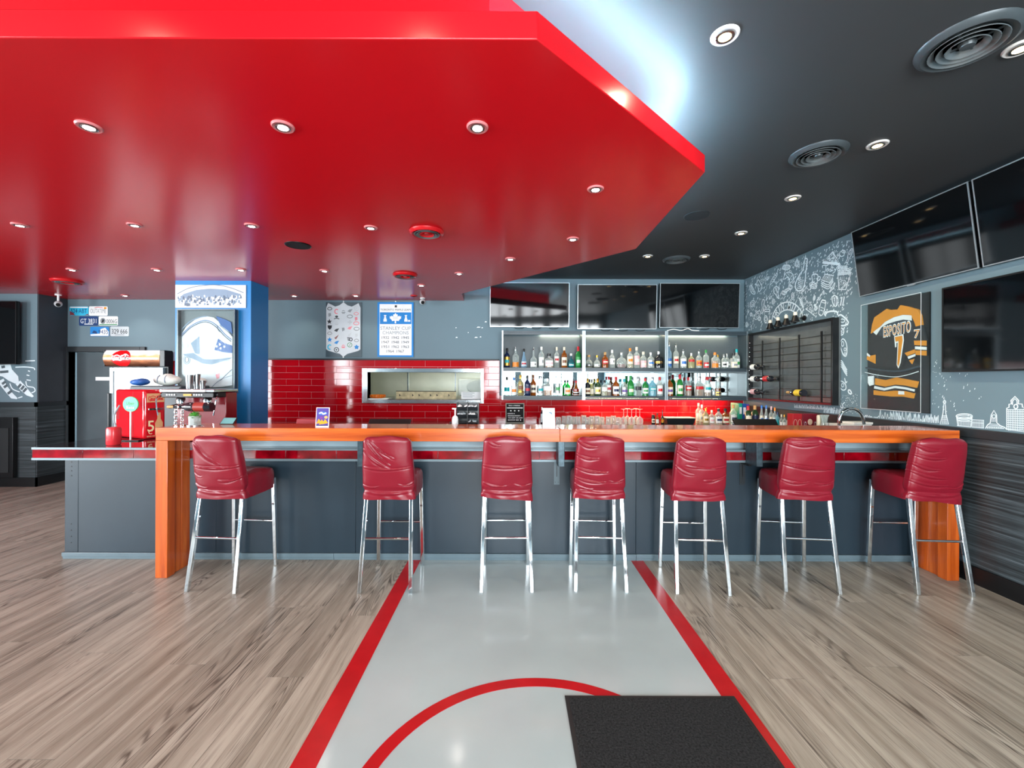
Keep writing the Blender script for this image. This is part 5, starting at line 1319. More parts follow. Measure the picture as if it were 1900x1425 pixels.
# curved tray line under the jersey
sv = [J(95, 955), J(240, 985), J(420, 1005), J(560, 985), J(690, 945)]
MB().tube([JF[0] + JF[1] * p.x + JF[2] * p.y + JF[3] * 0.045 for p in crom(sv, 6)], 0.0035, 8).obj('hanger_rod', M_acre, jf, smooth=True)
sv = [J(100, 905), J(300, 935), J(480, 940), J(690, 890)]
MB().tube([JF[0] + JF[1] * p.x + JF[2] * p.y + JF[3] * 0.036 for p in crom(sv, 6)], 0.008, 8).obj('fold_roll', M_js, jf, smooth=True)

# ================================================================== painted doodles on the right wall
M_paint = mat('mural_paint', '#d9e8ee', rough=0.6)
mural = thing('food_mural', 'white hand painted food doodles covering the grey side wall', 'mural', (XW, 5.1, 1.2))
class Draw:
    def __init__(s, ox, oy, sc, plane='R', f=0.8): s.f = f; s.ox, s.oy, s.sc, s.pl = ox, oy, sc, plane; s.mb = MB(); s.k = 0
    def w(s, p):
        px, py = s.ox + p[0] / s.sc, s.oy + p[1] / s.sc
        e = 0.0010 + (s.k % 40) * 0.00006
        return WX(px, py, XW - e) if s.pl == 'R' else WY(px, py, s.pl - e)
    def st(s, pts, w=0.012, closed=False, sm=4):
        s.k += 1; w *= s.f
        q = crom(pts, sm, closed) if sm else [Vector((p[0], p[1], 0)) for p in pts]
        s.mb.ribbon([s.w(p) for p in q], -X_ if s.pl == 'R' else -Y_, w, closed); return s
    def fill(s, pts): s.mb.poly([s.w(p) for p in pts]); return s
    def el(s, cx, cy, rx, ry, w=0.011, rot=0.0, a0=0, a1=2 * PI):
        n = 20; full = abs(a1 - a0 - 2 * PI) < 1e-3; pts = []
        for i in range(n if full else n + 1):
            a = a0 + (a1 - a0) * i / n; x, y = rx * math.cos(a), ry * math.sin(a)
            pts.append((cx + x * math.cos(rot) - y * math.sin(rot), cy + x * math.sin(rot) + y * math.cos(rot)))
        return s.st(pts, w, full, 0)
    def done(s, name, root, m=None): 
        o = s.mb.obj(name, m or M_paint, root); s.mb = MB(); return o
D = Draw(1370, 430, 6.785)
D.st([(1062, 380), (1186, 256), (1280, 402)], 0.028, True, 0).st([(1085, 385), (1190, 285), (1250, 385)], 0.008, True, 0).st([(1062, 388), (1275, 408)], 0.03, sm=0)
for c in ((1150, 350), (1195, 330), (1180, 375), (1225, 370)): D.el(*c, 11, 11, 0.012)
D.done('pizza_slice', mural)
D.el(1305, 275, 30, 38, 0.012, 0.5).el(1325, 250, 26, 18, 0.01, 0.3).st([(1285, 300), (1270, 315)], 0.012, sm=0).done('shrimp', mural)
D.st([(1430, 212), (1400, 240), (1378, 300), (1372, 345), (1352, 385), (1375, 385), (1392, 345), (1425, 285), (1438, 235)], 0.011, True)
for q in range(5): D.st([(1395 + q * 6, 290 - q * 14), (1412 + q * 4, 285 - q * 12)], 0.007, sm=0)
D.done('skewer', mural)
D.st([(1058, 460), (1065, 425), (1095, 425), (1120, 425), (1135, 410)], 0.011).st([(1100, 428), (1102, 470), (1085, 505), (1060, 500)], 0.011)
D.st([(1135, 465), (1112, 475), (1115, 498), (1135, 485), (1138, 467), (1142, 497)], 0.009).st([(1165, 462), (1152, 475), (1168, 485), (1158, 500), (1148, 496)], 0.009)
D.st([(1188, 430), (1180, 485), (1196, 492)], 0.009).st([(1172, 455), (1204, 448)], 0.008, sm=0).st([(1205, 455), (1210, 480), (1232, 462), (1240, 440)], 0.009).st([(1238, 445), (1215, 500), (1185, 525)], 0.011)
D.done('script_word', mural)
D.st([(1252, 530), (1268, 728), (1352, 728), (1420, 512)], 0.018, True, 0).st([(1256, 545), (1415, 527)], 0.014, sm=0).st([(1285, 718), (1372, 640)], 0.009, sm=0).st([(1300, 722), (1368, 662)], 0.009, sm=0)
for q in range(22):
    random.seed(q); D.el(1262 + (q % 8) * 20 + random.uniform(-4, 4), 500 - (q // 8) * 30 + random.uniform(-6, 6), 12, 13, 0.009)
D.done('popcorn_tub', mural)
fr_t = lambda a, b: (D.w(a), (D.w(b) - D.w(a)).normalized(), Z_, -X_)
for (txt, cx, cy, wpx, hpx) in (('ALL+', 1325, 590, 105, 55), ('STAR', 1318, 650, 95, 50)):
    a, b = D.w((cx - wpx / 2, cy + 4)), D.w((cx + wpx / 2, cy - 4)); w_ = (b - a).length
    text_mb(MB(), txt, (a, (b - a).normalized(), Z_, -X_), w_ / 2, 0, w_, abs(D.w((cx, cy - hpx / 2)).z - D.w((cx, cy + hpx / 2)).z), t1=0.0032).obj('tub_lettering', M_paint, mural)
D.st([(925, 560), (940, 540), (980, 535), (1002, 555), (990, 640), (945, 640)], 0.014, True).el(1012, 590, 18, 28, 0.012, 0.5).el(943, 668, 48, 26, 0.012, 0.25).el(943, 690, 44, 24, 0.012, 0.25).done('coffee_cup', mural)
D.st([(1095, 535), (1196, 552), (1150, 640), (1043, 605)], 0.013, True, 0)
for q in range(7): D.st([(1085 + q * 14, 548 + q * 2), (1062 + q * 14, 600 + q * 4)], 0.007, sm=0)
for q in range(3): D.st([(1040, 625 + q * 25), (1090, 655 + q * 25), (1140, 662 + q * 26), (1192, 580 + q * 22)], 0.012)
D.done('sandwich_stack', mural)
D.st([(1215, 640), (1205, 690), (1170, 740), (1145, 760), (1180, 700)], 0.013, True).done('chilli', mural)
D.st([(838, 350), (858, 338), (869, 365), (850, 500), (842, 600), (822, 700), (772, 745), (728, 725), (718, 660), (760, 560), (815, 470)], 0.020, True)
for q in range(6): D.st([(755 - q * 3, 580 + q * 25), (785, 605 + q * 22), (825 - q * 5, 612 + q * 18)], 0.009)
D.done('long_mussel', mural)
D.el(605, 448, 50, 30, 0.016, -0.15).st([(562, 440), (648, 425)], 0.01, sm=0).st([(562, 455), (650, 440)], 0.01, sm=0).st([(565, 468), (645, 455)], 0.01, sm=0).done('burger', mural)
for k, (txt, cx, cy, wpx, hpx, sl) in enumerate((('HOT DOG', 655, 368, 115, 34, 22), ('chicken', 345, 580, 110, 48, 45))):
    a, b = D.w((cx - wpx / 2, cy + sl / 2 + hpx * .2)), D.w((cx + wpx / 2, cy - sl / 2 + hpx * .2)); w_ = (b - a).length
    text_mb(MB(), txt, (a, (b - a).normalized(), Z_, -X_), w_ / 2, 0, w_, abs(D.w((cx, cy - hpx / 2)).z - D.w((cx, cy + hpx / 2)).z), t1=0.0032).obj('doodle_lettering', M_paint, mural)
D.el(736, 400, 20, 40, 0.016, 0.1).el(736, 400, 9, 24, 0.01).done('cookie', mural)
D.st([(565, 600), (600, 520), (640, 510), (690, 540), (690, 600), (650, 640), (630, 570)], 0.012, True).st([(600, 540), (640, 600), (670, 540)], 0.009).done('crisps', mural)
D.st([(398, 662), (420, 600), (470, 540), (490, 525), (488, 550), (450, 610), (415, 655)], 0.012, True)
for q in range(4): D.st([(415 + q * 17, 630 - q * 24), (430 + q * 16, 622 - q * 24)], 0.008, sm=0)
D.done('long_loaf', mural)
D.st([(208, 665), (235, 640), (250, 605), (275, 640), (298, 700), (262, 755), (250, 715), (240, 670)], 0.015, True).st([(245, 650), (270, 690)], 0.01, sm=0).done('croissant', mural)
for q in range(6): D.st([(140 + q * 9, 690 + q * 15), (172 + q * 5, 682 + q * 16)], 0.011, sm=0)
D.st([(140, 690), (160, 672), (180, 700), (212, 780), (165, 770)], 0.012, True).done('bread_roll', mural)
D.st([(450, 705), (485, 690), (505, 720), (500, 790), (515, 840), (495, 830), (470, 790), (445, 760)], 0.014, True)
for q in range(3): D.el(470 + q * 10, 715 + q * 22, 8, 8, 0.009)
D.done('drumstick', mural)
for i, (cx, cy, rx, ry, ro) in enumerate(((180, 905, 28, 42, 0.3), (440, 880, 18, 32, 0.2), (265, 1095, 18, 24, 0), (345, 1100, 22, 44, 0), (240, 1050, 28, 60, 0.5), (105, 1170, 16, 30, 0), (160, 1040, 15, 20, 0), (685, 810, 16, 42, 0), (655, 700, 25, 28, 0.4), (570, 770, 28, 22, 0.6), (610, 735, 40, 16, -0.5), (955, 835, 11, 30, 0.2), (965, 925, 12, 12, 0), (975, 965, 16, 26, 0.3), (1095, 1025, 14, 22, 0.4), (1240, 1100, 30, 14, 0.8))):
    D.el(cx, cy, rx, ry, 0.012, ro).el(cx, cy, rx * .5, ry * .5, 0.009, ro)
    D.done(('onion', 'egg', 'olive', 'glass_outline', 'pickle', 'lemon', 'radish', 'pepper_slice', 'prawn', 'noodle_coil', 'crab', 'bean', 'pea', 'nut', 'slice', 'lettuce')[i], mural)
D.st([(310, 850), (295, 900), (300, 960), (285, 1020), (305, 1020), (315, 960), (330, 880)], 0.013, True).done('ladle', mural)
D.st([(330, 1010), (335, 1150), (385, 1150), (398, 1005)], 0.012, True, 0).el(362, 990, 38, 16, 0.012).st([(345, 985), (335, 930), (355, 960), (375, 925), (385, 980)], 0.011).done('fries_cup', mural)
# arched sign
def arc(R, Rz, w): D.el(622, 1140, R, Rz, w, 0, PI, 2 * PI)
arc(200, 255, 0.02); arc(140, 158, 0.018); D.done('arch_lines', mural)
for i, ch in enumerate('ERIN·MILLS'):
    a = PI * (0.13 + 0.74 * i / 9.0)
    cx, cy = 622 - 172 * math.cos(a), 1140 - 208 * math.sin(a)
    tang = Vector((172 * math.sin(a), -208 * math.cos(a))).normalized()
    p0 = D.w((cx - tang.x * 20, cy - tang.y * 20)); p1 = D.w((cx + tang.x * 20, cy + tang.y * 20))
    u = (p1 - p0).normalized(); v = (-X_).cross(u); 
    ww = 0.06 if ch not in 'I·' else 0.015
    text_mb(MB(), ch, ((p0 + p1) / 2, u, v, -X_), 0, 0, ww, 0.095 if ch != '·' else 0.02, t1=0.0032, offset=0.01).obj('arch_letter', M_paint, mural)
D.fill(star(600, 1050, 26)).done('arch_star', mural)
for q in range(6): D.st([(815 - q * 6, 960 - q * 20), (800 - q * 8, 935 - q * 20)], 0.014, sm=0).st([(815 - q * 6, 960 - q * 20), (825 - q * 5, 930 - q * 20)], 0.014, sm=0)
D.st([(820, 985), (800, 910), (765, 830)], 0.012).done('leaf_sprig', mural)
D.st([(845, 968), (920, 913), (967, 1062)], 0.014, True, 0).el(905, 970, 12, 14, 0.009).el(925, 1000, 10, 12, 0.009).done('pizza_slice', mural)
D.st([(1010, 1030), (1045, 870), (1075, 862), (1103, 885), (1060, 1045)], 0.013, True, 2).el(1074, 880, 30, 14, 0.01, 0.2).st([(1035, 950), (1075, 965)], 0.009, sm=0).st([(1028, 985), (1066, 1000)], 0.009, sm=0).done('drink_can', mural)
D.st([(1205, 800), (1180, 830), (1190, 900), (1220, 940), (1250, 905), (1250, 830), (1225, 810)], 0.014, True).st([(1215, 820), (1210, 930)], 0.009).st([(1235, 830), (1230, 930)], 0.009).st([(1205, 808), (1198, 795)], 0.014, sm=0).done('bell_pepper', mural)
for q in range(2): D.st([(1285 + q * 28, 930), (1305 + q * 28, 820)], 0.018, sm=0)
D.done('asparagus', mural)
D.st([(1000, 900), (990, 860), (1020, 830), (1050, 780), (1075, 740), (1080, 790)], 0.012).st([(1010, 870), (1030, 845)], 0.01).done('splash', mural)
D.st([(1090, 1060), (1110, 1020), (1170, 1000), (1240, 1008), (1250, 1050)], 0.022).st([(1255, 1060), (1300, 1050), (1385, 1140), (1330, 1180), (1262, 1180)], 0.02).el(1310, 1120, 30, 20, 0.012).done('taco', mural)
E = Draw(1380, 560, 6.786)
E.el(1228, 375, 32, 45, 0.015); [E.st([(1228, 375), (1228 + 28 * math.cos(a), 375 + 40 * math.sin(a))], 0.008, sm=0) for a in (0.3, 1.3, 2.4, 3.5, 4.5, 5.5)]; E.done('citrus_wheel', mural)
E.st([(1240, 470), (1215, 520), (1225, 590), (1255, 670), (1290, 680), (1300, 600), (1290, 520), (1265, 475)], 0.014, True).el(1245, 530, 14, 30, 0.01).el(1275, 600, 12, 20, 0.01).el(1275, 655, 12, 14, 0.01).done('steak', mural)
for q in range(4): E.st([(1200, 770 + q * 22), (1230, 740 + q * 26), (1265, 800 + q * 26), (1300, 860 + q * 24)], 0.013)
E.done('noodles', mural)
E.st([(1200, 1010), (1235, 1000), (1280, 1040), (1285, 1095), (1250, 1112), (1215, 1080)], 0.014, True).el(1245, 1050, 15, 22, 0.01).done('potato', mural)
E.st([(1270, 960), (1285, 1020), (1300, 1000)], 0.014).done('fork_tip', mural)
E.el(1335, 1135, 16, 28, 0.018, -0.5).done('seed', mural)
E.st([(1195, 1190), (1215, 1280), (1225, 1330), (1250, 1330), (1245, 1290), (1275, 1265)], 0.013).done('handle', mural)
# rain of small dashes (too many to count)
random.seed(11)
def dash(dr, x, y, s, w): dr.st([(x, y), (x + random.uniform(-.25, .05) * s, y + .5 * s), (x - .3 * s, y + s)], w, False, 0)
k = 0
while k < 950:
    x = random.uniform(62, 1500); y = random.uniform(80, 1290)
    topy = 592 - (x - 60) * 0.418 + 22
    if y < topy: continue
    if x > 1240 + 0 and y > 1040 and x < 1262: continue
    rack_top = 1262 - (x - 200) * 0.19
    if x < 1265 and y > rack_top - 12: continue
    if x > 1440 and y > 700: continue
    if x > 1390 and y > 780: continue
    if (x - 622) ** 2 / 215 ** 2 + (y - 1140) ** 2 / 270 ** 2 < 1: continue
    dens = 1.0 if x < 900 else 0.55
    if random.random() > dens: continue
    dash(D, x, y, random.uniform(10, 30), random.uniform(0.008, 0.014)); k += 1
for q in range(90):
    x = random.uniform(1200, 1440); y = random.uniform(1150, 1400)
    if x + 0.1 * y < 1345: continue
    dash(E, x, y, random.uniform(4, 12), 0.006)
D.mb.add(E.mb.v, E.mb.f); E.mb = MB()
# flames along the bottom
S = Draw(1560, 600, 5.588, f=0.62)
random.seed(5)
for q in range(44):
    x = 255 + q * 17.5 + random.uniform(-5, 5); hgt = random.uniform(16, 95) if q > 8 else random.uniform(8, 25)
    by = 955 + (x) * 0.0842 - 4
    S.st([(x - 9, by), (x - 6, by - hgt * .5), (x + random.uniform(-4, 6), by - hgt), (x + 5, by - hgt * .45), (x + 10, by - 2)], random.uniform(0.006, 0.010))
for q in range(40):
    x = random.uniform(-170, 0); by = 940 + x * 0.085
    S.st([(x - 8, by), (x - 2, by - 30), (x + random.uniform(-5, 9), by - random.uniform(30, 65))], 0.009)
for q in range(75):
    x = random.uniform(945, 1470); y = random.uniform(360, 960)
    if y < 480 and x > 1120: continue
    if x > 1180 and random.random() < .55: continue
    dash(S, x, y, random.uniform(4, 24), random.uniform(0.004, 0.009))
for q in range(70):
    x = -480 + q * 5.3; by = 905 + x * 0.06
    S.st([(x, by), (x + random.uniform(-6, 6), by - 14), (x + random.uniform(-6, 6), by - random.uniform(14, 42))], 0.009, sm=0)
D.mb.add(S.mb.v, S.mb.f); S.mb = MB()
sp = D.mb.obj('dashes_and_flames', M_paint, mural); sp['kind'] = 'stuff'
# skyline
sky = thing('skyline_mural', 'white painted city skyline above the chair rail', 'mural', (XW, 3.1, 1.12))
S.st([(1030, 1045), (1060, 930), (1066, 860), (1076, 778), (1086, 860), (1088, 930), (1118, 1045)], 0.011, True, 0).el(1076, 815, 14, 16, 0.008)
for q in range(5): S.st([(1048 - q * 2, 960 + q * 18), (1104 + q * 2, 960 + q * 18)], 0.006, sm=0)
for q in range(3): S.st([(1060 + q * 14, 950), (1056 + q * 18, 1040)], 0.006, sm=0)
S.done('pointed_tower', sky)
S.el(1280, 962, 84, 24, 0.012).el(1280, 975, 80, 22, 0.008).el(1280, 990, 74, 20, 0.008)
S.st([(1200, 970), (1215, 1060)], 0.01, sm=0).st([(1362, 970), (1352, 1070)], 0.01, sm=0)
for q in range(9): S.st([(1222 + q * 15, 1015), (1222 + q * 15, 1066)], 0.007, sm=0)
S.st([(1210, 1010), (1355, 1016)], 0.009, sm=0).st([(1205, 1060), (1355, 1074)], 0.009, sm=0).done('round_hall', sky)
S.st([(1362, 1000), (1362, 1075), (1482, 1085), (1482, 1005)], 0.010, True, 0)
for q in range(7): S.st([(1375 + q * 16, 1012), (1375 + q * 16, 1080)], 0.007, sm=0)
S.st([(1362, 1030), (1482, 1036)], 0.006, sm=0).done('column_building', sky)
S.st([(1500, 1090), (1520, 1055), (1550, 1030), (1560, 950), (1588, 902), (1615, 950), (1618, 1030), (1655, 1060), (1700, 1078), (1720, 1100)], 0.010, False, 0).el(1588, 965, 18, 18, 0.008)
for q in range(4): S.st([(1545 - q * 10, 1040 + q * 14), (1640 + q * 18, 1050 + q * 14)], 0.006, sm=0)
for q in range(3): S.st([(1570 + q * 16, 980), (1570 + q * 16, 1022)], 0.006, sm=0)
for q in range(10): S.st([(1520 + q * 19, 1072), (1520 + q * 19, 1092)], 0.006, sm=0)
S.done('domed_building', sky)
S.st([(1722, 1100), (1722, 878), (1745, 870), (1745, 838), (1770, 835), (1765, 800), (1806, 758), (1845, 800), (1842, 835), (1880, 836), (1885, 870), (1905, 872), (1905, 1125)], 0.012, True, 0).el(1815, 862, 20, 22, 0.012).st([(1780, 845), (1782, 805), (1806, 780), (1828, 805), (1828, 845)], 0.01, sm=0)
for q in range(10): S.st([(1724, 895 + q * 22), (1905, 892 + q * 24)], 0.007, sm=0)
for q in range(9): S.st([(1742 + q * 18, 890), (1742 + q * 18, 1112)], 0.007, sm=0)
S.done('clock_tower', sky)
# ================================================================== blue pillar pictures
ZF6 = (315, 515, 6.333)
def P6(zx, zy, Y): return WY(ZF6[0] + zx / ZF6[2], ZF6[1] + zy / ZF6[2], Y)
a, b = P6(75, 88, PY0), P6(900, 358, PY0)
pn = thing('panorama_print', 'wide pale panoramic print of a rink crowd on the blue pillar', 'print', ((a.x + b.x) / 2, PY0, b.z))
w, h = b.x - a.x, a.z - b.z; fr = (Vector((a.x, PY0, b.z)), X_, Z_, -Y_)
rect(MB(), fr, 0, w, 0, h, 0.001, 0.012).obj('board', C_pl('ice', '#dfe7ee'), pn)
P_slate = C_pl('slate', '#7f92a8'); P_dkslate = C_pl('dark_slate', '#4a5a70')
MB().slab([(w * x, h * y) for x, y in ((.06, .45), (.12, .6), (.3, .78), (.5, .84), (.72, .8), (.93, .6), (.95, .4))], fr, 0.012, 0.0126).obj('stands', P_slate, pn)
line2(MB(), [(w * .05, h * .55), (w * .2, h * .78), (w * .42, h * .92), (w * .6, h * .94), (w * .8, h * .8), (w * .96, h * .6)], fr, 0.022, 0.0132, sm=6).obj('roof_line', P_wht, pn)
line2(MB(), [(w * .03, h * .6), (w * .2, h * .86), (w * .42, h * .98), (w * .62, h * .985), (w * .8, h * .86), (w * .97, h * .66)], fr, 0.008, 0.0134, sm=6).obj('roof_line', P_dkslate, pn)
random.seed(3); fg = [MB(), MB(), MB()]
for q in range(170):
    x = random.uniform(.03, .96) * w; y = random.uniform(.13, .52) * h; s_ = random.uniform(.006, .014)
    m_ = fg[q % 3]; m_.slab([(x - s_, y - s_ * 1.4), (x + s_, y - s_ * 1.4), (x + s_ * .8, y + s_), (x, y + s_ * 1.7), (x - s_ * .8, y + s_)], fr, 0.0126, 0.0134 + q * 0.000008)
for m_, c in zip(fg, (P_wht, P_dkslate, P_slate)):
    o = m_.obj('crowd', c, pn); o['kind'] = 'stuff'
a, b = P6(137, 380, PY0), P6(806, 1356, PY0)
w, h = b.x - a.x, a.z - b.z; fr = (Vector((a.x, PY0, b.z)), X_, Z_, -Y_)
jl = thing('blue_white_jersey_frame', 'framed white and blue jersey behind glossy acrylic on the blue pillar', 'display case', ((a.x + b.x) / 2, PY0, b.z))
rect(MB(), fr, 0, w, 0, h, 0.001, 0.02).obj('backing', mat('frame_grey', '#6d7679', rough=0.4), jl)
for q in ((0, .014, 0, h), (w - .014, w, 0, h), (.014, w - .014, 0, .014), (.014, w - .014, h - .014, h)): rect(MB(), fr, *q, 0.0205, 0.07).obj('frame_side', mat('frame_metal', '#4b5255', rough=0.25, metal=0.7), jl)
def Q(zx, zy): p = P6(zx, zy, PY0 - 0.03); return (min(max(p.x - a.x, .016), w - .016), min(max(p.z - b.z, .016), h - .016))
def qp(name, pts, m, t0, t1): return MB().slab([Q(*p) for p in pts], fr, t0, t1).obj(name, m, jl)
M_jlw = mat('jersey_pale', '#e9eef2', rough=0.6, bump=0.25, bscale=18); P_jb = C_pl('jersey_blue', '#20559c')
qp('jersey_body', [(145, 660), (200, 570), (300, 495), (420, 452), (520, 470), (610, 545), (690, 630), (738, 700), (738, 1265), (600, 1285), (500, 1290), (380, 1290), (250, 1215), (145, 1130)], M_jlw, 0.0205, 0.034)
qp('slate_panel', [(250, 772), (352, 690), (357, 905), (300, 892)], P_slate, 0.034, 0.0346)  # slate-coloured area on the jersey body
qp('sleeve_panel', [(545, 452), (650, 490), (722, 525), (736, 660), (600, 560)], P_jb, 0.0205, 0.0352)
qp('dark_patch', [(572, 718), (640, 768), (738, 800), (738, 888), (640, 880), (528, 850)], P_jb, 0.034, 0.0352)
for c in ((555, 810), (592, 785), (600, 832), (645, 812)): MB().slab([(Q(*c)[0] + x, Q(*c)[1] + y) for x, y in ell(0, 0, .011, .014, 12)], fr, 0.0352, 0.0358).obj('dot', P_wht, jl)
qp('grey_swoosh', [(150, 902), (280, 886), (400, 958), (520, 962), (738, 938), (700, 962), (500, 1022), (390, 1012), (310, 970)], P_slate, 0.034, 0.0356)
for pts, wd, m in (([(145, 692), (250, 590), (380, 527), (470, 532), (560, 592), (640, 680), (725, 752)], .010, P_dkslate), ([(145, 672), (250, 572), (380, 510), (475, 514), (570, 575), (650, 665), (730, 730)], .008, P_jb),
                   ([(145, 610), (240, 520), (350, 470), (440, 455)], .012, P_slate), ([(600, 1210), (680, 1130), (735, 1080)], .008, P_dkslate), ([(500, 1285), (600, 1200), (735, 1150)], .006, P_slate), ([(160, 1140), (220, 1200), (290, 1270)], .01, P_lgry),
                   ([(560, 560), (575, 620), (600, 640)], .007, P_dkslate), ([(590, 560), (690, 640), (735, 690)], .006, P_dkslate)):
    line2(MB(), [Q(*p) for p in pts], fr, wd, 0.0364, sm=6).obj('stripe', m, jl)
for (cx, cy, rx, ry, m) in ((205, 965, .036, .05, P_slate), (205, 965, .02, .032, P_dkslate), (190, 800, .03, .03, P_lgry), (680, 960, .022, .022, P_slate)):
    c = Q(cx, cy); line2(MB(), ell(c[0], c[1], rx, ry, 20), fr, .006, 0.037, True).obj('ring_mark', m, jl)
qp('pink_mark', [(540, 1140), (590, 1120), (585, 1180), (555, 1190)], P_pink, 0.034, 0.0346)
cx, cy = Q(455, 790); text_mb(MB(), '9', fr, cx, cy, .075, .13, t1=0.0362, offset=.03).obj('number', P_wht, jl)
rect(MB(), fr, .0145, w - .0145, .0145, h - .0145, 0.0705, 0.0725).obj('acrylic_front', acr, jl)

# ================================================================== skater painted on the left wall
sk = thing('skater_mural', 'white painted skater legs on the grey wall under the left television', 'mural', (-6.7, 5.85, 1.2))
K = Draw(0, 540, 3.854, 5.85, f=1.2)
K.fill([(-60, 540), (-20, 528), (75, 525), (85, 560), (130, 610), (135, 650), (108, 662), (60, 640), (20, 612), (-40, 600)]); K.done('breeches', sk)
K.fill([(110, 664), (145, 640), (190, 690), (222, 730), (242, 752), (230, 760), (190, 746), (150, 712)]); K.done('shin', sk)
K.fill([(-6, 642), (25, 626), (50, 680), (90, 730), (126, 766), (120, 773), (80, 768), (40, 722), (0, 672)]); K.done('shin', sk)
K.k = 12
for pts in ([(130, 690), (150, 665)], [(150, 705), (172, 678)], [(165, 722), (190, 695)], [(15, 665), (40, 648)], [(28, 690), (52, 672)], [(55, 735), (85, 712)], [(10, 545), (35, 540)], [(0, 580), (60, 575)]): K.st(pts, 0.028, sm=0)
o = K.done('sock_band', sk, mat('mural_grey', '#4f5d64', rough=0.6)); o['kind'] = 'stuff'
K.k = 0
for pts in ([(180, 500), (250, 498)], [(110, 545), (180, 543), (240, 550), (248, 565)], [(185, 645), (195, 680), (240, 690), (250, 715), (225, 728)], [(130, 765), (160, 755)], [(70, 660), (90, 700), (140, 722)], [(190, 635), (220, 640)], [(200, 570), (215, 575)], [(190, 600), (210, 605)]): K.st(pts, 0.012)
o = K.done('ice_swirl', sk); o['kind'] = 'stuff'
a, b = WY(-60, 774, 5.83), WY(32, 890, 5.83)
bp = thing('black_wall_niche', 'black boxed panel against the left wainscot below the skater', 'panel', ((a.x + b.x) / 2, 5.82, 0.13))
MB().box(a.x, b.x, 5.775, 5.834, 0.13, a.z).obj('box', M_black, bp, bevel=0.004)
MB().box(a.x + 0.05, b.x - 0.05, 5.768, 5.7745, 0.2, a.z - 0.14).obj('inset', mat('niche_inset', '#1a1d1f', rough=0.6), bp)

# ================================================================== drinks fridge
fx0_, fx1_, fy0 = WY(203, 720, 5.45).x, WY(307, 720, 5.45).x, 5.45
ftop = WY(250, 650, 5.40).z
fhz = WY(250, 680, 5.40).z
fg_ = thing('drinks_fridge', 'tall glass door drinks fridge with a red soda sign header', 'fridge', ((fx0_ + fx1_) / 2, 5.75, 0))
M_fr = mat('fridge_black', '#15171a', rough=0.35)
MB().box(fx0_, fx1_, fy0 + 0.05, 6.12, 0.0, fhz - 0.005).obj('body', mat('fridge_white', '#d8dcdc', rough=0.4), fg_, bevel=0.008)
MB().box(fx1_ - 0.03, fx1_ + 0.003, fy0 + 0.04, fy0 + 0.12, 0.0, ftop - 0.01).obj('front_post', M_fr, fg_)
# side graphic: red bottle silhouette on pale panel
SF = (Vector((fx1_, fy0 + 0.12, 0)), Y_, Z_, X_)
MB().slab([(0, 1.0), (0.16, 1.0), (0.24, 1.25), (0.20, 1.5), (0.10, 1.72), (0.095, fhz + 0.08), (0, fhz + 0.08)], SF, 0.001, 0.004).obj('side_graphic', mat('soda_red', '#d50f17', rough=0.3), fg_)
MB().box(fx1_ - 0.01, fx1_, fy0 + 0.12, 6.12, fhz - 0.004, ftop - 0.01).obj('side_upper', mat('fridge_white', '#d8dcdc'), fg_)
MB().slab([(0.0, fhz + 0.081), (0.09, fhz + 0.081), (0.09, ftop - 0.012), (0, ftop - 0.012)], SF, 0.001, 0.004).obj('side_cap', P_wht, fg_)
# door
d0, d1 = fhz - 0.012, 0.12
M_fdoor = mat('fridge_door_frame', '#a9b6ba', rough=0.25, metal=0.5)
for q in ((fx0_, fx0_ + .045, d1, d0), (fx1_ - .075, fx1_ - .033, d1, d0), (fx0_ + .045, fx1_ - .075, d0 - .05, d0), (fx0_ + .045, fx1_ - .075, d1, d1 + .08)):
    MB().box(q[0], q[1], fy0, fy0 + 0.045, q[2], q[3]).obj('door_frame', M_fdoor, fg_, bevel=0.003)
MB().box(fx0_ + .046, fx1_ - .076, fy0 + 0.012, fy0 + 0.02, d1 + .081, d0 - .051).obj('door_glass', mat('fridge_glass', '#c9d6d8', rough=0.05, spec=0.8, noise=0.2, nscale=3), fg_)
MB().box(fx0_ - .002, fx0_ + .022, fy0 - 0.03, fy0 - 0.001, 0.85, 1.28).obj('door_handle', M_fr, fg_, bevel=0.004)
# curved sign header
hx0, hx1 = WY(197, 665, 5.4).x, WY(301, 665, 5.4).x
nseg = 12; hh = (ftop - fhz) / 2; hc = (ftop + fhz) / 2
def hdr(v): # v in -1..1 -> (y, z) on the bulged face
    return 5.40 - 0.045 * (1 - v * v), hc + v * hh
vs = []; fs = []
for j in range(nseg + 1):
    y, z = hdr(-1 + 2 * j / nseg); vs += [(hx0, y, z), (hx1, y, z)]
k0 = len(vs)
for j in range(nseg + 1):
    z = hdr(-1 + 2 * j / nseg)[1]; vs += [(hx0, 5.49, z), (hx1, 5.49, z)]
for j in range(nseg):
    fs += [(2 * j, 2 * j + 1, 2 * j + 3, 2 * j + 2), (k0 + 2 * j, k0 + 2 * j + 2, k0 + 2 * j + 3, k0 + 2 * j + 1), (2 * j, 2 * j + 2, k0 + 2 * j + 2, k0 + 2 * j), (2 * j + 1, k0 + 2 * j + 1, k0 + 2 * j + 3, 2 * j + 3)]
fs += [(0, k0, k0 + 1, 1), (2 * nseg, 2 * nseg + 1, k0 + 2 * nseg + 1, k0 + 2 * nseg)]
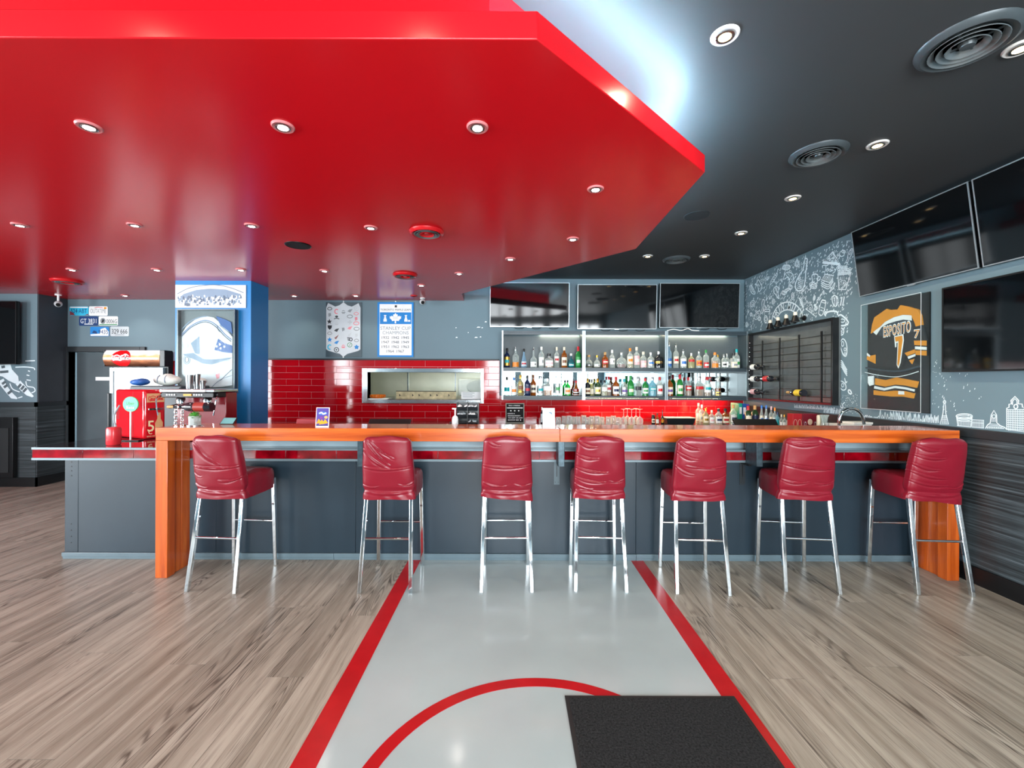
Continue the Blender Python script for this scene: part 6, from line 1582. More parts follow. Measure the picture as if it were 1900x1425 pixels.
def banded(name, bands):
    m = bpy.data.materials.new(name); m.use_nodes = True
    t = NT(m); bs = t.n['Principled BSDF']; bs.inputs['Roughness'].default_value = 0.25
    co = t.add('ShaderNodeTexCoord'); sp_ = t.add('ShaderNodeSeparateXYZ'); t.link(co.outputs['Generated'], sp_.inputs[0])
    nz = t.add('ShaderNodeTexNoise'); nz.inputs['Scale'].default_value = 7; nz.inputs['Detail'].default_value = 4; t.link(co.outputs['Generated'], nz.inputs['Vector'])
    ma = t.add('ShaderNodeMath', operation='MULTIPLY_ADD'); ma.inputs[1].default_value = 0.35; t.link(nz.outputs['Fac'], ma.inputs[0])
    sb = t.add('ShaderNodeMath', operation='SUBTRACT'); sb.inputs[1].default_value = 0.17; t.link(sp_.outputs['Z'], sb.inputs[0]); t.link(sb.outputs[0], ma.inputs[2])
    rp = t.add('ShaderNodeValToRGB'); cr = rp.color_ramp
    while len(cr.elements) < len(bands): cr.elements.new(0.5)
    for i, (p_, c_) in enumerate(bands): cr.elements[i].position = p_; cr.elements[i].color = lin(c_)
    t.link(ma.outputs[0], rp.inputs['Fac']); t.link(rp.outputs['Color'], bs.inputs['Base Color'])
    return m
MB().add(vs, fs).obj('sign_header', banded('header_print', [(0.0, '#3a1f16'), (0.25, '#7c4a30'), (0.42, '#c77a48'), (0.6, '#e8b070'), (0.75, '#e6e2da'), (1.0, '#eef2f4')]), fg_, smooth=True)
for xx in (hx0 - 0.012, hx1): MB().box(xx, xx + 0.012 + (0.05 if xx == hx1 else 0), 5.36 if xx == hx1 else 5.38, 5.49, fhz, ftop).obj('header_cap', M_fr, fg_, bevel=0.004)
def hd_strip(name, u0, u1, v0, v1, m, lift=0.002, shape=None):
    vs = []; fs = []; n_ = 10
    for j in range(n_ + 1):
        v = v0 + (v1 - v0) * j / n_; y, z = hdr(v)
        a_, b_ = (u0, u1) if shape is None else shape(v)
        vs += [(hx0 + a_ * (hx1 - hx0), y - lift, z), (hx0 + b_ * (hx1 - hx0), y - lift, z)]
    fs = [(2 * j, 2 * j + 1, 2 * j + 3, 2 * j + 2) for j in range(n_)]
    MB().add(vs, fs).obj(name, m, fg_, smooth=True)
rr_ = 0.17
hd_strip('red_disc', 0, 0, -0.97, 0.97, mat('soda_red', '#d50f17'), shape=lambda v: (0.32 - rr_ * math.sqrt(max(0, 1.06 - v * v)), 0.32 + rr_ * math.sqrt(max(0, 1.06 - v * v))))
hd_strip('white_stripe', 0.02, 0.98, -0.10, 0.06, P_wht, lift=0.0035)
# script wordmark drawn with a brush-like line
SCR = [[(.10, .62), (.02, .70), (-.02, .45), (.03, .22), (.12, .30)], [(.17, .50), (.12, .38), (.16, .24), (.21, .36), (.17, .50)], [(.32, .46), (.25, .48), (.23, .30), (.30, .24), (.34, .32)], [(.44, .46), (.37, .46), (.36, .28), (.42, .26), (.44, .46), (.46, .24), (.50, .32)],
       [(.66, .78), (.56, .70), (.52, .45), (.57, .22), (.66, .30)], [(.71, .50), (.66, .38), (.70, .24), (.75, .36), (.71, .50)], [(.78, .30), (.84, .80), (.80, .74), (.80, .30), (.85, .28)], [(.96, .46), (.89, .46), (.88, .28), (.94, .26), (.96, .46), (.98, .24), (1.02, .36)], [(.10, .62), (.3, .80), (.55, .62), (.80, .92), (1.0, .72)], [(.05, .1), (.25, .2), (.5, .12), (.6, .22)]]
def script(fr, x, y, w, h, lw, t, skip=()):
    mb = MB()
    for i, s_ in enumerate(SCR):
        if i in skip: continue
        line2(mb, [(x + p[0] * w, y + p[1] * h) for p in s_], fr, lw, t + i * 0.00005, sm=5)
    return mb
HF = (Vector((hx0, 5.351, fhz)), X_, Z_, -Y_)
script(HF, (hx1 - hx0) * .17, hh * .62, (hx1 - hx0) * .29, hh * .95, 0.012, 0.0).obj('wordmark', P_wht, fg_)

# ================================================================== things on the worktop by the end post
A_, B_ = Vector((-3.70, 4.03, 0)), Vector((-3.27, 3.845, 0))
ud = (B_ - A_).normalized(); fd = Vector((-ud.y, ud.x, 0)); LA = (B_ - A_).length; LD = 0.17
zt0, zt1 = zt2 + 0.001, 1.362
vm = thing('retro_soda_cooler', 'shiny red retro soda cooler on the worktop end', 'cooler', ((A_ + B_) / 2 + fd * LD / 2 + Vector((0, 0, zt0))))
M_vr = mat('cooler_red', '#c5121f', rough=0.12, coat=0.6, noise=0.04)
cen = (A_ + B_) / 2 + fd * LD / 2 + Vector((0, 0, (zt0 + zt1) / 2))
MB().obox(cen, ud * LA / 2, fd * LD / 2, Z_ * (zt1 - zt0) / 2).obj('cabinet', M_vr, vm, bevel=0.022, seg=3)
SFR = (A_ + Z_ * zt0, ud, Z_, -fd); FFR = (B_ + Z_ * zt0, fd, Z_, ud); H_ = zt1 - zt0
rect(MB(), SFR, LA * .63, LA * .636, .02, H_ - .02, 0.0, 0.0008).obj('door_seam', mat('cooler_shadow', '#5c0a12', rough=0.4), vm)
for q in range(8): rect(MB(), SFR, .025, .075, .17 + q * .012, .175 + q * .012, 0.0, 0.001).obj('vent_slot', mat('cooler_shadow', '#5c0a12'), vm)
rect(MB(), FFR, .02, LD - .012, H_ * .74, H_ * .92, 0.0, 0.003).obj('badge', C_pl('kraft', '#d9a878'), vm)
script(FFR, LD * .2, H_ * .75, LD * .64, H_ * .15, 0.006, 0.0042).obj('badge_wordmark', P_red, vm)
rect(MB(), FFR, .025, LD - .03, H_ * .58, H_ * .625, 0.008, 0.02).obj('door_handle', M_chrome, vm, bevel=0.004)
MB().slab([(LD * .68 + x * .03, .03 + y * H_ * .46) for x, y in ((-1, 0), (1, 0), (1, .55), (.45, .72), (.4, 1), (-.4, 1), (-.45, .72), (-1, .55))], FFR, 0.0, 0.002).obj('bottle_print', C_pl('kraft', '#d9a878'), vm)
text_mb(MB(), '5', FFR, LD * .3, H_ * .26, LD * .3, H_ * .22, t1=0.002, offset=.01).obj('price_digit', C_pl('cream', '#ecdcae'), vm)
line2(MB(), ell(FFR and LD * .3, H_ * .14, .016, .016, 14, 0.6, 5.7), FFR, .006, 0.0026).obj('cent_sign', C_pl('cream', '#ecdcae'), vm)
text_mb(MB(), 'SERVE ICE COLD', FFR, LD * .42, H_ * .055, LD * .6, .011, t1=0.002).obj('slogan', C_pl('cream', '#ecdcae'), vm)
# round delivery sign
c = WY(242.5, 750, 3.775); sg = thing('round_table_sign', 'round green delivery sign on a white stick with black base', 'sign', (c.x, 3.775, zt2))
MB().box(c.x - 0.095, c.x + 0.095, 3.745, 3.805, zt2 + 0.0008, zt2 + 0.009).obj('base', M_black, sg, bevel=0.003)
MB().cyl((c.x, 3.775, zt2 + 0.009), (c.x, 3.775, c.z - 0.06), 0.0065, n=10).obj('stick', P_wht, sg, smooth=True)
MB().cyl((c.x, 3.772, c.z), (c.x, 3.782, c.z), 0.066, n=40).obj('disc', C_pl('mint', '#3fce84'), sg)
SGF = (Vector((c.x, 3.772, c.z)), X_, Z_, -Y_)
text_mb(MB(), 'Uber', SGF, 0, 0.008, 0.07, 0.026, t1=0.001).obj('word', C_pl('dark_green', '#0c4a36'), sg)
text_mb(MB(), 'Eats', SGF, 0, -0.028, 0.068, 0.024, t1=0.001).obj('word', P_wht, sg)
# red canister with hose
c = WY(211, 812, 3.53); cn = thing('red_canister', 'small red canister with a grey hose at the worktop edge', 'canister', (c.x, 3.53, zt2))
MB().lathe([(.038, .001), (.044, .01), (.044, .13), (.038, .145), (.012, .15)], (c.x, 3.53, zt2), 24, p=3.0).obj('body', mat('canister_red', '#cf3038', rough=0.25), cn, smooth=True)
hp = [WY(222, 752, 3.6), WY(213, 768, 3.6), WY(212, 782, 3.6), WY(219, 800, 3.6), WY(218, 812, 3.6), WY(217, 819, 3.6)]
MB().tube(crom([tuple(p) for p in hp], 6), 0.006, 8).obj('hose', mat('hose_grey', '#9aa3a7', rough=0.3), cn, smooth=True)
# tall ribbed cabinet and sacks behind
x0, x1 = WY(241, 725, 4.5).x, WY(336, 725, 4.5).x; zc = WY(290, 716, 4.5).z
rb = thing('ribbed_cabinet', 'dark grey ribbed cabinet standing behind the soda cooler', 'cabinet', ((x0 + x1) / 2, 4.7, 0))
MB().box(x0, x1, 4.5, 4.93, 0.0, zc).obj('body', mat('ribbed_grey', '#3d464b', rough=0.4), rb, bevel=0.01)
for q in range(4): MB().box(x0 + 0.01, x1 - 0.01, 4.488, 4.4995, zc - 0.035 - q * 0.03, zc - 0.02 - q * 0.03).obj('rib', mat('ribbed_grey', '#3d464b'), rb)
for i, (px, rx, blue) in enumerate(((272, .085, True), (304, .15, False), (337, .11, False))):
    x = WY(px, 712, 4.65).x; rz = (.038, .062, .048)[i]; yy = (4.57, 4.70, 4.84)[i]
    rx = (.085, .145, .11)[i]
    if i == 2: x = x1 - .09
    t = thing('sack', ['small blue packet in front of the pale sacks', 'plump white sack with grey stripes on the ribbed cabinet', 'white and blue sack beside the steel cups'][i], 'sack', (x, yy, zc))
    m_ = MB().sphere((x, yy, zc + rz + .001), 1.0, 24, 12, sc=(rx, .08, rz)); m_.v = [(v_[0], v_[1], v_[2] + .006 * math.sin(40 * v_[0]) * max(0, (v_[2] - zc) / .1)) for v_ in m_.v]
    m_.obj('bag', C_pl('sack_blue', '#2f63ad') if blue else mat('sack_cloth', '#d9dcd4', rough=0.7, noise=0.2, nscale=14), t, smooth=True)
    if not blue:
        for q in (-.35, .2):
            pts = [(x + q * rx, yy - .08 * math.sqrt(1 - q * q) * math.cos(a_) * 1.02, zc + rz + rz * math.sqrt(1 - q * q) * math.sin(a_) * 1.03) for a_ in [-.5 + .2 * k_ for k_ in range(9)]]
            MB().tube(pts, .004, 6).obj('stripe', P_slate, t, smooth=True)
# espresso machine
ex0, ex1 = WY(314, 760, 3.9).x, WY(409, 760, 3.9).x
em = thing('espresso_machine', 'red and chrome espresso machine beside the blue pillar', 'coffee machine', ((ex0 + ex1) / 2, 3.95, zt2))
M_er = mat('espresso_red', '#7e101c', rough=0.2, coat=0.4)
et = WY(360, 722, 3.85).z
MB().box(ex0, ex1, 3.98, 4.14, zt2 + .001, et - .03).obj('back_body', M_er, em, bevel=0.01)
MB().box(ex0, ex1, 3.76, 3.979, zt2 + .001, zt2 + .115).obj('drip_base', M_er, em, bevel=0.008)
MB().box(ex0 + .02, ex1 - .02, 3.765, 3.975, zt2 + .1155, zt2 + .123).obj('drip_grille', M_steel, em)
MB().box(ex0 - .01, ex1 + .01, 3.80, 4.14, et - .029, et).obj('cup_tray', M_chrome, em, bevel=0.006)
MB().box(ex0 + .02, ex1 - .06, 3.785, 3.80, et - .024, et - .004).obj('name_plate', C_pl('plate_pale', '#cfd3d2'), em)
MB().box(ex0, ex1, 3.81, 3.979, et - .075, et - .03).obj('group_housing', M_black, em, bevel=0.006)
MB().box(ex0 + .2, ex0 + .27, 3.803, 3.81, et - .06, et - .042).obj('display', P_gold, em)
for k_ in range(2):
    for q in range(4): MB().cyl((ex0 + .085 + k_ * .24 - .03 + q * .022, 3.802, et - .05), (ex0 + .085 + k_ * .24 - .03 + q * .022, 3.81, et - .05), .007, n=10).obj('button', P_wht, em)
    gx = ex0 + .12 + k_ * .24
    MB().lathe([(.035, 0), (.035, .04), (.028, .05)], (gx, 3.88, et - .126), 20).obj('group_head', M_chrome, em, smooth=True)
    MB().lathe([(.03, 0), (.034, .02)], (gx, 3.88, et - .148), 20).obj('portafilter', M_chrome, em, smooth=True)
    MB().cyl((gx, 3.85, et - .14), (gx + .01, 3.74, et - .155), .011, .014, n=12).obj('handle', M_black, em, smooth=True)
for sx in (-1, 1):
    wx = ex1 + .012 if sx > 0 else ex0 - .012
    MB().cyl((wx - .02 * sx, 3.85, et - .05), (wx + .012 * sx, 3.85, et - .05), .02, n=14).obj('steam_knob', M_black, em, smooth=True)
    MB().tube(crom([(wx, 3.84, et - .06), (wx + .02 * sx, 3.80, et - .08), (wx + .012 * sx, 3.79, et - .16), (wx, 3.79, et - .23)], 6), .005, 8).obj('steam_wand', M_chrome, em, smooth=True)
for i, (px, hh_, r_) in enumerate(((362, .125, .034), (371, .135, .030), (377, .075, .026))):
    x = WY(px, 710, 3.95 + i * .03).x
    tag(MB().lathe([(r_ * .72, 0), (r_ * .74, .004), (r_, hh_), (r_ * .94, hh_), (r_ * .68, .008)], (x, 3.88 + i * .06, et + .0008), 20).obj('steel_cup', M_steel, smooth=True), ['tall steel shaker cup on the espresso machine', 'slim steel tumbler behind the shaker cup', 'short steel measure on the espresso machine'][i], 'cup')

# ================================================================== things on the wooden ledge, plant end
YL = 3.32
c = WY(352, 755, YL); wb_ = thing('reclining_wine_bottle', 'dark wine bottle with red label lying in a chrome chain holder', 'wine bottle', (c.x, YL, c.z - .036))
bx1 = WY(394, 756, YL).x; ax = (Y_, Z_, -X_); bz_ = WY(380, 755, YL).z
MB().lathe([(a_ * .036, b__ * .30) for a_, b__ in PROF['wine']], (bx1, YL, bz_), 20, ax=ax).obj('glass_body', G['dark'], wb_, smooth=True)
MB().lathe([(.0368, .05), (.0368, .13)], (bx1, YL, bz_), 20, ax=ax).obj('label', C_pl('wine_label', '#8e2f28'), wb_, smooth=True)
MB().lathe([(.0095, .29), (.011, .33), (.010, .345)], (bx1, YL, bz_), 12, ax=ax).obj('cork', pc('cork'), wb_, smooth=True)
hl = thing('bottle_holder', 'chrome chain stand holding the wine bottle by its neck', 'bottle holder', (WY(332, 780, YL).x, YL, zt))
for px in (326, 338):
    x = WY(px, 780, YL).x; n_ = 6; zz0 = zt + .006; zz1 = bz_ - .012
    for q in range(n_):
        zc_ = zz0 + (zz1 - zz0) * (q + .5) / n_; rz_ = (zz1 - zz0) / n_ * .62
        pts = [(x + (.009 * math.cos(a_) if q % 2 == 0 else 0), YL + (.009 * math.cos(a_) if q % 2 else 0), zc_ + rz_ * math.sin(a_)) for a_ in [2 * PI * k_ / 14 for k_ in range(14)]]
        MB().tube(pts, .004, 6, closed=True).obj('link', M_chrome, hl, smooth=True)
xn = WY(334, 780, YL).x
MB().tube([(xn, YL + .020 * math.cos(a_), bz_ + .020 * math.sin(a_)) for a_ in [2 * PI * k_ / 20 for k_ in range(20)]], .0045, 8, closed=True).obj('neck_ring', M_chrome, hl, smooth=True)
MB().tube([(xn + .04 * math.cos(a_), YL + .03 * math.sin(a_), zt + .005) for a_ in [2 * PI * k_ / 24 for k_ in range(24)]], .005, 8, closed=True).obj('foot_ring', M_chrome, hl, smooth=True)
c = WY(361.5, 780, 3.30); pl_ = thing('potted_succulent', 'small green succulent in a glass cube on the ledge', 'plant', (c.x, 3.30, zt))
MB().cyl((c.x, 3.30, zt + .0005), (c.x, 3.30, zt + .006), .055, n=28).obj('coaster', M_chrome, pl_)
MB().lathe([(.033, .0065), (.034, .075), (.031, .075), (.030, .01)], (c.x, 3.30, zt), 24, p=5).obj('glass_cube', G['clear'], pl_, smooth=True)
MB().lathe([(.028, .012), (.029, .03), (.001, .033)], (c.x, 3.30, zt), 16, p=4).obj('soil', mat('soil', '#4a3a2a', rough=0.9), pl_)
random.seed(9)
for q in range(26):
    a_ = q * 2.399; rr = .004 + .028 * math.sqrt(q / 26); el_ = .9 - .6 * q / 26
    base_ = Vector((c.x + rr * .5 * math.cos(a_), 3.30 + rr * .5 * math.sin(a_), zt + .052 + .03 * (1 - q / 26)))
    d = Vector((math.cos(a_) * math.cos(el_), math.sin(a_) * math.cos(el_), math.sin(el_)))
    s_ = d.cross(Z_).normalized(); u_ = s_.cross(d)
    L_ = .036; tip = base_ + d * L_; mid_ = base_ + d * L_ * .6
    MB().add([base_ - s_ * .004, base_ + s_ * .004, mid_ + s_ * .010 + u_ * .003, tip, mid_ - s_ * .010 + u_ * .003, mid_ - u_ * .004], [(0, 1, 2, 4), (2, 3, 4), (0, 5, 1), (1, 5, 2), (2, 5, 3), (3, 5, 4), (4, 5, 0)]).obj('leaf', mat('leaf_green', '#4f9a3d', rough=0.45, noise=0.3, nscale=40), pl_, smooth=True)
c = WY(424, 785, 3.43); tb = thing('card_terminal', 'small tablet with a pale teal screen leaning on the ledge', 'tablet', (c.x, 3.43, zt))
TBF = (Vector((c.x - .055, 3.40, zt + .001)), X_, Vector((0, .75, .66)).normalized(), Vector((0, -.66, .75)).normalized())
rect(MB(), TBF, 0, .11, 0, .075, -.008, 0.0).obj('case', M_black, tb, bevel=.002)
rect(MB(), TBF, .006, .104, .006, .069, 0.0002, .001).obj('screen', C_pl('teal_screen', '#6fb0b4'), tb)
# ================================================================== cards on the ledge
def card(px0, px1, py, base_lab, name, Y=3.22, build=None):
    a, b = WY(px0, 796, Y), WY(px1, 796, Y); z1 = WY(px0, py, Y).z
    t = thing(name, base_lab, 'flyer stand', ((a.x + b.x) / 2, Y, zt))
    w, h = b.x - a.x, z1 - zt - .001
    lean = Vector((0, .12, 1)).normalized(); n = Vector((0, -1, .12)).normalized()
    fr = (Vector((a.x, Y, zt + .001)), X_, lean, n)
    MB().box(a.x + .005, b.x - .005, Y + .004, Y + .06, zt + .0006, zt + .004).obj('foot', acr, t)
    rect(MB(), fr, 0, w, 0, h, -.003, 0).obj('holder', P_wht, t, bevel=.001)
    build(t, fr, w, h)
def b1(t, fr, w, h):
    rect(MB(), fr, w * .05, w * .95, h * .06, h * .97, 0.0002, .0008).obj('print', C_pl('violet', '#4e3a8c'), t)
    MB().slab(ell(w * .5, h * .70, w * .36, h * .09, 22), fr, .0008, .0014).obj('title_cloud', C_pl('sky', '#2a5fb0'), t)
    line2(MB(), [(w * .24, h * .69), (w * .4, h * .74), (w * .55, h * .67), (w * .76, h * .72)], fr, .010, .002, sm=5).obj('title_script', P_wht, t)
    for x, y, s in ((.25, .28, .2), (.48, .24, .22), (.72, .26, .22)):
        MB().slab([(w * (x - s), h * (y - .12)), (w * (x + s), h * (y - .05)), (w * (x - s * .1), h * (y + .15))], fr, .0014, .002 + x * .0004).obj('samosa', P_gold, t)
    MB().slab(ell(w * .42, h * .47, w * .1, h * .06, 14), fr, .0014, .002).obj('dip_bowl', C_pl('plum', '#7d2f86'), t)
    MB().slab(ell(w * .76, h * .50, w * .13, h * .07, 14), fr, .0014, .002).obj('dip_bowl', C_pl('peach', '#e7a35a'), t)
    rect(MB(), fr, w * .08, w * .92, h * .07, h * .11, .0014, .002).obj('foot_band', C_pl('dark_violet', '#2c2258'), t)
card(585, 610, 756, 'purple snack flyer in a clear stand on the wooden ledge', 'snack_flyer', build=b1)
def b2(t, fr, w, h):
    rect(MB(), fr, w * .05, w * .92, h * .06, h * .95, 0.0002, .0008).obj('print', C_pl('pale_pink', '#e3e3ee'), t)
    MB().slab([(w * .08, h * .80), (w * .3, h * .92), (w * .9, h * .92), (w * .9, h * .82), (w * .5, h * .84)], fr, .0008, .0013).obj('print_band', C_pl('lilac', '#a79ac8'), t)
    MB().slab([(w * .4, h * .80), (w * .75, h * .78), (w * .82, h * .62), (w * .7, h * .70)], fr, .0013, .0018).obj('print_wave', C_pl('petrol', '#33617f'), t)
    MB().slab([(w * .08, h * .5), (w * .5, h * .3), (w * .85, h * .45), (w * .85, h * .2), (w * .08, h * .2)], fr, .0008, .0013).obj('print_shape', C_pl('rose', '#eccfd0'), t)
card(1007, 1029.5, 757, 'pale flyer in a white stand on the wooden ledge', 'pale_flyer', build=b2)
# black till screens seen from behind
for px0, px1, py, lab in ((677, 757, 779.5, 'black till screen leaning behind the ledge, ahead of the serving hatch'), (1373, 1455, 779.5, 'black till screen leaning behind the ledge, ahead of the binders')):
    Y = 3.72; a, b = WY(px0, 785, Y), WY(px1, 785, Y); zz = WY((px0 + px1) / 2, py, Y).z
    t = thing('till_screen', lab, 'monitor', ((a.x + b.x) / 2, Y, zt2), 'till screens')
    vv = Vector((0, .78, -1)).normalized(); n = Vector((0, -1, -.78)).normalized() * -1
    top = Vector((0, Y + .12, zz))
    MB().hexa([(a.x, Y + .12, zz), (b.x, Y + .12, zz), (b.x - .01, Y - .02, zt2 + .06), (a.x + .01, Y - .02, zt2 + .06)], [(a.x, Y + .14, zz - .008), (b.x, Y + .14, zz - .008), (b.x - .01, Y + .005, zt2 + .05), (a.x + .01, Y + .005, zt2 + .05)]).obj('panel', M_black, t, bevel=.003)
    MB().box((a.x + b.x) / 2 - .04, (a.x + b.x) / 2 + .04, Y + .07, Y + .10, zt2 + .012, zz - .06).obj('neck', M_black, t)
    MB().box((a.x + b.x) / 2 - .1, (a.x + b.x) / 2 + .1, Y, Y + .17, zt2 + .0008, zt2 + .012).obj('foot', M_black, t, bevel=.003)
# striped liners
a, b = WY(543, 784, 3.75), WY(592, 784, 3.75); zz = WY(570, 777.5, 3.75).z
t = thing('liner_stack', 'stack of red and white striped basket liners behind the snack flyer', 'paper stack', ((a.x + b.x) / 2, 3.8, zt2))
MB().hexa([(a.x, 3.75, zt2 + .001), (b.x + .03, 3.75, zt2 + .001), (b.x + .03, 3.93, zt2 + .001), (a.x, 3.93, zt2 + .001)], [(a.x + .03, 3.76, zz), (b.x, 3.76, zz - .004), (b.x, 3.92, zz - .002), (a.x + .03, 3.92, zz)]).obj('stack', C_pl('liner_red', '#a8323a'), t, bevel=.006)
LF = (Vector((a.x, 3.75, 0)), X_, Vector((0, .05, 1)).normalized(), -Y_)
for q in range(6): MB().slab([(.02 + q * .033, zz - .10), (.034 + q * .033, zz - .10), (.060 + q * .033, zz - .004), (.046 + q * .033, zz - .004)], LF, .0005, .003).obj('white_stripe', P_wht, t)
# cutlery caddy
a, b = WY(847, 770, 3.8), WY(887, 770, 3.8); zz = WY(866, 748, 3.8).z
cd = thing('cutlery_caddy', 'black two column condiment caddy with open bins', 'caddy', ((a.x + b.x) / 2, 3.87, zt2))
n_ = 5; dh = (zz - zt2 - .002) / n_; wbin = (b.x - a.x) / 2
M_bin = mat('caddy_black', '#202326', rough=0.3)
MB().box(a.x, b.x, 3.93, 3.945, zt2 + .001, zz).obj('back', M_bin, cd)
for s in (0, 1, 2): MB().box(a.x + s * wbin - .003, a.x + s * wbin + .003, 3.82, 3.93, zt2 + .001, zz).obj('side', M_bin, cd)
for r_ in range(n_):
    z0 = zt2 + .002 + r_ * dh
    for s in (0, 1):
        xa, xb = a.x + s * wbin + .004, a.x + (s + 1) * wbin - .004
        MB().hexa([(xa, 3.80, z0), (xb, 3.80, z0), (xb, 3.925, z0), (xa, 3.925, z0)], [(xa, 3.785, z0 + dh * .52), (xb, 3.785, z0 + dh * .52), (xb, 3.925, z0 + dh * .52), (xa, 3.925, z0 + dh * .52)]).obj('bin', M_bin, cd, bevel=.003)
        if r_ in (3, 4) or (r_ == 2 and s == 1):
            random.seed(r_ * 2 + s)
            for q in range(4):
                xx = random.uniform(xa + .012, xb - .012); yy = random.uniform(3.80, 3.85)
                MB().obox((xx, yy, z0 + dh * .62), (.012, .003, .004 * (q - 1.5)), (0, .012, .004), (0, .001, .003)).obj('sachet', [P_wht, P_lgry][(r_ + s) % 2], cd)
# pump bottle and friends
c = WY(844.5, 775, 3.72); t = thing('pump_bottle', 'white pump dispenser bottle beside the black caddy', 'bottle', (c.x, 3.72, zt2))
zp = WY(844, 757, 3.72).z
MB().lathe([(.026, .001), (.028, .01), (.028, .20), (.022, .225), (.010, .235)], (c.x, 3.72, zt2), 20).obj('body', mat('pump_white', '#dfe6e8', rough=0.35), t, smooth=True)
MB().cyl((c.x, 3.72, zt2 + .235), (c.x, 3.72, zp - .01), .006, n=10).obj('stem', P_wht, t)
MB().box(c.x - .026, c.x + .008, 3.712, 3.728, zp - .012, zp).obj('nozzle', P_wht, t, bevel=.002)
for q, (px, hh_, g_, cp, ds) in enumerate(((836, .175, 'dark', 'black', 'short dark sauce bottle beside the pump bottle'), (830, .15, 'clear', 'white', 'short clear squeeze bottle near the pump bottle'))):
    x = WY(px, 785, 3.78 + q * .06).x
    bottle(x, 3.78 + q * .06, zt2 + .0005, hh_, .018, 'spirit', g_, cp, 'white', ds, 'on the worktop', group='bottles behind the ledge')
# ================================================================== on the back counter
YK = 5.86; zk = BZ + .0005
a, b = WY(938, 784, YK), WY(973, 748, YK)
lb = thing('letter_board', 'black felt letter board with white letters in a grey frame', 'sign', ((a.x + b.x) / 2, YK, zk))
w = b.x - a.x; h = b.z - zk - .001
fr = (Vector((a.x, YK, zk + .001)), X_, Vector((0, .12, 1)).normalized(), Vector((0, -1, .12)).normalized())
rect(MB(), fr, .012, w - .012, .012, h - .012, -.012, 0).obj('felt', mat('felt_black', '#101415', rough=0.9), lb)
for q in ((0, .012, 0, h), (w - .012, w, 0, h), (.012, w - .012, 0, .012), (.012, w - .012, h - .012, h)): rect(MB(), fr, *q, -.016, .006).obj('frame_rail', mat('frame_wood', '#7c8076', rough=0.5), lb)
for (txt, cx, cy, ww, hh_) in (('TAG A FRIEND', .46, .875, .62, .05), ('LEAVE A', .3, .48, .38, .05), ('GOOGLE REVIEW', .46, .37, .68, .05), ('TO GET 5% OFF', .52, .265, .78, .05), ('SHOW ME', .42, .16, .58, .05)):
    text_mb(MB(), txt, fr, w * cx, h * cy, w * ww, h * hh_, t1=.002, offset=.01).obj('letters', P_wht, lb)
for q in range(17): rect(MB(), fr, w * (.08 + q * .05), w * (.115 + q * .05), h * .735, h * .785, .0005, .002).obj('small_letter', P_wht, lb)
for q in range(3): MB().slab(star(w * (.28 + q * .21), h * .62, w * .05), fr, .0005, .002).obj('star', P_wht, lb)
MB().slab(star(w * .80, h * .16, w * .045), fr, .0005, .002).obj('star', P_wht, lb)
bottle(WY(1005.5, 785, 5.8).x, 5.8, zk, .225, .021, 'tall', 'dark', 'white', 'silver', 'slim dark bottle with a pale label strip', 'beside the letter board', None, (.1, .6), None, group='bottles on the back counter')
gl_c = glass('tumbler_glass', '#f4f8f8', alpha=0.20, gloss=0.25)
for q, px in enumerate((1036, 1046.5, 1056, 1064.5, 1072.5, 1083, 1089.5, 1098, 1108, 1117, 1128.5, 1138, 1147)):
    y = 5.82 + (.05 if q % 2 else 0); x = WY(px, 785, y).x; r_ = .036; hg = .092 + .008 * (q % 3)
    tag(MB().lathe([(r_, 0), (r_ * .92, hg * .92), (r_ * .85, hg), (.001, hg), (.001, hg * .93), (r_ * .84, hg * .9), (r_ * .95, 0)], (x, y, zk), 20).obj('tumbler', gl_c, smooth=True), 'clear tumbler upturned in the row on the back counter', 'glass', 'upturned tumblers on the back counter')
for q, (px, yo) in enumerate(((1157, 0), (1164, .12), (1172, 0), (1180, .12), (1187, 0))):
    y = 5.80 + yo; x = WY(px, 785, y).x
    tag(MB().lathe([(.040, 0), (.047, .04), (.040, .075), (.012, .10), (.004, .11), (.0035, .185), (.01, .195), (.036, .202), (.036, .205), (.001, .206)], (x, y, zk), 22).obj('wine_glass', gl_c, smooth=True), 'stemmed glass standing upside down by the sauce bottles', 'glass', 'upturned stemmed glasses')
bottle(WY(1212, 785, 5.84).x, 5.84, zk, .125, .024, 'jar', 'dark', 'black', 'cream', 'short dark jar with cream label', 'beside the upturned glasses', None, (.15, .55), 'black', group='bottles on the back counter')
bottle(WY(1219.5, 785, 5.8).x, 5.80, zk, .15, .021, 'spirit', 'amber', 'black', 'white', 'small orange sauce bottle with white label', 'beside the dark jar', 'orange', (.1, .45), None, group='bottles on the back counter')
bottle(WY(1229, 785, 5.84).x, 5.84, zk, .195, .022, 'neck', 'dark', 'black', 'gold', 'slim sauce bottle with gold diamond label', 'beside the black tray', None, (.1, .38), 'orange', group='bottles on the back counter')
a, b = WY(1237, 785, 5.78), WY(1291, 785, 5.78)
bt = thing('black_tray', 'long black open bar tray with pale rim', 'tray', ((a.x + b.x) / 2, 5.88, zk))
MB().hexa([(a.x + .02, 5.8, zk), (b.x - .02, 5.8, zk), (b.x - .02, 5.96, zk), (a.x + .02, 5.96, zk)], [(a.x, 5.78, zk + .082), (b.x, 5.78, zk + .082), (b.x, 5.98, zk + .082), (a.x, 5.98, zk + .082)]).obj('bin', M_bin, bt, bevel=.004)
MB().box(a.x - .004, b.x + .004, 5.775, 5.985, zk + .0825, zk + .09).obj('rim', C_pl('rim', '#cfd2cf'), bt, bevel=.002)
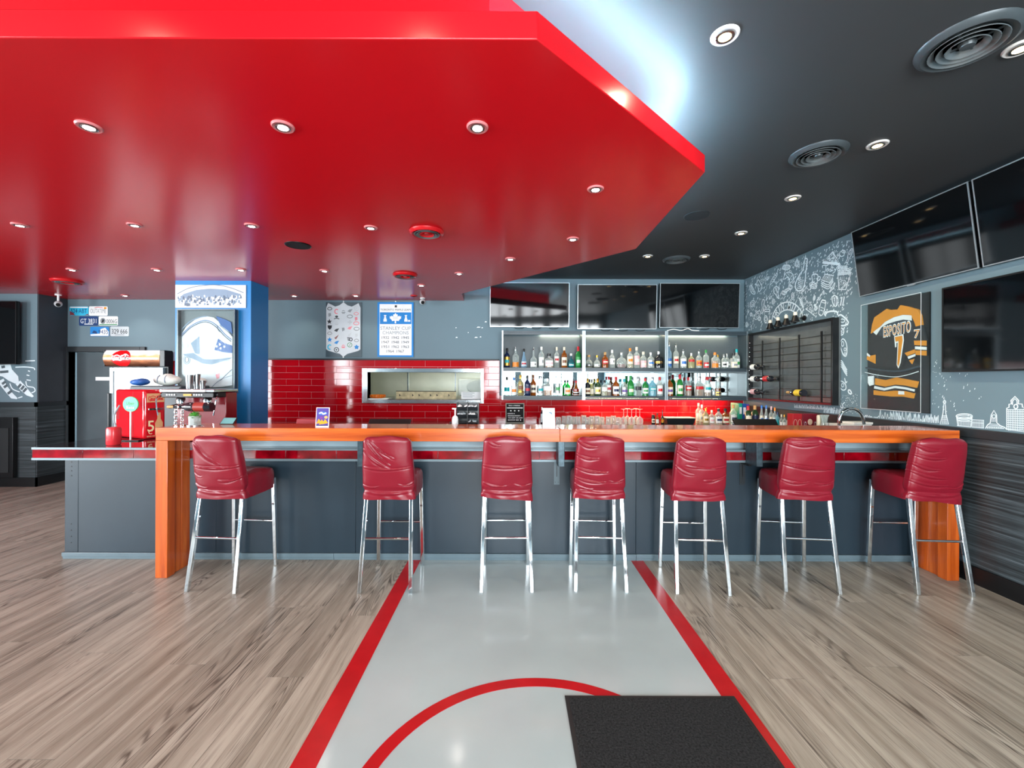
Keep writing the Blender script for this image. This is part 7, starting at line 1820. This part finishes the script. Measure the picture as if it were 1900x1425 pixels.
for (px, py, wd, kind, g_, cp, lb_, mk, lq, ds) in ((1296, 748, 10, 'tall', 'clear', 'cream', 'white', None, None, 'tall clear bottle with white panel behind the tray'), (1302, 751, 10, 'tall', 'clear', 'white', 'cream', 'silver', None, 'clear bottle with cream label, tight behind the tray end'),
        (1309.5, 757, 10, 'spirit', 'straw', 'gold', 'cream', 'gold', 'straw', 'pale bottle with gold top and cream label'), (1320.5, 761, 10, 'spirit', 'clear', 'cream', 'white', 'pink', None, 'small round shouldered bottle with white label'),
        (1333, 758, 13, 'spirit', 'clear', 'black', 'white', 'navy', None, 'stout clear bottle with wide white label'), (1345.5, 758, 11, 'squat', 'amber', 'black', 'cream', 'red', 'red', 'red brown square bottle with dark cap'),
        (1360.5, 751, 13, 'spirit', 'clear', 'cork', 'white', 'navy', None, 'big clear bottle with cork top and figure label')):
    y = {1296: 6.0, 1302: 5.9}.get(px, 5.80)
    x = WY(px, 786, y).x; hg = WY(px, py, y).z - zk
    bottle(x, y, zk, hg, wd / 2 * y / FPX, kind, g_, cp, lb_, ds, 'on the back counter', lq, (.12, .5), mk, group='bottles on the back counter')
for q, (p0_, p1_, py, c_, ds) in enumerate(((1371, 1377.5, 748.5, '#1d9a82', 'sea green binder at the end of the back counter'), (1378, 1385, 749, '#20509e', 'blue binder with a white spine label'), (1385.5, 1390, 750, '#5c3c98', 'purple binder next to the blue one'))):
    y = 5.74; a, b = WY(p0_, 780, y), WY(p1_, 780, y); zz = WY(p0_, py, y).z
    if b.x > XW - .04: b.x = XW - .04
    t = thing('binder', ds, 'binder', ((a.x + b.x) / 2, y + .1, zk), 'binders on the back counter')
    MB().box(a.x, b.x - .001, y, y + .22, zk, zz).obj('cover', C_pl('binder%d' % q, c_), t, bevel=.003)
    MB().box(a.x + .008, b.x - .009, y - .0012, y - .0002, zz - .14, zz - .05).obj('spine_label', P_wht, t)
# ================================================================== side counter along the right wall
sc_ = thing('side_counter', 'dark side counter below the wine rack', 'counter', (3.03, 4.9, 0))
MB().box(2.74, XW - .034, 4.20, 5.58, zt2 - .03, zt2).obj('top', M_stone, sc_, bevel=.003)
MB().box(2.78, XW - .034, 4.22, 5.56, 0, zt2 - .031).obj('carcass', M_dark, sc_)
for q in range(3): MB().box(2.762, 2.779, 4.23 + q * .445, 4.665 + q * .445, .08, zt2 - .05).obj('door', M_panel, sc_, bevel=.002)
zs_ = zt2 + .0006
for (px, py, Y, wd, kind, g_, cp, lb_, mk, lq, ds) in ((1388, 753, 5.30, 11, 'wine', 'dgreen', 'red', 'cream', None, None, 'green wine bottle with red foil'), (1400.5, 752, 5.36, 12, 'wine', 'dgreen', 'cork', 'navy', None, None, 'dark green bottle with pale top and blue label'),
        (1413, 752, 5.28, 11, 'cone', 'clear', 'blue', 'cream', 'blue', None, 'clear pear shaped bottle with bright blue cap'), (1421.5, 752, 5.20, 11, 'cone', 'clear', 'blue', 'silver', 'blue', None, 'second clear bottle with bright blue cap'), (1431, 754, 5.12, 8, 'spirit', 'clear', 'pink', 'cream', None, None, 'slim clear bottle with pink cap'),
        (1437.5, 756, 5.05, 8, 'spirit', 'clear', 'orange', 'white', 'black', None, 'slim clear bottle with salmon cap'), (1442.5, 764, 4.98, 8, 'spirit', 'aqua', 'navy', 'teal', None, None, 'small bottle with dark blue cap and turquoise label'),
        (1450, 769, 4.86, 7, 'spirit', 'clear', 'cream', 'white', None, None, 'small miniature bottle with cream cap'), (1455.5, 769, 4.80, 7, 'spirit', 'clear', 'gold', 'white', None, None, 'small miniature bottle with gold cap'), (1463.5, 770, 4.72, 8, 'spirit', 'clear', 'cream', 'silver', None, None, 'miniature bottle with tall white neck')):
    x = WY(px, 786, Y).x; hg = WY(px, py, Y).z - zs_
    bottle(x, Y, zs_, hg, wd / 2 * Y / FPX, kind, g_, cp, lb_, ds, 'on the side counter', lq, (.15, .5), mk, group='bottles on the side counter')
M_gift = mat('gift_red', '#a81522', rough=0.4); M_gift2 = mat('gift_maroon', '#7c1226', rough=0.4)
for q, (p0_, p1_, py, Y, m_, ds) in enumerate(((1471, 1488, 768, 4.48, M_gift, 'bright red gift carton with oval seals'), (1489, 1517, 768, 4.52, M_gift2, 'maroon bottle carton printed with digits'))):
    a, b = WY(p0_, 780, Y), WY(p1_, 780, Y); zz = WY(p0_, py, Y).z
    t = thing('gift_carton', ds + ' on the side counter', 'carton', ((a.x + b.x) / 2, Y + .04, zs_))
    MB().box(a.x, b.x, Y, Y + .09, zs_, zz).obj('carton', m_, t, bevel=.002)
    cf = (Vector((a.x, Y, zs_)), X_, Z_, -Y_); w = b.x - a.x; h = zz - zs_
    if q == 0:
        for k_ in (.28, .76): line2(MB(), ell(w * k_, h * .5, w * .19, h * .22, 18), cf, .003, .0012, True).obj('seal', C_pl('seal', '#e6c9b0'), t)
    else:
        for k_, s_ in ((.18, '12'), (.84, '12')): text_mb(MB(), s_, cf, w * k_, h * .45, w * .14, h * .3, t1=.0012).obj('digits', P_wht, t)
        MB().slab(ell(w * .5, h * .58, w * .16, h * .16, 16), cf, .0002, .001).obj('emblem', C_pl('seal', '#e6c9b0'), t)
c = WY(1519.5, 780, 4.38); tag(MB().lathe([(.019, 0), (.02, .004), (.02, .19), (.012, .2)], (c.x, 4.38, zs_), 16).obj('candle', mat('candle_cream', '#e9e0c6', rough=0.5), smooth=True), 'cream pillar candle beside the glass carafe', 'candle')
c = WY(1529.5, 780, 4.33); cf_ = thing('glass_carafe', 'clear waisted glass carafe on the side counter', 'carafe', (c.x, 4.33, zs_))
MB().lathe([(.034, 0), (.040, .02), (.036, .08), (.024, .13), (.030, .18), (.042, .205), (.040, .205), (.027, .178), (.021, .13), (.033, .08), (.037, .02), (.03, .006)], (c.x, 4.33, zs_), 24).obj('glass', G['clear'], cf_, smooth=True)
MB().box(c.x - .012, c.x + .012, 4.290, 4.294, zs_ + .1, zs_ + .13).obj('mark', P_wht, cf_)
# faucet and paper box on the worktop end
YFa = 3.80; p0_, p1_ = WY(1556, 792, YFa), WY(1603, 780, YFa); ztp = WY(1580, 757.5, YFa).z
fa = thing('arched_faucet', 'tall arched chrome faucet behind the ledge near the side wall', 'faucet', (p0_.x, YFa, zt2))
mx = (p0_.x + p1_.x) / 2; rx_ = (p1_.x - p0_.x) / 2 - .004
pts = [(p0_.x, YFa, zt2 + .03), (p0_.x + .004, YFa, ztp - .10)] + [(mx - rx_ * math.cos(a_), YFa, ztp - .115 + .112 * math.sin(a_)) for a_ in [PI * k_ / 14 for k_ in range(15)]] + [(p1_.x, YFa, ztp - .14)]
MB().tube(pts, .0125, 12).obj('spout', M_chrome, fa, smooth=True)
MB().lathe([(.03, .0006), (.03, .006), (.02, .03), (.016, .06)], (p0_.x, YFa, zt2), 20).obj('base', M_chrome, fa, smooth=True)
MB().cyl((p0_.x, YFa, zt2 + .05), (p0_.x - .06, YFa, zt2 + .09), .006, n=10).obj('lever', M_chrome, fa, smooth=True)
a, b = WY(1560, 786, 3.98), WY(1618, 786, 3.98)
t = thing('paper_stack', 'white stacked papers and box lids behind the faucet', 'paper stack', ((a.x + b.x) / 2, 4.05, zt2))
MB().box(a.x, b.x, 3.98, 4.13, zt2 + .0006, zt2 + .145).obj('lower_box', mat('box_white', '#dcdcd6', rough=0.6), t, bevel=.003)
MB().box(a.x + .12, b.x + .01, 3.975, 4.12, zt2 + .1455, zt2 + .165).obj('lid', C_pl('lid', '#e6e4de'), t, bevel=.002)
for q in range(4): MB().box(a.x + .01, a.x + .07, 3.9788, 3.9798, zt2 + .06 + q * .02, zt2 + .067 + q * .02).obj('print_line', P_gry, t)
